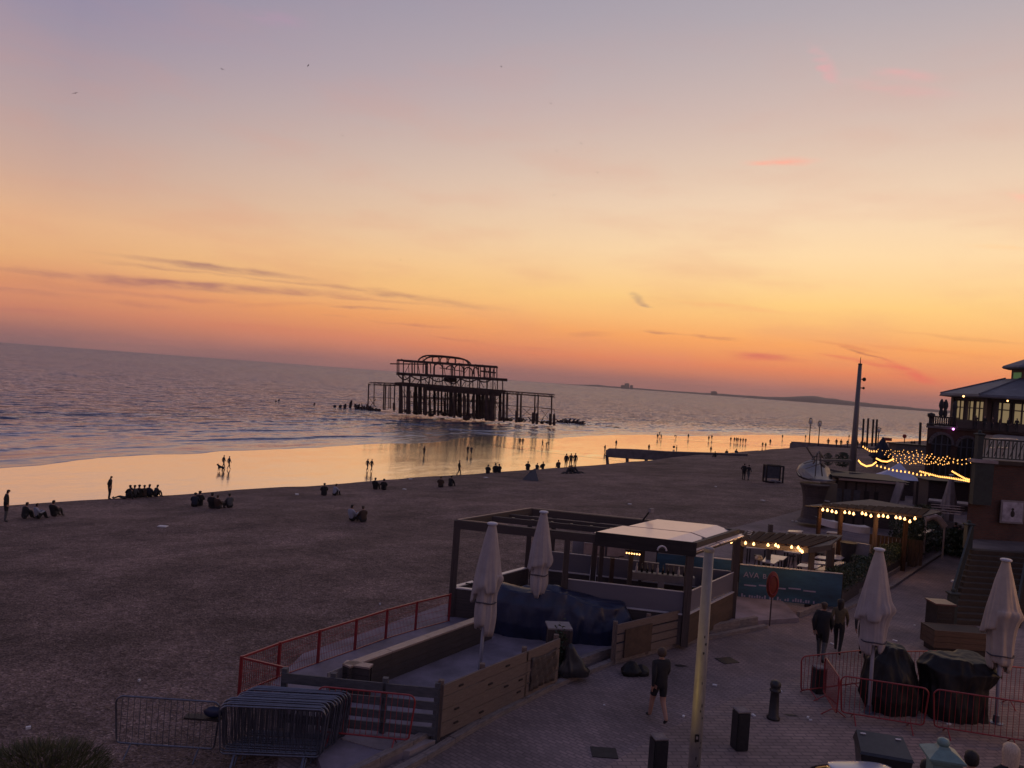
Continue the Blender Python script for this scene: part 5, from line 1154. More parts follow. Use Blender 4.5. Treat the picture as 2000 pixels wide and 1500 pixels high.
q = P(1122, 1318, FL); drape([ell(q.x, q.y, .42, .24, FL, .3), ell(q.x, q.y, .44, .26, .3, .3), ell(q.x-.12, q.y, .22, .2, .62, .3), ell(q.x-.2, q.y, .08, .08, .95, .3)], m_binblack, 'rubbish_bag', 'slumped dark green bag leaning in the terrace gap', 'bag', .07, 4, 2, n=40, sub=3)
for i, (px, py, s, lab) in enumerate(((1232, 1318, 1.0, 'black rubbish bag on the road edge left of the walking woman'), (1250, 1318, .8, 'smaller black rubbish bag touching its larger neighbour on the road edge'))):
    q = P(px, py, 0); drape([ell(q.x, q.y, .24*s, .18*s, 0), ell(q.x, q.y, .28*s, .22*s, .12*s), ell(q.x, q.y, .16*s, .14*s, .26*s), ell(q.x, q.y, .04*s, .04*s, .36*s)], m_blacktarp, 'rubbish_bag', lab, 'bag', .06, 6, 4+i, 'rubbish bags on the road edge', 36, 3)
# table under second parasol
# ------------------------------------------------------------------ crowd barriers
def barrier(name, base, rz, lab, m, L_=2.2, H_=1.08, group=None, lean=0.0, feet=True):
    t = thing(name, lab, 'barrier', base, rz, group); t.rotation_euler = (lean, 0, rz); r_ = .14
    pts = []
    for cx, cz, a0 in ((L_-r_, H_-r_, 0), (r_, H_-r_, 90), (r_, .18+r_*.6, 180), (L_-r_, .18+r_*.6, 270)):
        for k in range(5): a = R(a0+22.5*k); rr = r_ if a0 < 170 else r_*.6; pts.append((cx+(rr*math.cos(a)), 0, cz+rr*math.sin(a)))
    MB().tube(pts, .019, 8, True).build('frame', m, t, True, world=False)
    mb = MB(); n = 17
    for i in range(1, n): mb.tube([(L_*i/n, 0, .19), (L_*i/n, 0, H_-.012)], .0065, 5)
    mb.build('bars', m, t, world=False, kind='stuff')
    if feet:
        for x in (.35, L_-.35):
            MB().tube([(x, -.30, 0), (x, -.26, .03), (x, -.05, .17), (x, .05, .17), (x, .26, .03), (x, .30, 0)], .015, 6).build('foot', m, t, world=False)
    return t
# grey stack
gst = barrier('crowd_barrier', (-5.15, 14.75, .02), R(4), 'grey steel crowd barrier at the front of the upright stack', m_galv, 2.02, 1.10, 'grey barriers stacked upright')
r = random.Random(3)
for i in range(1, 14):
    dx = r.uniform(-.07, .05)+(.0 if i < 6 else .10); copy_tree(gst, Vector((-5.15+dx+i*.012, 14.75+i*.078, .02+r.uniform(0, .03))), R(4+r.uniform(-1.2, 1.2)-i*.2), 'grey steel crowd barrier within the upright stack behind the front one')
copy_tree(gst, Vector((-7.25, 14.95, -.02)), R(1), 'single grey crowd barrier standing left of the upright stack', 'grey barriers stacked upright')
q = Vector((-5.35, 15.0, .88)); hh = thing('rucksack', 'small blue and dark bag hooked on the left end of the barrier stack', 'bag', q)
MB().ball(q, .14, 10, (1.5, .7, .8)).build('bag_body', m_bluetarp, hh, True); MB().box(q+Vector((-.2, 0, -.13)), (.7, .2, .04)).build('dark_board', m_black, hh)
# red ones
def rbar(pa, pb, lab, **k):
    a = P(*pa, 0); b = P(*pb, 0); d = b-a; return barrier('crowd_barrier', a, math.atan2(d.y, d.x), lab, m_red, min(d.length, 2.5), 1.08, 'red crowd barriers on the right', **k)
rbar((1560, 1362), (1686, 1345), 'red barrier running left to right behind the round bollard stub, far left of its row')
rbar((1606, 1362), (1634, 1410), 'red barrier seen nearly edge on between the far and the near row')
rbar((1637, 1404), (1808, 1432), 'near red barrier in front of the left black tarpaulin')
rbar((1818, 1432), (2010, 1463), 'near red barrier in front of the right black tarpaulin')
rbar((1692, 1350), (1830, 1346), 'red barrier behind the cream parasol pole')
rbar((1945, 1378), (2090, 1390), 'far red barrier at the right edge beyond the warm lit parasol')
rbar((2020, 1464), (2200, 1490), 'near red barrier cut off by the right edge')
barrier('crowd_barrier', (-3.52, 15.62, .17), R(-3), 'red barrier leaning against the grey slatted fence', m_red, 2.02, 1.05, None, lean=R(-8))
# ------------------------------------------------------------------ bollards, column, bins
def bollard_sq(px, py, h, lab):
    q = P(px, py, 0); t = thing('bollard', lab, 'bollard', q, R(12), 'square dark bollards')
    bm = bmesh.new(); bmesh.ops.create_cube(bm, size=1); bmesh.ops.scale(bm, vec=(.30, .30, h), verts=bm.verts); bmesh.ops.translate(bm, vec=(0, 0, h/2), verts=bm.verts)
    bmesh.ops.bevel(bm, geom=[e for e in bm.edges], offset=.02, segments=2, affect='EDGES'); me = bpy.data.meshes.new('b'); bm.to_mesh(me); bm.free(); me.materials.append(m_bollard); o = bpy.data.objects.new('shaft', me); COL.objects.link(o); o.parent = t
    MB().lathe([(.20, h+.001), (.21, h+.03), (.16, h+.05)], 4, ph=PI/4).build('cap', m_kerb, t, world=False)
    return t
bollard_sq(1443, 1462, .84, 'square dark bollard in the open paving right of the cream column')
bollard_sq(1282, 1520, .82, 'square dark bollard cut by the bottom edge left of the cream column')
bollard_sq(1597, 1352, .66, 'square dark bollard standing behind the far left red barrier')
q = P(1510, 1404, 0); rbo = thing('round_bollard', 'round headed black iron bollard between the square bollard and the red barriers', 'bollard', q)
MB().lathe([(.16, 0), (.16, .05), (.12, .09), (.105, .55), (.10, .66), (.135, .68), (.135, .72), (.10, .74), (.125, .80), (.13, .86), (.10, .92), (.03, .95), (.001, .95)], 20).build('shaft', m_bollard, rbo, True, world=False)
cp = thing('column', 'tall cream painted steel column with a yellow lit edge, in front of everything', 'column', (3.84, 14, 0))
MB().tube([(3.84, 14, 0), (3.83, 14, 2.4), (3.81, 14, 4.93)], [.112, .106, .088], 24).build('shaft', m_post, cp, True)
MB().lathe([(.09, 4.93), (.098, 4.94), (.098, 4.99), (.07, 5.01)], 20, (3.81, 14, 0)).build('cap', m_offwhite, cp)
MB().lathe([(.22, 0), (.22, .06), (.15, .10), (.14, .5)], 20, (3.84, 14, 0)).build('base', m_post, cp)
q = PY(1361, 1442, 13.885); MB().box(q+Vector((0, -.0, 0)), (.075, .012, .13)).build('sticker_or_glint', m_blacktarp, cp); MB().box(q+Vector((0, -.009, .01)), (.04, .006, .05)).build('sticker_print', m_offwhite, cp)
mb = MB(); r = random.Random(8)
for i in range(16):
    z = r.uniform(.9, 3.4); a = r.uniform(-1.9, -.9); rr = .110-(z)*.0045; mb.box((3.835+rr*math.cos(a), 14+rr*math.sin(a), z), (.02, .012, r.uniform(.02, .06)), a+PI/2)
mb.build('paint_chips', m_binblack, cp)
# ground uplight that puts the yellow edge on the column
ul = thing('uplight', 'small ground uplight at the foot of the cream column, below the frame', 'light', (-1.9, 10.3, 0))
MB().lathe([(.10, 0), (.12, .1), (.11, .16)], 14, (-1.9, 10.3, 0)).build('housing', m_black, ul)
lt = bpy.data.lights.new('uplight_lamp', 'SPOT'); lt.energy = 600; lt.color = (1, .66, .10); lt.spot_size = R(42); lt.spot_blend = .8; lt.shadow_soft_size = .05
lo = bpy.data.objects.new('uplight_lamp', lt); COL.objects.link(lo); lo.location = (-1.9, 10.3, .22); lo.rotation_euler = (Vector((-1.9, 10.3, .22))-Vector((3.84, 14, 4.1))).to_track_quat('Z', 'Y').to_euler()
# big bin
q = P(1718, 1541, 0); wb2 = thing('wheeled_bin', 'large black wheeled bin with two painted white glints on its sloping lid', 'bin', q, R(-14))
mb = MB(); mb.add([(-.48, -.40, .12), (.48, -.40, .12), (.48, .40, .12), (-.48, .40, .12), (-.6, -.46, 1.0), (.6, -.46, 1.0), (.6, .46, 1.0), (-.6, .46, 1.0)], [(3, 2, 1, 0), (0, 1, 5, 4), (1, 2, 6, 5), (2, 3, 7, 6), (3, 0, 4, 7), (4, 5, 6, 7)]); mb.build('bin_body', m_binblack, wb2, world=False)
mb = MB(); mb.add([(-.63, -.50, 1.005), (.63, -.50, 1.005), (.63, .48, 1.005), (-.63, .48, 1.005), (-.60, -.44, 1.06), (.60, -.44, 1.06), (.56, .46, 1.24), (-.56, .46, 1.24)], [(3, 2, 1, 0), (0, 1, 5, 4), (1, 2, 6, 5), (2, 3, 7, 6), (3, 0, 4, 7), (4, 5, 6, 7)]); mb.build('lid', m_binblack, wb2, world=False)
for x in (-.42, .42): MB().box((x, .30, 1.222), (.13, .05, .02), .2).build('sticker_or_glint', m_litter, wb2, world=False)  # white plates painted in as the two glints on the lid
for x in (-.42, .42):
    for y in (-.32, .32): MB().tube([(x-.03, y, .07), (x+.03, y, .07)], .07, 10).build('wheel', m_rubber, wb2, world=False)
wb2.scale = (.80,)*3
# parked car, only its roof inside the frame
car = thing('parked_car', 'pale blue car whose roof just shows at the bottom edge before the wheeled bin', 'car', P(1690, 1497, 1.47)+Vector((0, -.75, -1.47)), R(4))
def loft(secs, m, name, par, smooth=True):
    mb = MB(); n = len(secs[0]); mb.add([v for s in secs for v in s], [(i*n+k, i*n+(k+1) % n, (i+1)*n+(k+1) % n, (i+1)*n+k) for i in range(len(secs)-1) for k in range(n)]+[tuple(range(n))[::-1], tuple((len(secs)-1)*n+k for k in range(n))])
    o = mb.build(name, m, par, smooth, world=False); s_ = o.modifiers.new('s', 'SUBSURF'); s_.levels = 2; s_.render_levels = 2; return o
def sec(y, w, z0, z1, rr=.2): return [Vector(v) for v in ((-w, y, z0), (-w, y, z1-rr), (-w+rr*.5, y, z1), (0, y, z1+.02), (w-rr*.5, y, z1), (w, y, z1-rr), (w, y, z0), (0, y, z0-.02))]
loft([sec(-2.0, .72, .3, .62), sec(-1.9, .80, .22, .80), sec(-1.0, .86, .2, .93), sec(.9, .86, .2, .95), sec(1.7, .84, .22, .9), sec(1.95, .74, .3, .7)], m_car, 'body', car)
loft([sec(-1.0, .70, .85, .95, .05), sec(-.5, .68, .85, 1.28), sec(0, .64, .85, 1.42), sec(.8, .63, .85, 1.42), sec(1.3, .62, .85, 1.25), sec(1.7, .64, .85, .98, .05)], m_glassd, 'windows', car)
loft([sec(-.32, .56, 1.40, 1.425, .02), sec(.05, .60, 1.41, 1.48, .03), sec(.75, .59, 1.41, 1.48, .03), sec(1.1, .55, 1.38, 1.41, .02)], m_car, 'roof', car)
for x in (-.82, .82):
    for y in (-1.25, 1.2): MB().tube([(x-.1, y, .32), (x+.1, y, .32)], .32, 20).build('wheel', m_rubber, car, world=False)
for x in (-.6, .6): MB().box((x, -1.97, .62), (.26, .08, .14)).build('headlight', m_lampw, car, world=False)
# ------------------------------------------------------------------ people on the promenade
def fp(px, py, pose, fc, lab, ms_, h, z=0.0, **k):
    p = P(px, py, z); return person(p, pose, facing(p, fc), lab, k.pop('grp', None), ms_, h, **k)
fp(1602, 1292, 'walk', (.5, .8), 'broad walker in a black jacket and grey trousers, left of the strolling couple', (c_blk, c_gry, None, m_brhair, None), 1.84, grp='strolling couple', fingers=True, stout=1.12, coat=True)
fp(1635, 1277, 'walk', (.5, .8), 'walker with an olive top and dark hair, right of the strolling couple', (c_olive, c_blk, None, m_hair, None), 1.74, grp='strolling couple', fingers=True, hair=('long', m_hair, .22))
fp(1684, 1286, 'walk', (.5, .8), 'dark dressed walker half hidden by the cream parasol', (c_ash, c_blk, None, m_hair, None), 1.78, fingers=True)
fp(1283, 1410, 'walk', (-.3, .9), 'bare legged woman in a black coat walking away left of the cream column', (c_blk, m_skin, None, m_blond, None), 1.78, fingers=True, coat=True, hair=('bun', m_brhair, .05))
st = struct('stair_landing', MB().box((8.0, 9.9, .75), (8.0, 3.4, 1.55)), m_conc2)
def head_at(px, py, y, h, lab, ms_, **k):
    top = PY(px, py, y); fz = top.z-h*.99; p = Vector((top.x, y, fz)); return person(p, 'stand', facing(p, (-.2, 1)), lab, None, ms_, h, **k), fz
for px, py, y, h, lab, ms_, hr in ((1899, 1466, 11.2, 1.70, 'dark haired head cut by the bottom edge right of the green newel cap', (c_mauve, c_jean, None, m_hair, None), ('short', m_hair, .06)), (1976, 1451, 9.4, 1.70, 'blonde head with a black coat at the bottom right corner', (c_blk, c_blk, None, m_blond, None), ('long', m_blond, .22)), (1812, 1484, 11.0, 1.62, 'dark top of a head just left of the green newel cap', (c_blk, c_blk, None, m_hair, None), ('short', m_hair, .08))):
    p, fz = head_at(px, py, y, h, lab, ms_, fingers=True, hair=hr); struct('stair_step', MB().box((p.location.x, y, fz/2), (.8, .9, fz)), m_conc2)
# green newel with cap
nt_ = PY(1843, 1443, 10.7); nb = Vector((nt_.x, 10.7, 1.2)); nw = thing('newel_post', 'pale green cast iron newel post with a square cap and ball at the bottom right', 'newel post', nb, R(-12)); hN = nt_.z-1.2
MB().box((0, 0, (hN-.36)/2), (.30, .30, hN-.36)).build('shaft', m_green, nw, world=False)
for i in range(3): MB().box((0, -.152, .3+.35*i), (.2, .012, .26)).build('panel', m_greend, nw, world=False)
sq = lambda pr: MB().lathe(pr, 4, ph=PI/4)
sq([(.18, hN-.40), (.22, hN-.36), (.22, hN-.31), (.28, hN-.29), (.28, hN-.245)]).build('cap_moulding', m_green, nw, world=False)
sq([(.33, hN-.244), (.33, hN-.215), (.20, hN-.15), (.12, hN-.12), (.09, hN-.09)]).build('cap', m_green, nw, world=False)
MB().lathe([(.05, hN-.10), (.075, hN-.08), (.085, hN-.045), (.07, hN-.01), (.06, hN+.0), (.03, hN+.012), (.001, hN+.015)], 10).build('finial', m_green, nw, True, world=False)
# ------------------------------------------------------------------ bush bottom left
q = Vector((-8.15, 14.2, -.1)); bs = thing('bush', 'spiky olive bush poking up from the bottom left corner', 'bush', q); r = random.Random(12)
mb = MB()
for i in range(2600):
    a = r.uniform(0, 2*PI); rad = math.sqrt(r.random()); p = Vector((q.x+rad*1.12*math.cos(a), q.y+rad*.8*math.sin(a), q.z+.05+r.random()*.42*(1-rad*.75))); d = Vector((math.cos(a)*rad+r.gauss(0, .35), math.sin(a)*rad+r.gauss(0, .35), .9+r.gauss(0, .3))).normalized(); l = r.uniform(.12, .30); s = d.cross(Vector((r.gauss(0, 1), r.gauss(0, 1), 0))).normalized()*.008
    mb.add([p-s, p+s, p+d*l], [(0, 1, 2)])
mb.build('foliage', m_leaf2, bs); mb = MB()
for i in range(14): a = r.uniform(0, 6.28); mb.tube([q, q+Vector((math.cos(a)*.4, math.sin(a)*.4, .25))], .02, 5)
mb.build('stems', m_brownwood, bs)

# scraps and stains on the paving
for i, (px, py, w) in enumerate(((1583, 1407, .07), (1578, 1402, .09), (1472, 1398, .12), (1396, 1339, .12), (1786, 1222, .09), (1526, 1351, .08), (1748, 1252, .14), (1853, 1415, .1), (1335, 1400, .1), (1625, 1258, .12), (1180, 1378, .05))):
    q = P(px, py, .006); solo('litter', MB().box(q+Vector((0, 0, .015)), (w, w*.5, .03), R(53*i)), m_litter, ('pale scrap between the square bollard and the red barriers', 'pale wrapper touching the scrap before the red barriers', 'white scrap at the foot of the square bollard', 'white scrap right of the cream column', 'pale scrap in the road beyond the cream parasol', 'white cup beside the round headed bollard', 'pale scrap behind the left black tarpaulin', 'pale scrap beyond the right tarpaulin foot', 'pale scrap left of the cream column foot', 'pale scrap on the road left of the strolling couple', 'tiny pale scrap before the rubbish bags')[i], 'litter')
def stain(px, py, rx, ry, seed, lab):
    r = random.Random(seed); q = P(px, py, .008); n = 22; mb = MB(); mb.add([(q.x+rx*math.cos(k*2*PI/n)*r.uniform(.6, 1.1), q.y+ry*math.sin(k*2*PI/n)*r.uniform(.6, 1.1), .010) for k in range(n)]+[(q.x, q.y, .014)], [(k, (k+1) % n, n) for k in range(n)]); solo('rag', mb, m_black, lab, 'rag')
stain(1545, 1397, .2, .07, 1, 'flat dark rag lying right of the round headed bollard')
stain(1330, 1300, .2, .1, 3, 'flat dark rag by the road kerb under the short board fence')
for i, (px, py, a) in enumerate(((1180, 1470, 0), (1420, 1290, .4))):
    q = P(px, py, .006); solo('drain_cover', MB().box(q+Vector((0, 0, .004)), (.55, .45, .012), a), m_black, ('iron drain cover in the near road left of the cream column', 'iron drain cover in the road right of the cream column')[i], 'drain')
# loose bigger pebbles on the near shingle, one scatter
mb = MB(); r = random.Random(77)
base = [(0, 0, 1), (.9, 0, .1), (.28, .85, .1), (-.72, .53, .1), (-.72, -.53, .1), (.28, -.85, .1)]
k = 0
while k < 9000:
    y = 10+28*r.random()**1.3; x = r.uniform(-.72*y, .1*y); 
    if x > -1.5 and y < 25: continue
    z = gz(x, y) if False else 0; s = r.uniform(.008, .026); mb.v += [(x+a*s*1.3, y+b*s, c*s*.8) for a, b, c in base]; n = k*6; mb.f += [(n, n+1+j, n+1+(j+1) % 5) for j in range(5)]; k += 1
v = np.array(mb.v); cen = v.reshape(-1, 6, 3)[:, 0, :2]; zz = np.repeat(ground(cen), 6); inside = pdist(cen, EDGE) > .1; v[:, 2] += zz-.004
keep = [i for i in range(len(inside)) if inside[i]]; mb2 = MB()
for i in keep: mb2.add(v[i*6:i*6+6].tolist(), [(0, 1+j, 1+(j+1) % 5) for j in range(5)])
o = mb2.build('pebbles', mat('pebble', (.13, .09, .085), .8, 0, .6, 1.3, spec=.2, col2=(.24, .18, .155)), None); o['kind'] = 'stuff'
# ------------------------------------------------------------------ bar terrace with the blue banners
BY0 = Vector((6.9, 30.6, 0)); BA = P(1360, 1163, 0); BB = P(1440, 1172, 0); BC = P(1640, 1192, 0)
def banner(a, b, z0, z1, lab, m=m_banner):
    t = thing('banner_fence', lab, 'banner', a); d = (b-a).normalized(); k = 3
    for i in range(k+1): p = lerp(a, b, i/k); piece('post', m_black, t, (p.x, p.y, 0), (p.x, p.y, z1+.02), .06, .06)
    nr = Vector((d.y, -d.x, 0))*.04
    piece('banner_sheet', m, t, a+nr+Vector((0, 0, (z0+z1)/2)), b+nr+Vector((0, 0, (z0+z1)/2)), .012, z1-z0)
    piece('top_rail', m_white, t, a+Vector((0, 0, z1+.03)), b+Vector((0, 0, z1+.03)), .05, .03)
    return t, d, nr
bn, bd, nr = banner(BB, BC, .12, 1.36, 'long blue printed banner fence under the bar pergola')
banner(BA-bd*1.6, BB-bd*.05, .72, 1.5, 'blue banner stretch above pale panels left of the pergola corner post')
t = thing('panel_fence', 'pale blank panel below the blue banner stretch beside the pergola post', 'fence', BA); a_ = BA-bd*1.6+Vector((0, -.1, .4)); piece('panel', m_offwhite, t, a_, BB-bd*.05+Vector((0, -.1, .4)), .03, .62)
def text(s, size, loc, d, m, par, name='lettering'):
    cu = bpy.data.curves.new(name, 'FONT'); cu.body = s; cu.size = size; cu.extrude = .004; ob = bpy.data.objects.new('tmp', cu); COL.objects.link(ob)
    me = bpy.data.meshes.new_from_object(ob.evaluated_get(bpy.context.evaluated_depsgraph_get())); bpy.data.objects.remove(ob)
    o = bpy.data.objects.new(name, me); COL.objects.link(o); me.materials.clear(); me.materials.append(m); nrm = Vector((d.y, -d.x, 0)); mm = Matrix((d, Vector((0, 0, 1)), nrm)).transposed().to_4x4(); mm.translation = loc
    o.parent = par; o.matrix_local = WM[par].inverted() @ mm; return o
text('AVA', .30, BB+bd*.15+nr*1.5+Vector((0, 0, .92)), bd, m_bannertxt, bn); text('B', .26, BB+bd*.86+nr*1.5+Vector((0, 0, .93)), bd, m_bannertxt, bn)
mb = MB(); r = random.Random(6)
for i in range(30):
    s = .15+i*.095
    if r.random() < .3: continue
    h = r.uniform(.04, .15); p = BB+bd*s+nr*1.35+Vector((0, 0, .16+h/2)); mb.beam(p-bd*.03, p+bd*.03, .006, h)
mb.build('skyline_print', m_bannertxt, bn)
for i in range(5):
    p = BB+bd*(.2+i*.55)+nr*1.35+Vector((0, 0, .62+.04*(i % 2))); mb = MB().beam(p, p+bd*.45, .006, .05); mb.build('stripe_print', m_bannertxt, bn)
# life ring on its thin post
q = P(1503, 1222, 0); ls = thing('lifebuoy_stand', 'orange oval lifebuoy housing on a thin post before the blue banner', 'lifebuoy', q)
MB().tube([q, q+Vector((.0, 0, 1.1))], .025, 6).build('post', m_darkwood, ls)
c = q+Vector((0, 0, 1.42)); mb = MB().ball((0, 0, 0), 1, 18, (.22, .09, .46)); mb.v = [(v[0]+c.x, v[1]+c.y, v[2]+c.z) for v in mb.v]; mb.build('housing', m_orange, ls, True)
MB().tube([c+Vector((.15*math.cos(k*PI/9), -.085, .33*math.sin(k*PI/9))) for k in range(18)], .022, 6, True).build('rim', m_red, ls)
# bar pergola with brown board roof
Z1 = 2.32
r1 = [P(1438, 1036, Z1+.1), P(1646, 1044, Z1+.1), P(1622, 1068, Z1), P(1578, 1075, Z1-.02), P(1428, 1058, Z1)]
b1 = thing('bar_pergola', 'brown roofed bar pergola hung with warm bulbs above the blue banner', 'pergola', (11, 30, 0))
mb = MB(); mb.prism([(p.x, p.y) for p in r1], Z1+.02, Z1+.08); mb.build('roof', m_darkwood, b1)
a, b = r1[0], r1[4]
for i in range(10):
    t = (i+.5)/10; p = lerp(r1[4], r1[3], t); q = lerp(r1[0], lerp(r1[1], r1[2], .3), t); piece('roof_board', m_roofboard, b1, Vector((p.x, p.y, Z1+.11)), Vector((q.x, q.y, Z1+.11)), (r1[3]-r1[4]).length/10*.9, .03)
for p, z in ((P(1578, 1184, 0), Z1), (PY(1618, 1100, 31), Z1), (PY(1445, 1100, 31), Z1), (PY(1500, 1095, 33.5), Z1)): piece('post', m_darkwood, b1, (p.x, p.y, 0), (p.x, p.y, z), .17, .17)
for p, q in ((r1[4], r1[3]), (r1[3], r1[2])): piece('fascia_board', m_darkwood, b1, Vector((p.x, p.y, Z1-.02)), Vector((q.x, q.y, Z1-.02)), .05, .2)
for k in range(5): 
    p = lerp(r1[0], r1[4], .1+.16*k)+Vector((.5, 0, .06)); piece('painted_glint', m_white, b1, p, p+Vector((.12, -.12, 0)), .05, .03)  # short white slips standing in for glints along the roof edge
def bulbs(name, lab, pts, par_mat=m_black, rr=.045, m=m_bulb, group=None, wire=True, drop=.05):
    t = thing(name, lab, 'string lights', pts[0], 0, group)
    if wire and len(pts) > 1: MB().tube([p+Vector((0, 0, drop)) for p in pts], .008, 4).build('wire', par_mat, t)
    me = None
    for p in pts:
        if me is None:
            o = MB().lathe([(.001, -rr), (rr*.75, -rr*.6), (rr, 0), (rr*.6, rr*.8), (rr*.3, rr*1.5), (.001, rr*1.6)], 8).build('bulb', m, t, True, world=False); me = o
        else: o = me.copy(); COL.objects.link(o); o.parent = t
        o.location = p-Vector(pts[0])
    return t
def pl(loc, e, col=(1, .55, .22), rad=.08):
    l = bpy.data.lights.new('bulb_light', 'POINT'); l.energy = e; l.color = col; l.shadow_soft_size = rad; o = bpy.data.objects.new('bulb_light', l); COL.objects.link(o); o.location = loc
bp1 = [PY(x, y+4, 28.1) for x, y in ((1428, 1055), (1456, 1057), (1472, 1059), (1500, 1061), (1515, 1061), (1520, 1064), (1546, 1065), (1559, 1066), (1563, 1071), (1567, 1074))]
bulbs('string_lights', 'row of warm bulbs under the front edge of the bar pergola above the banner', bp1, rr=.05)
bulbs('string_lights', 'four small bulbs strung back from the bar pergola right corner post', [PY(x, y, 29.4) for x, y in ((1583, 1074), (1590, 1072), (1597, 1070), (1604, 1068))], rr=.035)
for p in (bp1[1], bp1[4], bp1[8]): pl(p+Vector((0, .1, -.12)), 12)
# second pergola
Z2 = 2.72
r2 = [P(1572, 986, Z2+.1), P(1700, 974, Z2+.1), P(1840, 998, Z2+.1), P(1800, 1012, Z2), P(1604, 991, Z2)]
b2 = thing('bar_pergola', 'second brown roofed pergola farther back with the long row of bright bulbs', 'pergola', (17, 37, 0))
MB().prism([(p.x, p.y) for p in r2], Z2+.02, Z2+.07).build('roof', m_darkwood, b2)
for i in range(12):
    t = (i+.5)/12; p = lerp(r2[4], r2[3], t); q = lerp(r2[0], r2[2], t) if False else lerp(lerp(r2[0], r2[1], .25), lerp(r2[1], r2[2], .85), t); piece('roof_board', m_roofboard, b2, Vector((p.x, p.y, Z2+.1)), Vector((q.x, q.y, Z2+.1)), (r2[3]-r2[4]).length/12*.9, .03)
for px in (1598, 1640, 1709, 1768): p = PY(px, 1040, 37.2-.2*(px-1598)/100); piece('post', m_roofboard if px != 1709 else m_brownwood, b2, (p.x, p.y, 0), (p.x, p.y, Z2), .16, .16)
bp2 = [PY(x, y, 36.5-(x-1610)*.006) for x, y in ((1607, 996), (1616, 997), (1625, 999), (1633, 1001), (1650, 1001), (1659, 1002), (1667, 1004), (1684, 1003), (1691, 1005), (1701, 1008), (1716, 1008), (1725, 1008), (1734, 1010), (1750, 1011), (1758, 1012), (1767, 1014), (1777, 1019), (1787, 1013))]
bulbs('string_lights', 'long row of bright warm bulbs under the second pergola', bp2, rr=.062)
for i in (2, 6, 9, 12, 16): pl(bp2[i]+Vector((0, .35, -.25)), 12)
# floor, back wall and counters of the far terrace
fw = thing('lit_timber_fence', 'brown timber fence lit by the bulbs of the second pergola', 'fence', PY(1700, 1075, 39)); a, b = PY(1698, 1050, 38.8), PY(1805, 1050, 37.8); n = 14
for i in range(n): p = lerp(Vector((a.x, a.y, 0)), Vector((b.x, b.y, 0)), (i+.5)/n); piece('board', m_brownwood, fw, p, p+Vector((0, 0, 1.35)), (b-a).length/n*.92, .03)
def slab(name, quad, z, lab, cat, m=m_table, legs=True, group=None, th_=.045):
    pts = [P(x, y, z) for x, y in quad]; t = thing(name, lab, cat, (pts[0].x, pts[0].y, 0), 0, group)
    MB().prism([(p.x, p.y) for p in pts], z-th_, z).build('table_top', m, t); c = sum(pts, Vector())/len(pts)
    if legs:
        for p in pts: q = lerp(p, c, .15); piece('leg', m_black, t, (q.x, q.y, 0), (q.x, q.y, z-th_), .05, .05)
    return t
TG = 'tables on the bar terrace'
slab('table', ((1457, 1069), (1463, 1066), (1502, 1068), (1497, 1072)), .78, 'pale table behind the second and third bulb of the bar pergola', 'table', group=TG)
slab('table', ((1530, 1076), (1537, 1073), (1568, 1077), (1563, 1081)), .78, 'pale table directly under the two close bulbs of the bar pergola', 'table', group=TG)
slab('table', ((1494, 1089), (1500, 1082), (1538, 1087), (1529, 1094)), .78, 'pale table just right of the shaded lamp, the farther of the two touching ones', 'table', group=TG)
slab('table', ((1488, 1096), (1494, 1090), (1524, 1093), (1512, 1101)), .78, 'pale table right above the banner, nearer of the two touching ones', 'table', group=TG)
slab('table', ((1590, 1089), (1597, 1085), (1620, 1087), (1614, 1092)), .78, 'small pale table left of the brown post of the bar terrace', 'table', group=TG)
slab('table', ((1622, 1090), (1630, 1083), (1653, 1086), (1642, 1093)), .78, 'pale table right of the brown post of the bar terrace', 'table', group=TG)
slab('table', ((1580, 1099), (1588, 1094), (1620, 1098), (1614, 1102)), .78, 'long pale table between corner post and hedge counter', 'table', group=TG)
slab('table', ((1556, 1105), (1563, 1100), (1604, 1104), (1595, 1110)), .78, 'pale table crossed by the corner post of the bar pergola', 'table', group=TG)
slab('table', ((1538, 1038), (1541, 1035), (1569, 1036), (1566, 1040)), .9, 'narrow bright shelf behind the bar pergola, left one', 'shelf')
slab('table', ((1614, 1040), (1617, 1037), (1642, 1039), (1640, 1042)), .9, 'narrow bright shelf behind the bar pergola, right one', 'shelf')
slab('table', ((1730, 1061), (1736, 1057), (1762, 1060), (1757, 1064)), .8, 'nearer pale table in front of the lit timber fence', 'table', group=TG)
slab('table', ((1742, 1055), (1747, 1051), (1765, 1053), (1761, 1057)), .8, 'farther pale table in front of the lit timber fence', 'table', group=TG)
slab('counter', ((1592, 1112), (1607, 1115), (1653, 1098), (1637, 1096)), 1.05, 'pale plank counter along the hedge end above the banner corner', 'counter', m_capwood, False)
slab('counter', ((1784, 1047), (1797, 1047), (1826, 1034), (1812, 1033)), 1.15, 'pale plank counter on top of the far end of the hedge', 'counter', m_capwood, False)
q = PY(1482, 1093, 30.2); sh = thing('table_lamp', 'small cream dome lamp on a dark stem above the banner rail', 'lamp', Vector((q.x, q.y, .8)))
MB().tube([(q.x, q.y, .8), (q.x, q.y, q.z)], .03, 6).build('stem', m_black, sh); MB().lathe([(.16, 0), (.15, .09), (.08, .16), (.001, .18)], 12, q).build('shade', m_table, sh, True)
def stool(px, py, i, lab):
    q = P(px, py, 0); t = thing('bar_stool', lab, 'stool', q, 0, 'dark stools on the bar terrace')
    MB().lathe([(.001, .60), (.17, .60), (.17, .65), (.001, .65)], 10).build('seat', m_black, t, world=False)
    for k in range(4): a = k*PI/2+.5; MB().tube([(.18*math.cos(a), .18*math.sin(a), 0), (.1*math.cos(a), .1*math.sin(a), .6)], .015, 5).build('leg', m_black, t, world=False)
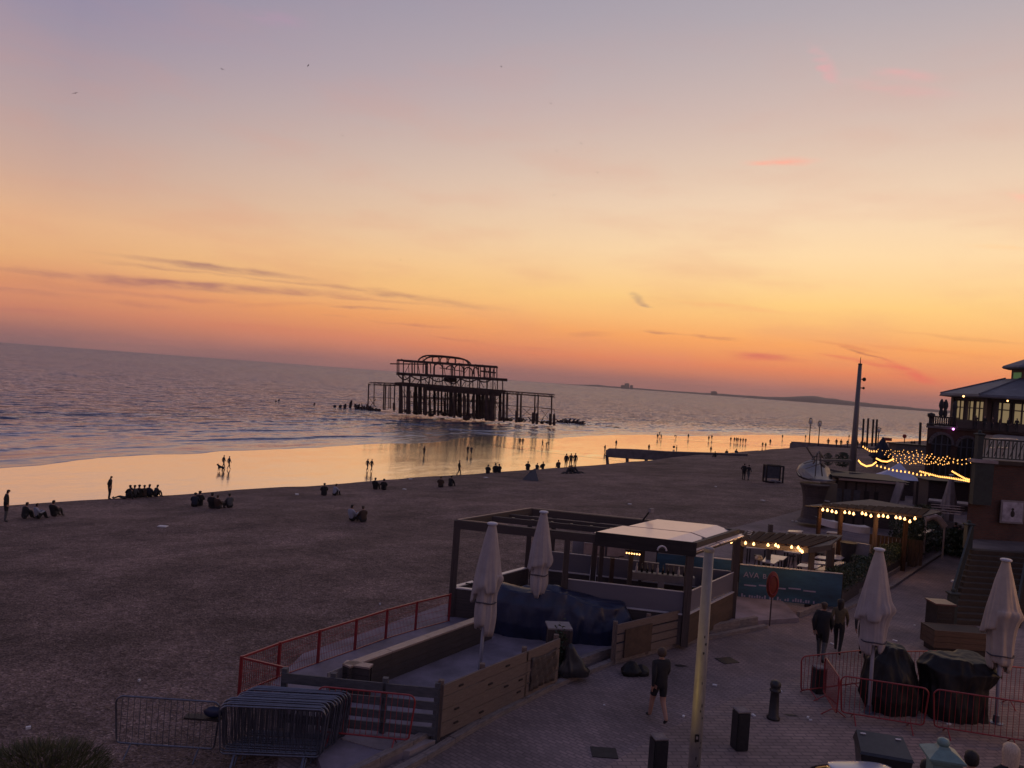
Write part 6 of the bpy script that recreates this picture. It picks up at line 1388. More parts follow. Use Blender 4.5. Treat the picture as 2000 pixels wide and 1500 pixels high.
for i, (px, py, lab) in enumerate(((1478, 1112, 'dark stool left of the shaded lamp'), (1515, 1118, 'dark stool below the nearer touching table'), (1545, 1112, 'dark stool between the touching tables and the corner post'), (1552, 1105, 'dark stool farther back left of the corner post'), (1600, 1116, 'dark stool under the counter end'), (1600, 1106, 'dark stool left of the brown post'), (1510, 1095, 'dark stool behind the touching tables'), (1455, 1085, 'dark stool at the left end of the bar terrace'), (1742, 1078, 'dark stool before the lit timber fence'))): stool(px, py, i, lab)
piece('post', m_brownwood, b1, (PY(1626, 1100, 31.5).x, 31.5, 0), (PY(1626, 1060, 31.5).x, 31.5, 1.9), .16, .16)
# planter and pale walls between the two terraces
def wallbox(name, a, b, z0, z1, w, m, lab, cat):
    mb = MB().beam(Vector((a.x, a.y, (z0+z1)/2)), Vector((b.x, b.y, (z0+z1)/2)), w, z1-z0); return solo(name, mb, m, lab, cat)
wallbox('low_wall', PY(1672, 1060, 35.5), PY(1699, 1060, 35.2), 0, 1.45, .15, m_offwhite, 'pale wall panel between the dark tub and the lit timber fence', 'wall')
q = PY(1657, 1070, 35.4); MBt = MB().lathe([(.25, 0), (.36, .85), (.38, .9), (.3, .9)], 14, (q.x, q.y, .55)); MBt.box((q.x, q.y, .27), (.5, .5, .54)); solo('planter_tub', MBt, m_black, 'tapering dark tub in front of the pale wall panel', 'tub')
wallbox('low_wall', PY(1440, 1040, 37), PY(1700, 1055, 38), 0, .95, .2, m_offwhite, 'long pale low wall on the beach side behind the bar pergola', 'wall')
wallbox('low_wall', PY(1120, 1040, 34), PY(1232, 1050, 34), .0, 1.15, .12, m_offwhite, 'pale wall with pinkish panels seen through the left of the main pergola', 'wall')
wallbox('low_wall', PY(1236, 1050, 34), PY(1350, 1056, 34.4), .0, 1.0, .12, m_offwhite, 'pale wall seen through the right of the main pergola', 'wall')
for i, (px, py) in enumerate(((1160, 1080), (1205, 1078))):
    q = PY(px, py, 33.5); MBx = MB(); MBx.box((q.x, q.y, .7), (.9, .3, .5)); MBx.box((q.x+.2, q.y, .25), (.2, .3, .5)); solo('play_block', MBx, m_red if False else m_capwood, ('left', 'right')[i]+' pinkish block before the pale wall behind the pergola', 'block')
for i, (x0, y0, x1, y1) in enumerate(((1636, 1021, 1700, 1030), (1600, 1012, 1638, 1020))):
    a, b = PY(x0, y0, 44), PY(x1, y1, 43); pts = [lerp(a, b, k/8)+Vector((0, -.5*math.sin(PI*k/8), 0)) for k in range(9)]; mb = MB(); mb.add([p+Vector((0, d_, 0)) for p in pts for d_ in (0, .7)], [(2*k, 2*k+2, 2*k+3, 2*k+1) for k in range(8)]); mb.add([p-Vector((0, 0, .35)) for p in pts]+[p for p in pts], [(k, k+1, 9+k+1, 9+k) for k in range(8)])
    solo('curved_bench', mb, m_white, ('wide', 'short')[i]+' curved white bench beyond the second pergola', 'bench')
# the curved white pipe at the hedge end
q = [PY(x, y, 40.5) for x, y in ((1809, 1013), (1818, 1009), (1826, 1009), (1834, 1014), (1840, 1021), (1845, 1028))]; q[-1].z -= .0
mb = MB().tube(q, .17, 8).tube([(q[0].x, q[0].y, 0), q[0]], .05, 6); mb.tube([(q[-1].x, q[-1].y, 0), q[-1]], .05, 6); solo('canopy_arch', mb, m_table, 'curved pale canopy arch at the far end of the hedge', 'canopy')
# hedge along the terraces
hp = [P(1640, 1188, 0), P(1700, 1150, 0), P(1765, 1112, 0), P(1842, 1064, 0)]; hp = offset(hp, .35)
hg = thing('hedge', 'dark leafy hedge in planters along the road side of the bar terraces', 'hedge', hp[0])
for a, b in zip(hp, hp[1:]): piece('planter_board', m_darkwood, hg, a+Vector((0, 0, .26)), b+Vector((0, 0, .26)), .5, .5)
r = random.Random(21); tot = len(hp)-1
def hpt(r):
    t = r.random()*tot; i = min(int(t), tot-1); p = lerp(hp[i], hp[i+1], t-i); d = (hp[i+1]-hp[i]).normalized(); n_ = Vector((-d.y, d.x, 0)); h = 1.18+.14*math.sin(t*9)+.1*math.sin(t*23)
    s = r.uniform(-1, 1); z = .45+(h-.45)*(1-r.random()**2.2); return (p.x+n_.x*.33*s, p.y+n_.y*.33*s, z)
mb = MB(); leaves(mb, hpt, 9000, .062, r); mb.build('foliage', m_leaf, hg, kind='stuff')
mb = MB(); leaves(mb, hpt, 900, .05, r); mb.build('pale_leaves', m_leaf2, hg, kind='stuff')
# conifers / bushes in the terrace zone
def bush(px, py, D, w, h, lab, m=m_leaf, n=1500, cone=False, z0=0, name='bush'):
    q = PY(px, py, D); q.z = z0; t = thing(name, lab, 'bush' if name == 'bush' else 'tree', q); r = random.Random(int(px)); mb = MB()
    def f(r):
        z = r.random(); a = r.uniform(0, 6.283); rr = (w/2)*((1-z) if cone else math.sqrt(max(.02, 1-(2*z-.9)**2*.8)))*math.sqrt(r.random())*(1+.3*math.sin(a*3+z*7)); return (q.x+rr*math.cos(a), q.y+rr*math.sin(a), z0+.1+z*h)
    leaves(mb, f, n, max(.06, w*.05), r); mb.build('foliage', m, t); MB().tube([q, q+Vector((.03, 0, h*.6))], [w*.04, w*.015], 6).build('trunk', m_brownwood, t)
bush(1790, 985, 41, 1.9, 2.0, 'rounded dark bush right of the kiosk, beside the second pergola')
bush(1812, 960, 47, 2.2, 1.9, 'bush with amber light on it behind the rounded dark bush', m_leaf2)
bush(1765, 1030, 45, 1.6, 1.2, 'low bush behind the lit timber fence')
bush(1618, 893, 95, 1.2, 1.5, 'tiny shrub on the sand left of the lighting column')
bush(1647, 893, 95, 1.9, 1.7, 'wider tiny shrub on the sand next to the lighting column')
bush(1870, 1010, 42, 2.2, 1.3, 'low bush against the brick wall foot beyond the hedge')
# dark closed parasol / cone
parasol('parasol', Vector((PY(1722, 890, 100).x, 100, 0)), PY(1722, 853, 100).z, 'dark closed parasol standing among the fairy lights', (0, 0), c_navy, 7, 1.5, .3, .2, .12, None, .06)
q = PY(1853, 1000, 46); parasol('parasol', Vector((q.x, 46, 0)), PY(1853, 926, 46).z, 'pale closed parasol under the fairy lights near the brick wall', (0, 0), m_offwhite, 8, .45, .5, .3, .2, None)
# ------------------------------------------------------------------ kiosk with flared canopy
KD = 50
ki = thing('kiosk', 'dark flat roofed kiosk with a pale roof edge behind the second pergola', 'kiosk', PY(1630, 1000, KD))
a, b = PY(1634, 934, KD), PY(1764, 944, KD-1); a0, b0 = Vector((a.x, a.y, 0)), Vector((b.x, b.y, 0)); d = (b0-a0).normalized(); nb_ = Vector((-d.y, d.x, 0))
mb = MB(); mb.prism([(a0.x, a0.y), (b0.x-.4, b0.y), (b0.x+nb_.x*4-.4, b0.y+nb_.y*4), (a0.x+nb_.x*4, a0.y+nb_.y*4)], 0, a.z-.1); mb.build('body', m_darkwood, ki)
for i in range(7):
    p = lerp(a0, b0, i/6.6)-nb_*.03; piece('pilaster', m_black, ki, p, p+Vector((0, 0, a.z-.12)), .12, .06)
for i in range(5):
    p = lerp(a0, b0, (i+.5)/6.6)-nb_*.02; piece('shutter', m_greywood if i < 3 else m_black, ki, p+Vector((0, 0, .6)), p+Vector((0, 0, 2.3)), .85, .03)
piece('roof_edge', m_capwood, ki, a+Vector((0, -.35, 0)), b+Vector((0, -.35, 0)), .12, .12)
MB().prism([(a.x-.4, a.y-.3), (b.x+.3, b.y-.3), (b.x+nb_.x*4.3, b.y+nb_.y*4.3), (a.x+nb_.x*4.3-.4, a.y+nb_.y*4.3)], b.z-.02, b.z+.1).build('roof', m_black, ki)
e0, e1 = PY(1742, 996, KD-2), PY(1758, 943, KD-2); MB().beam(e0, e1+Vector((.05, 0, 0)), .9, .08).build('swept_end_panel', m_offwhite, ki)
# drum and pale panel
q = PY(1592, 985, 48); mb = MB(); mb.lathe([(.95, 0), (.72, .25), (.62, .9), (.66, 1.6), (.80, 2.2), (.9, 2.35), (.9, 2.42)], 20, (q.x, q.y+.3, .25)); solo('drum_booth', mb, m_darkwood, 'dark curved drum shaped booth left of the kiosk', 'booth')
wallbox('low_wall', PY(1602, 970, 48.5), PY(1632, 970, 48.5), .0, 2.75, .3, m_brownwood if False else mat('olive_render', (.13, .11, .085), .8, 0, .2, 1), 'olive wall panel between the drum booth and the kiosk', 'wall')
piece('sill_strip', m_white, ki, PY(1605, 977, 48.2), PY(1619, 979, 48.2), .3, .05)
# flared sculptural canopy
cn = thing('flared_canopy', 'pale metal canopy flaring up like a shell above the drum booth', 'canopy', PY(1600, 940, 49))
top = [(1556, 918), (1560, 909), (1568, 904), (1576, 900), (1586, 897), (1596, 898), (1606, 904), (1620, 914)]
low = [(1556, 920), (1560, 929), (1568, 934), (1580, 937), (1592, 938), (1606, 939), (1620, 939), (1633, 937)]
V = []; n = len(top)
for i in range(n):
    for k in range(7):
        t = k/6; p = lerp(PY(*low[i], 48.2), PY(*top[i], 51.5), t); p.z -= .35*math.sin(PI*t)*(.3+.7*i/n); V.append(p)
mb = MB(); mb.add(V, [(i*7+k, (i+1)*7+k, (i+1)*7+k+1, i*7+k+1) for i in range(n-1) for k in range(6)]); o = mb.build('shell', mat('canopy_metal', (.11, .10, .115), .4, .3, .25, 2), cn, True); s_ = o.modifiers.new('t', 'SOLIDIFY'); s_.thickness = .05
V = [PY(1556, 919, 48.0), PY(1562, 914, 48.6), PY(1572, 918, 49), PY(1582, 926, 49), PY(1588, 934, 48.4), PY(1578, 936, 48.1), PY(1566, 932, 48.0)]
mb = MB(); mb.add(V, [tuple(range(7))]); o = mb.build('bright_lip', m_offwhite, cn); s_ = o.modifiers.new('t', 'SOLIDIFY'); s_.thickness = .04
for (x0, y0, x1, y1, w) in ((1575, 872, 1592, 900, .12), (1592, 900, 1588, 905, .12), (1600, 882, 1607, 893, .14), (1602, 903, 1610, 912, .2), (1586, 898, 1600, 884, .1), (1584, 890, 1608, 894, .08), (1570, 905, 1600, 898, .07), (1574, 915, 1604, 905, .07), (1596, 884, 1592, 930, .1), (1601, 884, 1606, 930, .1)): MB().beam(PY(x0, y0, 48.6), PY(x1, y1, 49.2), w*.6).build('strut', m_steel, cn)
for (x0, y0, x1, y1) in ((1608, 915, 1660, 926), (1660, 924, 1700, 928), (1600, 899, 1662, 900)): MB().beam(PY(x0, y0, 52), PY(x1, y1, 53), .14).build('rail', m_steel, cn)
# pyramid tents
def tent(pt, pl_, pr, D, lab):
    T = PY(*pt, D); A1 = PY(*pl_, D); B1 = PY(*pr, D); w = (B1.x-A1.x); t = thing('pyramid_tent', lab, 'tent', Vector((A1.x, D, 0))); ze = (A1.z+B1.z)/2; s = w/2; cx = (A1.x+B1.x)/2
    c4 = [Vector((cx-s, D-s*.3, ze)), Vector((cx+s*.35, D-s, ze)), Vector((cx+s, D+s*.3, ze)), Vector((cx-s*.35, D+s, ze))]; ap_ = Vector((T.x, D, T.z)); V = [ap_]; F_ = []
    mb = MB(); 
    for k in range(4):
        a, b = c4[k], c4[(k+1) % 4]; rows = []
        for i in range(6):
            f = i/5; sg = .12*math.sin(PI*f)
            rows.append([lerp(ap_, lerp(a, b, j/6), f)-Vector((0, 0, sg+.06*math.sin(PI*j/6)*f)) for j in range(7)])
        mb.add([v for r_ in rows for v in r_], [(i*7+j, (i+1)*7+j, (i+1)*7+j+1, i*7+j+1) for i in range(5) for j in range(6)])
    mb.build('roof_sheet', m_offw2, t, True)
    for c in c4: MB().tube([(c.x, c.y, 0), c], .04, 6).build('pole', m_black, t)
m_offw2 = mat('lilac_white_canvas', (.50, .50, .60), .8, 0, .1, 2)
tent((1757, 903), (1702, 928), (1800, 936), 56, 'pale lilac pyramid tent under the fairy lights, right of the lighting column')
# fairy light strings above the terraces
def fstring(pts, D0, D1, n, lab, rr=.05, sagpx=0):
    out = []; seg = [math.hypot(b[0]-a[0], b[1]-a[1]) for a, b in zip(pts, pts[1:])]; tot = sum(seg)
    for k in range(n):
        s = tot*k/(n-1); q = None
        for a, b, l in zip(pts, pts[1:], seg):
            if s <= l+1e-6: q = (a[0]+(b[0]-a[0])*s/l, a[1]+(b[1]-a[1])*s/l); break
            s -= l
        D = D0+(D1-D0)*k/(n-1); out.append(PY(q[0], q[1]+sagpx*math.sin(PI*k/(n-1)), D))
    return bulbs('fairy_lights', lab, out, rr=rr, m=m_bulbf, group='fairy light strings over the far terraces', drop=.03)
fstring([(1677, 900), (1682, 906), (1692, 911), (1703, 909), (1711, 903)], 44, 45, 22, 'thick swag of fairy lights just right of the lighting column', .042)
fstring([(1712, 896), (1722, 901), (1733, 902), (1745, 897)], 45, 46, 18, 'second thick swag right of the dark closed parasol foot', .042)
fstring([(1713, 910), (1745, 919), (1775, 923), (1795, 928), (1815, 928)], 45, 43, 14, 'string of separate lights slanting across the pale tent', .05)
fstring([(1797, 921), (1815, 926), (1833, 931), (1850, 933), (1875, 937), (1896, 941)], 43, 38, 30, 'bright string running right from the tent to the brick wall', .042)
fstring([(1860, 921), (1872, 928), (1885, 935), (1896, 938)], 40, 38, 14, 'short steep string ending at the brick wall', .04)
fstring([(1686, 873), (1700, 882), (1712, 882)], 70, 74, 7, 'short string left of the dark closed parasol', .07)
rr_ = random.Random(31)
rows_ = [((1730, 884), (1820, 887)), ((1728, 888), (1850, 892)), ((1735, 893), (1895, 896)), ((1742, 898), (1870, 900)), ((1760, 903), (1896, 904)), ((1690, 877), (1790, 880)), ((1735, 880), (1800, 882)), ((1745, 901), (1850, 906))]
names_ = ('top', 'second', 'third', 'fourth', 'fifth', 'faint upper left', 'faint upper', 'lowest')
for (a, b), nm in zip(rows_, names_):
    pts = []; k = 8
    for i in range(k+1): pts.append((a[0]+(b[0]-a[0])*i/k, a[1]+(b[1]-a[1])*i/k+(0 if i % 2 == 0 else 3.5)))
    fstring(pts, 72-8*rr_.random(), 58, int((b[0]-a[0])/7.6), nm+' distant row of fairy lights between the dark parasol and the brick wall', .038 if 'faint' not in nm else .028)
# dim stalls under the lights
for i, (x0, x1, y, D, z, lab) in enumerate(((1735, 1800, 905, 70, 1.6, 'low dark stall under the farthest fairy lights'), (1800, 1895, 935, 62, 2.2, 'long dark stall left of the brick wall under the strings'), (1690, 1760, 900, 66, 1.3, 'low dark stall left of the tent'))):
    a, b = PY(x0, y, D), PY(x1, y, D); st_ = thing('market_stall', lab, 'stall', Vector((a.x, a.y, 0))); MB().beam((a.x, a.y, z/2), (b.x, b.y, z/2), 2.2, z).build('wall', m_darkwood, st_); MB().beam((a.x-.2, a.y, z+.06), (b.x+.2, b.y, z+.06), 2.7, .1).build('roof', m_black, st_)
slab('counter', ((1813, 977), (1815, 973), (1897, 981), (1895, 986)), 1.9, 'long pale topped counter in front of the pale closed parasol', 'counter', m_conc, False, th_=.12)
a, b = PY(1818, 995, 47.5), PY(1892, 1000, 44); wallbox('low_wall', a, b, 0, 1.3, .4, m_conc2, 'dark stepped wall under the long counter', 'wall')
for i in range(4): a, b = PY(1822, 985+i*5, 46-i*.6), PY(1880, 990+i*5, 43.5-i*.6); piece('seat_slat', m_conc, ki, a, b, .25, .05)
for i, (px, py, D) in enumerate(((1868, 985, 43), (1876, 990, 42), (1887, 985, 42.5))):
    p = PY(px, py+30, D); p.z = 0; person(p, 'stand', facing(p, (.2*i, 1)), ('left', 'middle', 'right')[i]+' dim figure standing at the brick wall corner below the strings', 'dim figures by the brick wall', M1, 1.7)
# ------------------------------------------------------------------ stairs, brick wall, upper promenade
SA, SBt = P(1852, 1218, 0), P(1965, 1225, 0); ZL = 2.1; TA, TB = PY(1894, 1078, 32.4), PY(1985, 1082, 32.8)
stt = thing('staircase', 'brown stone staircase climbing away to the brick wall at the right edge', 'stairs', SA); ns = 13
TA.z = TB.z = ZL; TB = TA+Vector((2.6, .15, 0)); SBt = SA+Vector((2.6, .15, 0))
for i in range(ns):
    t0 = i/ns; z1 = ZL*(i+1)/ns; a = lerp(SA, TA, (i+.5)/ns); b = lerp(SBt, TB, (i+.5)/ns); run = (TA-SA).length/ns
    piece('step', m_step, stt, Vector((a.x, a.y, z1/2)), Vector((b.x, b.y, z1/2)), run*1.0, z1)
    piece('nosing', m_step, stt, Vector((a.x, a.y-run*.42, z1+.004)), Vector((b.x, b.y-run*.42, z1+.004)), .05, .012)
def newel(base, h, lab, m=m_greend):
    t = thing('newel_post', lab, 'newel post', base); MB().box((0, 0, h*.42), (.26, .26, h*.84)).build('shaft', m, t, world=False)
    MB().lathe([(.2, h*.84), (.26, h*.87), (.26, h*.90), (.12, h*.93)], 4, ph=PI/4).build('cap', m, t, world=False); MB().ball((0, 0, h*.965), .09, 8).build('finial', m, t, world=False); return t
newel(SA+Vector((-.05, -.25, 0)), 1.35, 'green newel post at the foot of the brown staircase')
newel(TA+Vector((-.05, .1, 0)), 1.15, 'green newel post at the top left of the brown staircase')
newel(TB+Vector((.05, .1, 0)), 1.15, 'green newel post at the top right of the brown staircase')
def railing(a, b, lab):
    t = thing('handrail', lab, 'railing', a); piece('rail', m_greend, t, a+Vector((0, 0, .98)), b+Vector((0, 0, .98)), .07, .07); piece('rail', m_greend, t, a+Vector((0, 0, .16)), b+Vector((0, 0, .16)), .05, .05)
    for i in range(15): p = lerp(a, b, (i+.5)/15); piece('baluster', m_greend, t, p+Vector((0, 0, .16)), p+Vector((0, 0, .96)), .045, .045)
railing(SA, TA, 'green balustrade on the left side of the brown staircase'); railing(SBt, TB, 'green balustrade on the right side of the brown staircase')
struct('stair_landing', MB().prism([(TA.x-.1, TA.y+.2), (TA.x+10, TA.y+.2), (TA.x+10, TA.y+3.4), (TA.x+1.75, TA.y+2.6)], 0, ZL-.01), m_conc2)
# brick retaining wall: faces us, its left end turns away along the road
WX, WY = 21.15, 35.0; WZ = 5.55
bw = thing('brick_wall', 'dark red brick retaining wall rising behind the staircase', 'wall', (WX, WY, 0))
MB().prism([(WX, WY), (60, WY+4), (60, WY+6), (WX+2, WY+1.2)], 0, WZ).build('wall', m_brick, bw)
MB().prism([(WX, WY+.01), (WX+2, WY+1.2), (56, 84), (53.4, 86)], 0, WZ).build('side_wall', m_brick, bw)
MB().prism([(WX-.12, WY-.15), (60, WY+3.85), (60, WY+4.4), (WX+.3, WY+.4)], WZ+.002, WZ+.18).build('coping', m_step, bw)
struct('upper_promenade', MB().prism([(WX+.5, WY+.3), (200, WY+20), (200, 190), (80, 120), (54.2, 86)], WZ-.3, WZ+.01), m_conc2)
q0, q1 = PY(1955, 976, WY), PY(1992, 976, WY+.4); q2 = PY(1955, 1021, WY)
ps = thing('framed_poster', 'pale framed poster with a dark figure shape on the brick wall', 'poster', Vector((q0.x, WY-.05, q2.z))); z0, z1 = q2.z, q0.z; w = q1.x-q0.x
pa, pb_ = Vector((q0.x, WY-.02, (z0+z1)/2)), Vector((q1.x, WY+.08, (z0+z1)/2)); d = (pb_-pa).normalized()
piece('frame', m_offwhite, ps, pa, pb_, .05, z1-z0); piece('print', m_photo, ps, pa+d*.08-Vector((0, .035, 0)), pb_-d*.08-Vector((0, .035, 0)), .01, z1-z0-.16)
mb = MB(); c = (pa+pb_)/2-Vector((0, .045, .0)); mb.ball(c+Vector((0, 0, .12)), .07, 8, (1, .1, 1)); mb.ball(c+Vector((0, 0, -.08)), .12, 8, (.9, .08, 1.3)); mb.build('figure_print', m_black, ps)
# tall newel and balustrade of the upper promenade, with cluttered planting
nbs = Vector((PY(1918, 860, WY-.1).x, WY+.1, WZ+.18)); topz = PY(1918, 842, WY).z; newel(nbs, topz-WZ-.18, 'tall green newel post crowning the corner of the brick wall', m_greend)
bl = thing('balustrade', 'green iron balustrade of the upper promenade right of the tall newel', 'railing', nbs+Vector((.2, 0, 0)))
a, b = nbs+Vector((.2, .02, 0)), nbs+Vector((8, .85, 0))
piece('rail', m_greend, bl, a+Vector((0, 0, .95)), b+Vector((0, 0, .95)), .09, .07); piece('rail', m_greend, bl, a+Vector((0, 0, .1)), b+Vector((0, 0, .1)), .07, .05)
for i in range(40):
    p = lerp(a, b, (i+.5)/40); piece('baluster', m_greend, bl, p+Vector((0, 0, .1)), p+Vector((0, 0, .93)), .04, .04)
    if i % 2: piece('cross_bar', m_greend, bl, p+Vector((-.09, 0, .2)), p+Vector((.12, 0, .85)), .03, .03)
pn = thing('stone_pier', 'grey green stone pier under the tall newel post', 'pier', (nbs.x, WY-.2, 0)); MB().box((nbs.x+.1, WY-.12, WZ-.9), (.85, .34, 1.9)).build('shaft', m_greend, pn); MB().box((nbs.x+.1, WY-.12, WZ+.12), (1.1, .5, .14)).build('cap', m_conc, pn)
for i, (px, py) in enumerate(((1920, 857), (1945, 858), (1962, 858), (1975, 858), (1943, 876), (1958, 875))):
    q = PY(px, py, WY+1.6); q.z = max(q.z, WZ+.4); solo('cafe_table', MB().lathe([(.02, -.5), (.02, 0), (.28, .0), (.28, .03)], 12, q), m_table, ('first', 'second', 'third', 'fourth', 'fifth', 'sixth')[i]+' small pale topped table behind the balustrade, counted from the tall newel', 'table', 'tables behind the balustrade')
# wooden bench box, dark cabinet
q0, q1 = P(1822, 1277, 0), P(1932, 1285, 0); bx = thing('timber_planter', 'long brown timber planter box right of the road', 'planter', q0); d = (q1-q0).normalized(); nn2 = Vector((-d.y, d.x, 0))
for i in range(3): piece('board', m_brownwood, bx, q0+Vector((0, 0, .30+.19*i)), q1+Vector((0, 0, .30+.19*i)), .04, .18); piece('board', m_brownwood, bx, q0+nn2*.8+Vector((0, 0, .30+.19*i)), q1+nn2*.8+Vector((0, 0, .30+.19*i)), .04, .18); piece('board', m_brownwood, bx, q0+d*.03+nn2*.04+Vector((0, 0, .30+.19*i)), q0+d*.03+nn2*.78+Vector((0, 0, .30+.19*i)), .04, .18)
piece('plinth', m_black, bx, q0+nn2*.4+Vector((.1, 0, .1)), q1+nn2*.4+Vector((0, 0, .1)), .7, .2); piece('top', m_step, bx, q0+nn2*.4+Vector((0, 0, .74)), q1+nn2*.4+Vector((0, 0, .74)), .82, .04)
q = P(1832, 1243, 0); cbn = thing('dark_cabinet', 'black cabinet bin beside the stair foot with a glint on its lid', 'cabinet', q); MB().box(q+Vector((0, 0, .58)), (.62, .62, 1.16), .1).build('body', m_black, cbn); MB().prism([(q.x-.36, q.y-.36), (q.x+.36, q.y-.36), (q.x+.36, q.y+.36), (q.x-.36, q.y+.36)], 1.17, 1.22).build('lid', mat('dark_red_lid', (.10, .045, .045), .4, 0, .2, 5), cbn)
for i in range(4): piece('louvre', m_binblack, cbn, q+Vector((-.25, -.33, .3+.2*i)), q+Vector((.25, -.28, .3+.2*i)), .03, .05)
q = PY(1862, 1135, 30.6); sn = thing('wall_lamp', 'small white lit lamp on the stair balustrade', 'lamp', q); MB().box(q, (.16, .1, .08), .3).build('head', m_white, sn); MB().beam(q, q+Vector((.16, 0, -.1)), .03).build('bracket', m_black, sn)
# ------------------------------------------------------------------ pavilion on its brick terrace
PX, PYc, PZ = 68.6, 100.0, 5.95
tr = thing('brick_terrace', 'brick arcade terrace carrying the pavilion, left corner against the sea', 'terrace', (51, 92, 0))
X0 = PY(1812, 832, 92).x
MB().prism([(X0, 92), (90, 90), (90, 118), (X0+16, 118)], -1, PZ-.25).build('wall', m_brick, tr)
MB().prism([(X0-.35, 91.7), (90.3, 89.7), (90.3, 118.3), (X0+15.8, 118.3)], PZ-.245, PZ).build('cornice', m_conc2, tr)
def archway(px, py, rpx, D=91.7, dark=m_black):
    c = PY(px, py, D); rr = rpx*D/1500; pts = [Vector((c.x+rr*math.cos(k*PI/12), D, c.z+rr*math.sin(k*PI/12))) for k in range(13)]
    ring = MB()
    for k in range(13):
        a = (k)*PI/12; ring.beam(Vector((c.x+(rr+.18)*math.cos(a)-.02, D-.05, c.z+(rr+.18)*math.sin(a))), Vector((c.x+(rr+.18)*math.cos(a+PI/12*.9), D-.05, c.z+(rr+.18)*math.sin(a+PI/12*.9))), .3, .3) if k < 12 else None
    ring.build('arch_ring', m_conc2, tr)
    mb = MB(); pv = [(c.x-rr, D-.02, 0.1)]+[tuple(p-Vector((0, .02, 0))) for p in pts[::-1]]+[(c.x+rr, D-.02, .1)]; mb.add(pv+[(p[0], p[1]+.02+.0, p[2]) for p in pv], [tuple(range(len(pv)))]); mb.build('doorway', dark, tr)
    for s in (-1, 0, 1): piece('door_frame', m_greywood, tr, (c.x+s*rr*.62, D-.07, .1), (c.x+s*rr*.62, D-.07, c.z+rr*(.75 if s else .97)), .12, .08)
    piece('door_frame', m_greywood, tr, (c.x-rr, D-.07, c.z), (c.x+rr, D-.07, c.z), .08, .12)
archway(1838, 868, 19); archway(1888, 874, 18); archway(1938, 880, 18)
def oct(r, z, ph=PI/8): return [(PX+r*math.cos(ph+k*PI/4), PYc+r*math.sin(ph+k*PI/4), z) for k in range(8)]
pv = thing('pavilion', 'octagonal pavilion with a wide grey roof and lit windows at the right edge', 'pavilion', (PX, PYc, PZ))
def octloft(rz_, m, name, thick=None):
    mb = MB(); rings = [oct(r, z) for r, z in rz_]; mb.add([v for q in rings for v in q], [(i*8+k, i*8+(k+1) % 8, (i+1)*8+(k+1) % 8, (i+1)*8+k) for i in range(len(rings)-1) for k in range(8)]+[tuple(range(8))[::-1], tuple((len(rings)-1)*8+k for k in range(8))]); return mb.build(name, m, pv)
RW = 9.6
octloft([(RW-.3, PZ), (RW-.3, PZ+4.0)], m_black, 'inner_wall'); octloft([(RW+.02, PZ), (RW+.02, PZ+.9)], m_brownwood, 'dado')
o8 = oct(RW, PZ)
for k in range(8):
    a, b = Vector(o8[k]), Vector(o8[(k+1) % 8]); d = (b-a).normalized(); nr_ = Vector((d.y, -d.x, 0)); mid = (a+b)/2-Vector((PX, PYc, PZ))
    if mid.dot(Vector((0, 1, 0))) > 3: continue
    L8 = (b-a).length
    piece('corner_pillar', m_brownwood, pv, a, a+Vector((0, 0, 4.0)), .6, .6); piece('lintel', m_brownwood, pv, a+Vector((0, 0, 3.78)), b+Vector((0, 0, 3.78)), .3, .45)
    nb2 = 3
    for i in range(nb2):
        c0 = a+d*(.5+(L8-1)*(i+.08)/nb2); c1 = a+d*(.5+(L8-1)*(i+.92)/nb2); wd = (c1-c0).length
        for j in range(2):
            s0 = c0+d*(wd*(j*.5+.05)); s1 = c0+d*(wd*(j*.5+.45))
            piece('pane', m_lit, pv, s0+Vector((0, 0, 1.75)), s1+Vector((0, 0, 1.75)), .04, 1.55); piece('pane', m_lit, pv, s0+Vector((0, 0, 3.0)), s1+Vector((0, 0, 3.0)), .04, .8)
        for x in (c0, (c0+c1)/2, c1): piece('mullion', m_darkwood, pv, x+nr_*.05+Vector((0, 0, .9)), x+nr_*.05+Vector((0, 0, 3.55)), .18, .12)
        piece('transom', m_darkwood, pv, c0+nr_*.06+Vector((0, 0, 2.56)), c1+nr_*.06+Vector((0, 0, 2.56)), .1, .14)
        piece('curtain', m_darkwood, pv, c0-nr_*.0+d*.02+Vector((0, 0, 2.2)), c0+d*(.12 if (i+k) % 2 else .55)+Vector((0, 0, 2.2)), .12, 2.6)
octloft([(11.3, PZ+3.95), (11.4, PZ+4.05), (11.3, PZ+4.32), (3.9, PZ+6.75)], m_roof, 'roof')
octloft([(11.25, PZ+3.9), (11.45, PZ+3.92), (11.45, PZ+4.03), (11.25, PZ+4.04)], m_conc2, 'gutter')
for k in range(8): MB().tube([Vector(oct(11.35, PZ+4.33)[k]), Vector(oct(3.9, PZ+6.80)[k])], .12, 6).build('hip_rib', m_roof, pv)
octloft([(3.3, PZ+6.2), (3.3, PZ+8.15)], m_brownwood, 'lantern_wall'); o3 = oct(3.33, PZ+7.2)
for k in range(8):
    a, b = Vector(o3[k]), Vector(o3[(k+1) % 8]); piece('lantern_window', m_greenl if k % 2 else m_greywood, pv, lerp(a, b, .2), lerp(a, b, .8), .06, .8)
octloft([(4.3, PZ+8.05), (4.45, PZ+8.2), (4.3, PZ+8.42), (.9, PZ+9.9), (.8, PZ+10.6), (.1, PZ+10.9)], m_roof, 'lantern_roof')
q = PY(1882, 774, 91.5); wl_ = solo('wall_light', MB().ball(q, .12, 8), m_bulb, 'bright warm lamp at the left corner of the pavilion eaves', 'lamp')
q = PY(1968, 783, 90.2); solo('wall_light', MB().ball(q, .10, 8), m_bulb, 'bright round lamp seen in the right windows of the pavilion', 'lamp')
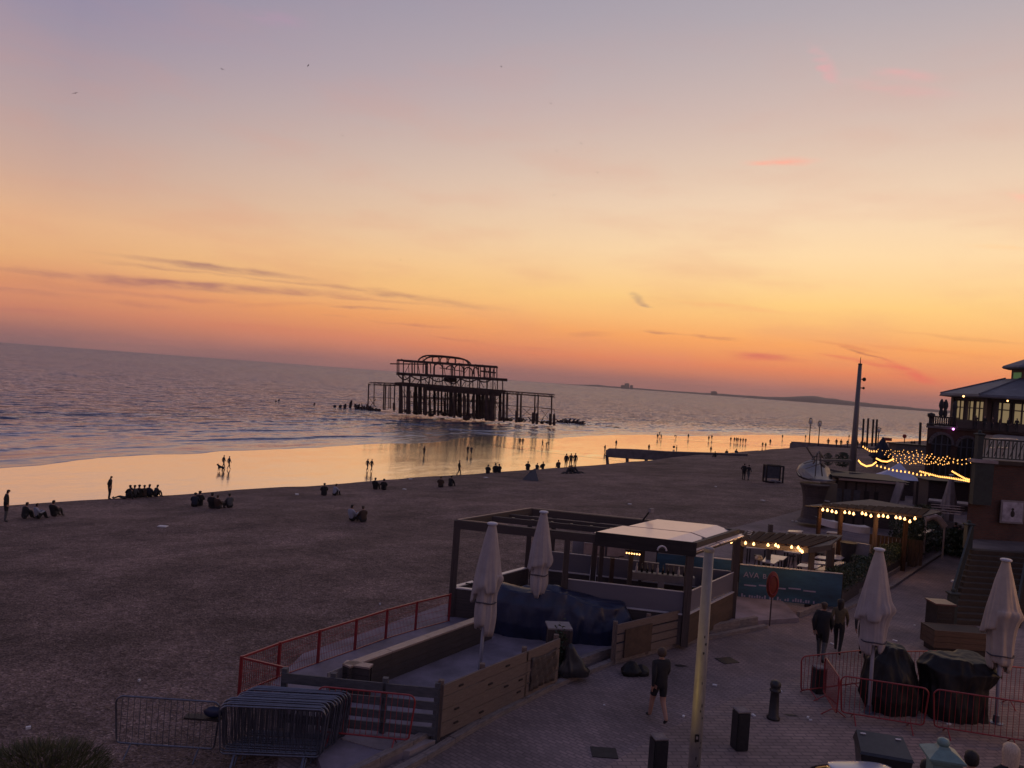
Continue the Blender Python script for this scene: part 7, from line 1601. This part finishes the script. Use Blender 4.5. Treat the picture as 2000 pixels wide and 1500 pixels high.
q = PY(1862, 838, 91.3); solo('wall_light', MB().ball(q, .13, 8), m_pink, 'small pink lamp on the brick terrace right of the first arch', 'lamp')
# balustrade, urn and closed parasols on the terrace
bt = thing('balustrade', 'dark balustrade on the terrace left of the pavilion', 'railing', (X0+1, 92, PZ)); a, b = PY(1822, 812, 92.3), PY(1868, 817, 92.1); a.z = b.z = PZ
piece('rail', m_black, bt, a+Vector((0, 0, 1.15)), b+Vector((.4, 0, 1.15)), .14, .14); piece('rail', m_black, bt, a+Vector((0, 0, .2)), b+Vector((.4, 0, .2)), .12, .2)
for i in range(11): p = lerp(a, b, (i+.5)/11); piece('baluster', m_black, bt, p+Vector((0, 0, .2)), p+Vector((0, 0, 1.1)), .12, .12)
solo('urn', MB().lathe([(.42, 0), (.42, .25), (.2, .35), (.22, .9), (.42, 1.2), (.4, 1.45), (.15, 1.55), (.001, 1.6)], 12, a-Vector((.2, 0, 0))), m_black, 'dark stone urn on the left corner of the terrace balustrade', 'urn')
for i, (px, pt) in enumerate(((1840, 779), (1848, 780), (1866, 783))):
    q = PY(px, pt, 93.5); h = q.z-PZ; t = thing('parasol', ('left', 'right')[i]+' one of two close dark shut parasols on the pavilion terrace' if i < 2 else 'dark shut parasol half behind the left corner of the pavilion', 'parasol', Vector((q.x, 93.5, PZ)), 0, 'shut parasols on the pavilion terrace')
    MB().tube([(0, 0, 0), (0, 0, h*.9)], .05, 6).build('pole', m_black, t, world=False); MB().lathe([(.05, h), (.16, h*.94), (.27, h*.84), (.30, h*.74), (.16, h*.62), (.26, h*.50), (.22, h*.40), (.12, h*.30)], 10).build('canopy', c_ash, t, True, world=False)
for i, (px, D) in enumerate(((1905, 89.6), (1922, 89.5), (1952, 89.4), (1985, 89.3), (1938, 89.6), (1968, 89.5))):
    q = PY(px, 800, D+1.5); person(Vector((q.x, D+1.2, PZ)), 'stand' if i % 2 else 'pockets', 2.0*i, ('first', 'second', 'third', 'fourth', 'fifth', 'sixth')[(0, 1, 3, 5, 2, 4)[i]]+' dim guest from the left along the pavilion terrace edge', 'guests on the pavilion terrace', M1 if i % 2 else M3, 1.7)
wallbox('parapet_wall', Vector((PY(1870, 815, 91.2).x, 91.2, 0)), Vector((88, 90.3, 0)), PZ, PZ+1.0, .35, m_darkwood, 'dark parapet running below the pavilion windows', 'wall')
# warm street lamp beyond the right edge that lights the parasol and paving there
def lantern(loc, h, lab, e, col):
    t = thing('street_lamp', lab, 'street lamp', loc); MB().tube([(0, 0, 0), (0, 0, h-.3)], [.09, .05], 10).build('pole', m_greend, t, world=False)
    MB().lathe([(.06, h-.3), (.2, h-.1), (.22, h+.25), (.02, h+.45)], 8).build('lantern', m_greend, t, world=False)
    pl(Vector(loc)+Vector((0, 0, h-.45)), e, col, .15)
lantern(Vector((17.2, 18.6, 0)), 5.2, 'street lamp just beyond the right edge lighting the paving', 330, (1, .50, .16))
def haze():
    mb = MB(); mb.box((0, 0, (120-7.2)/2), (2*FAR+800, 2*FAR+800, 127.2))
    m = bpy.data.materials.new('haze'); m.use_nodes = True; t = m.node_tree; t.nodes.clear()
    v = t.nodes.new('ShaderNodeVolumePrincipled'); v.inputs['Color'].default_value = (1, .93, .90, 1); v.inputs['Density'].default_value = HAZE; v.inputs['Anisotropy'].default_value = .3
    o = t.nodes.new('ShaderNodeOutputMaterial'); t.links.new(v.outputs[0], o.inputs['Volume'])
    q = mb.build('haze', m, None); q['kind'] = 'stuff'; return q
HAZE = 5.0e-5
haze()
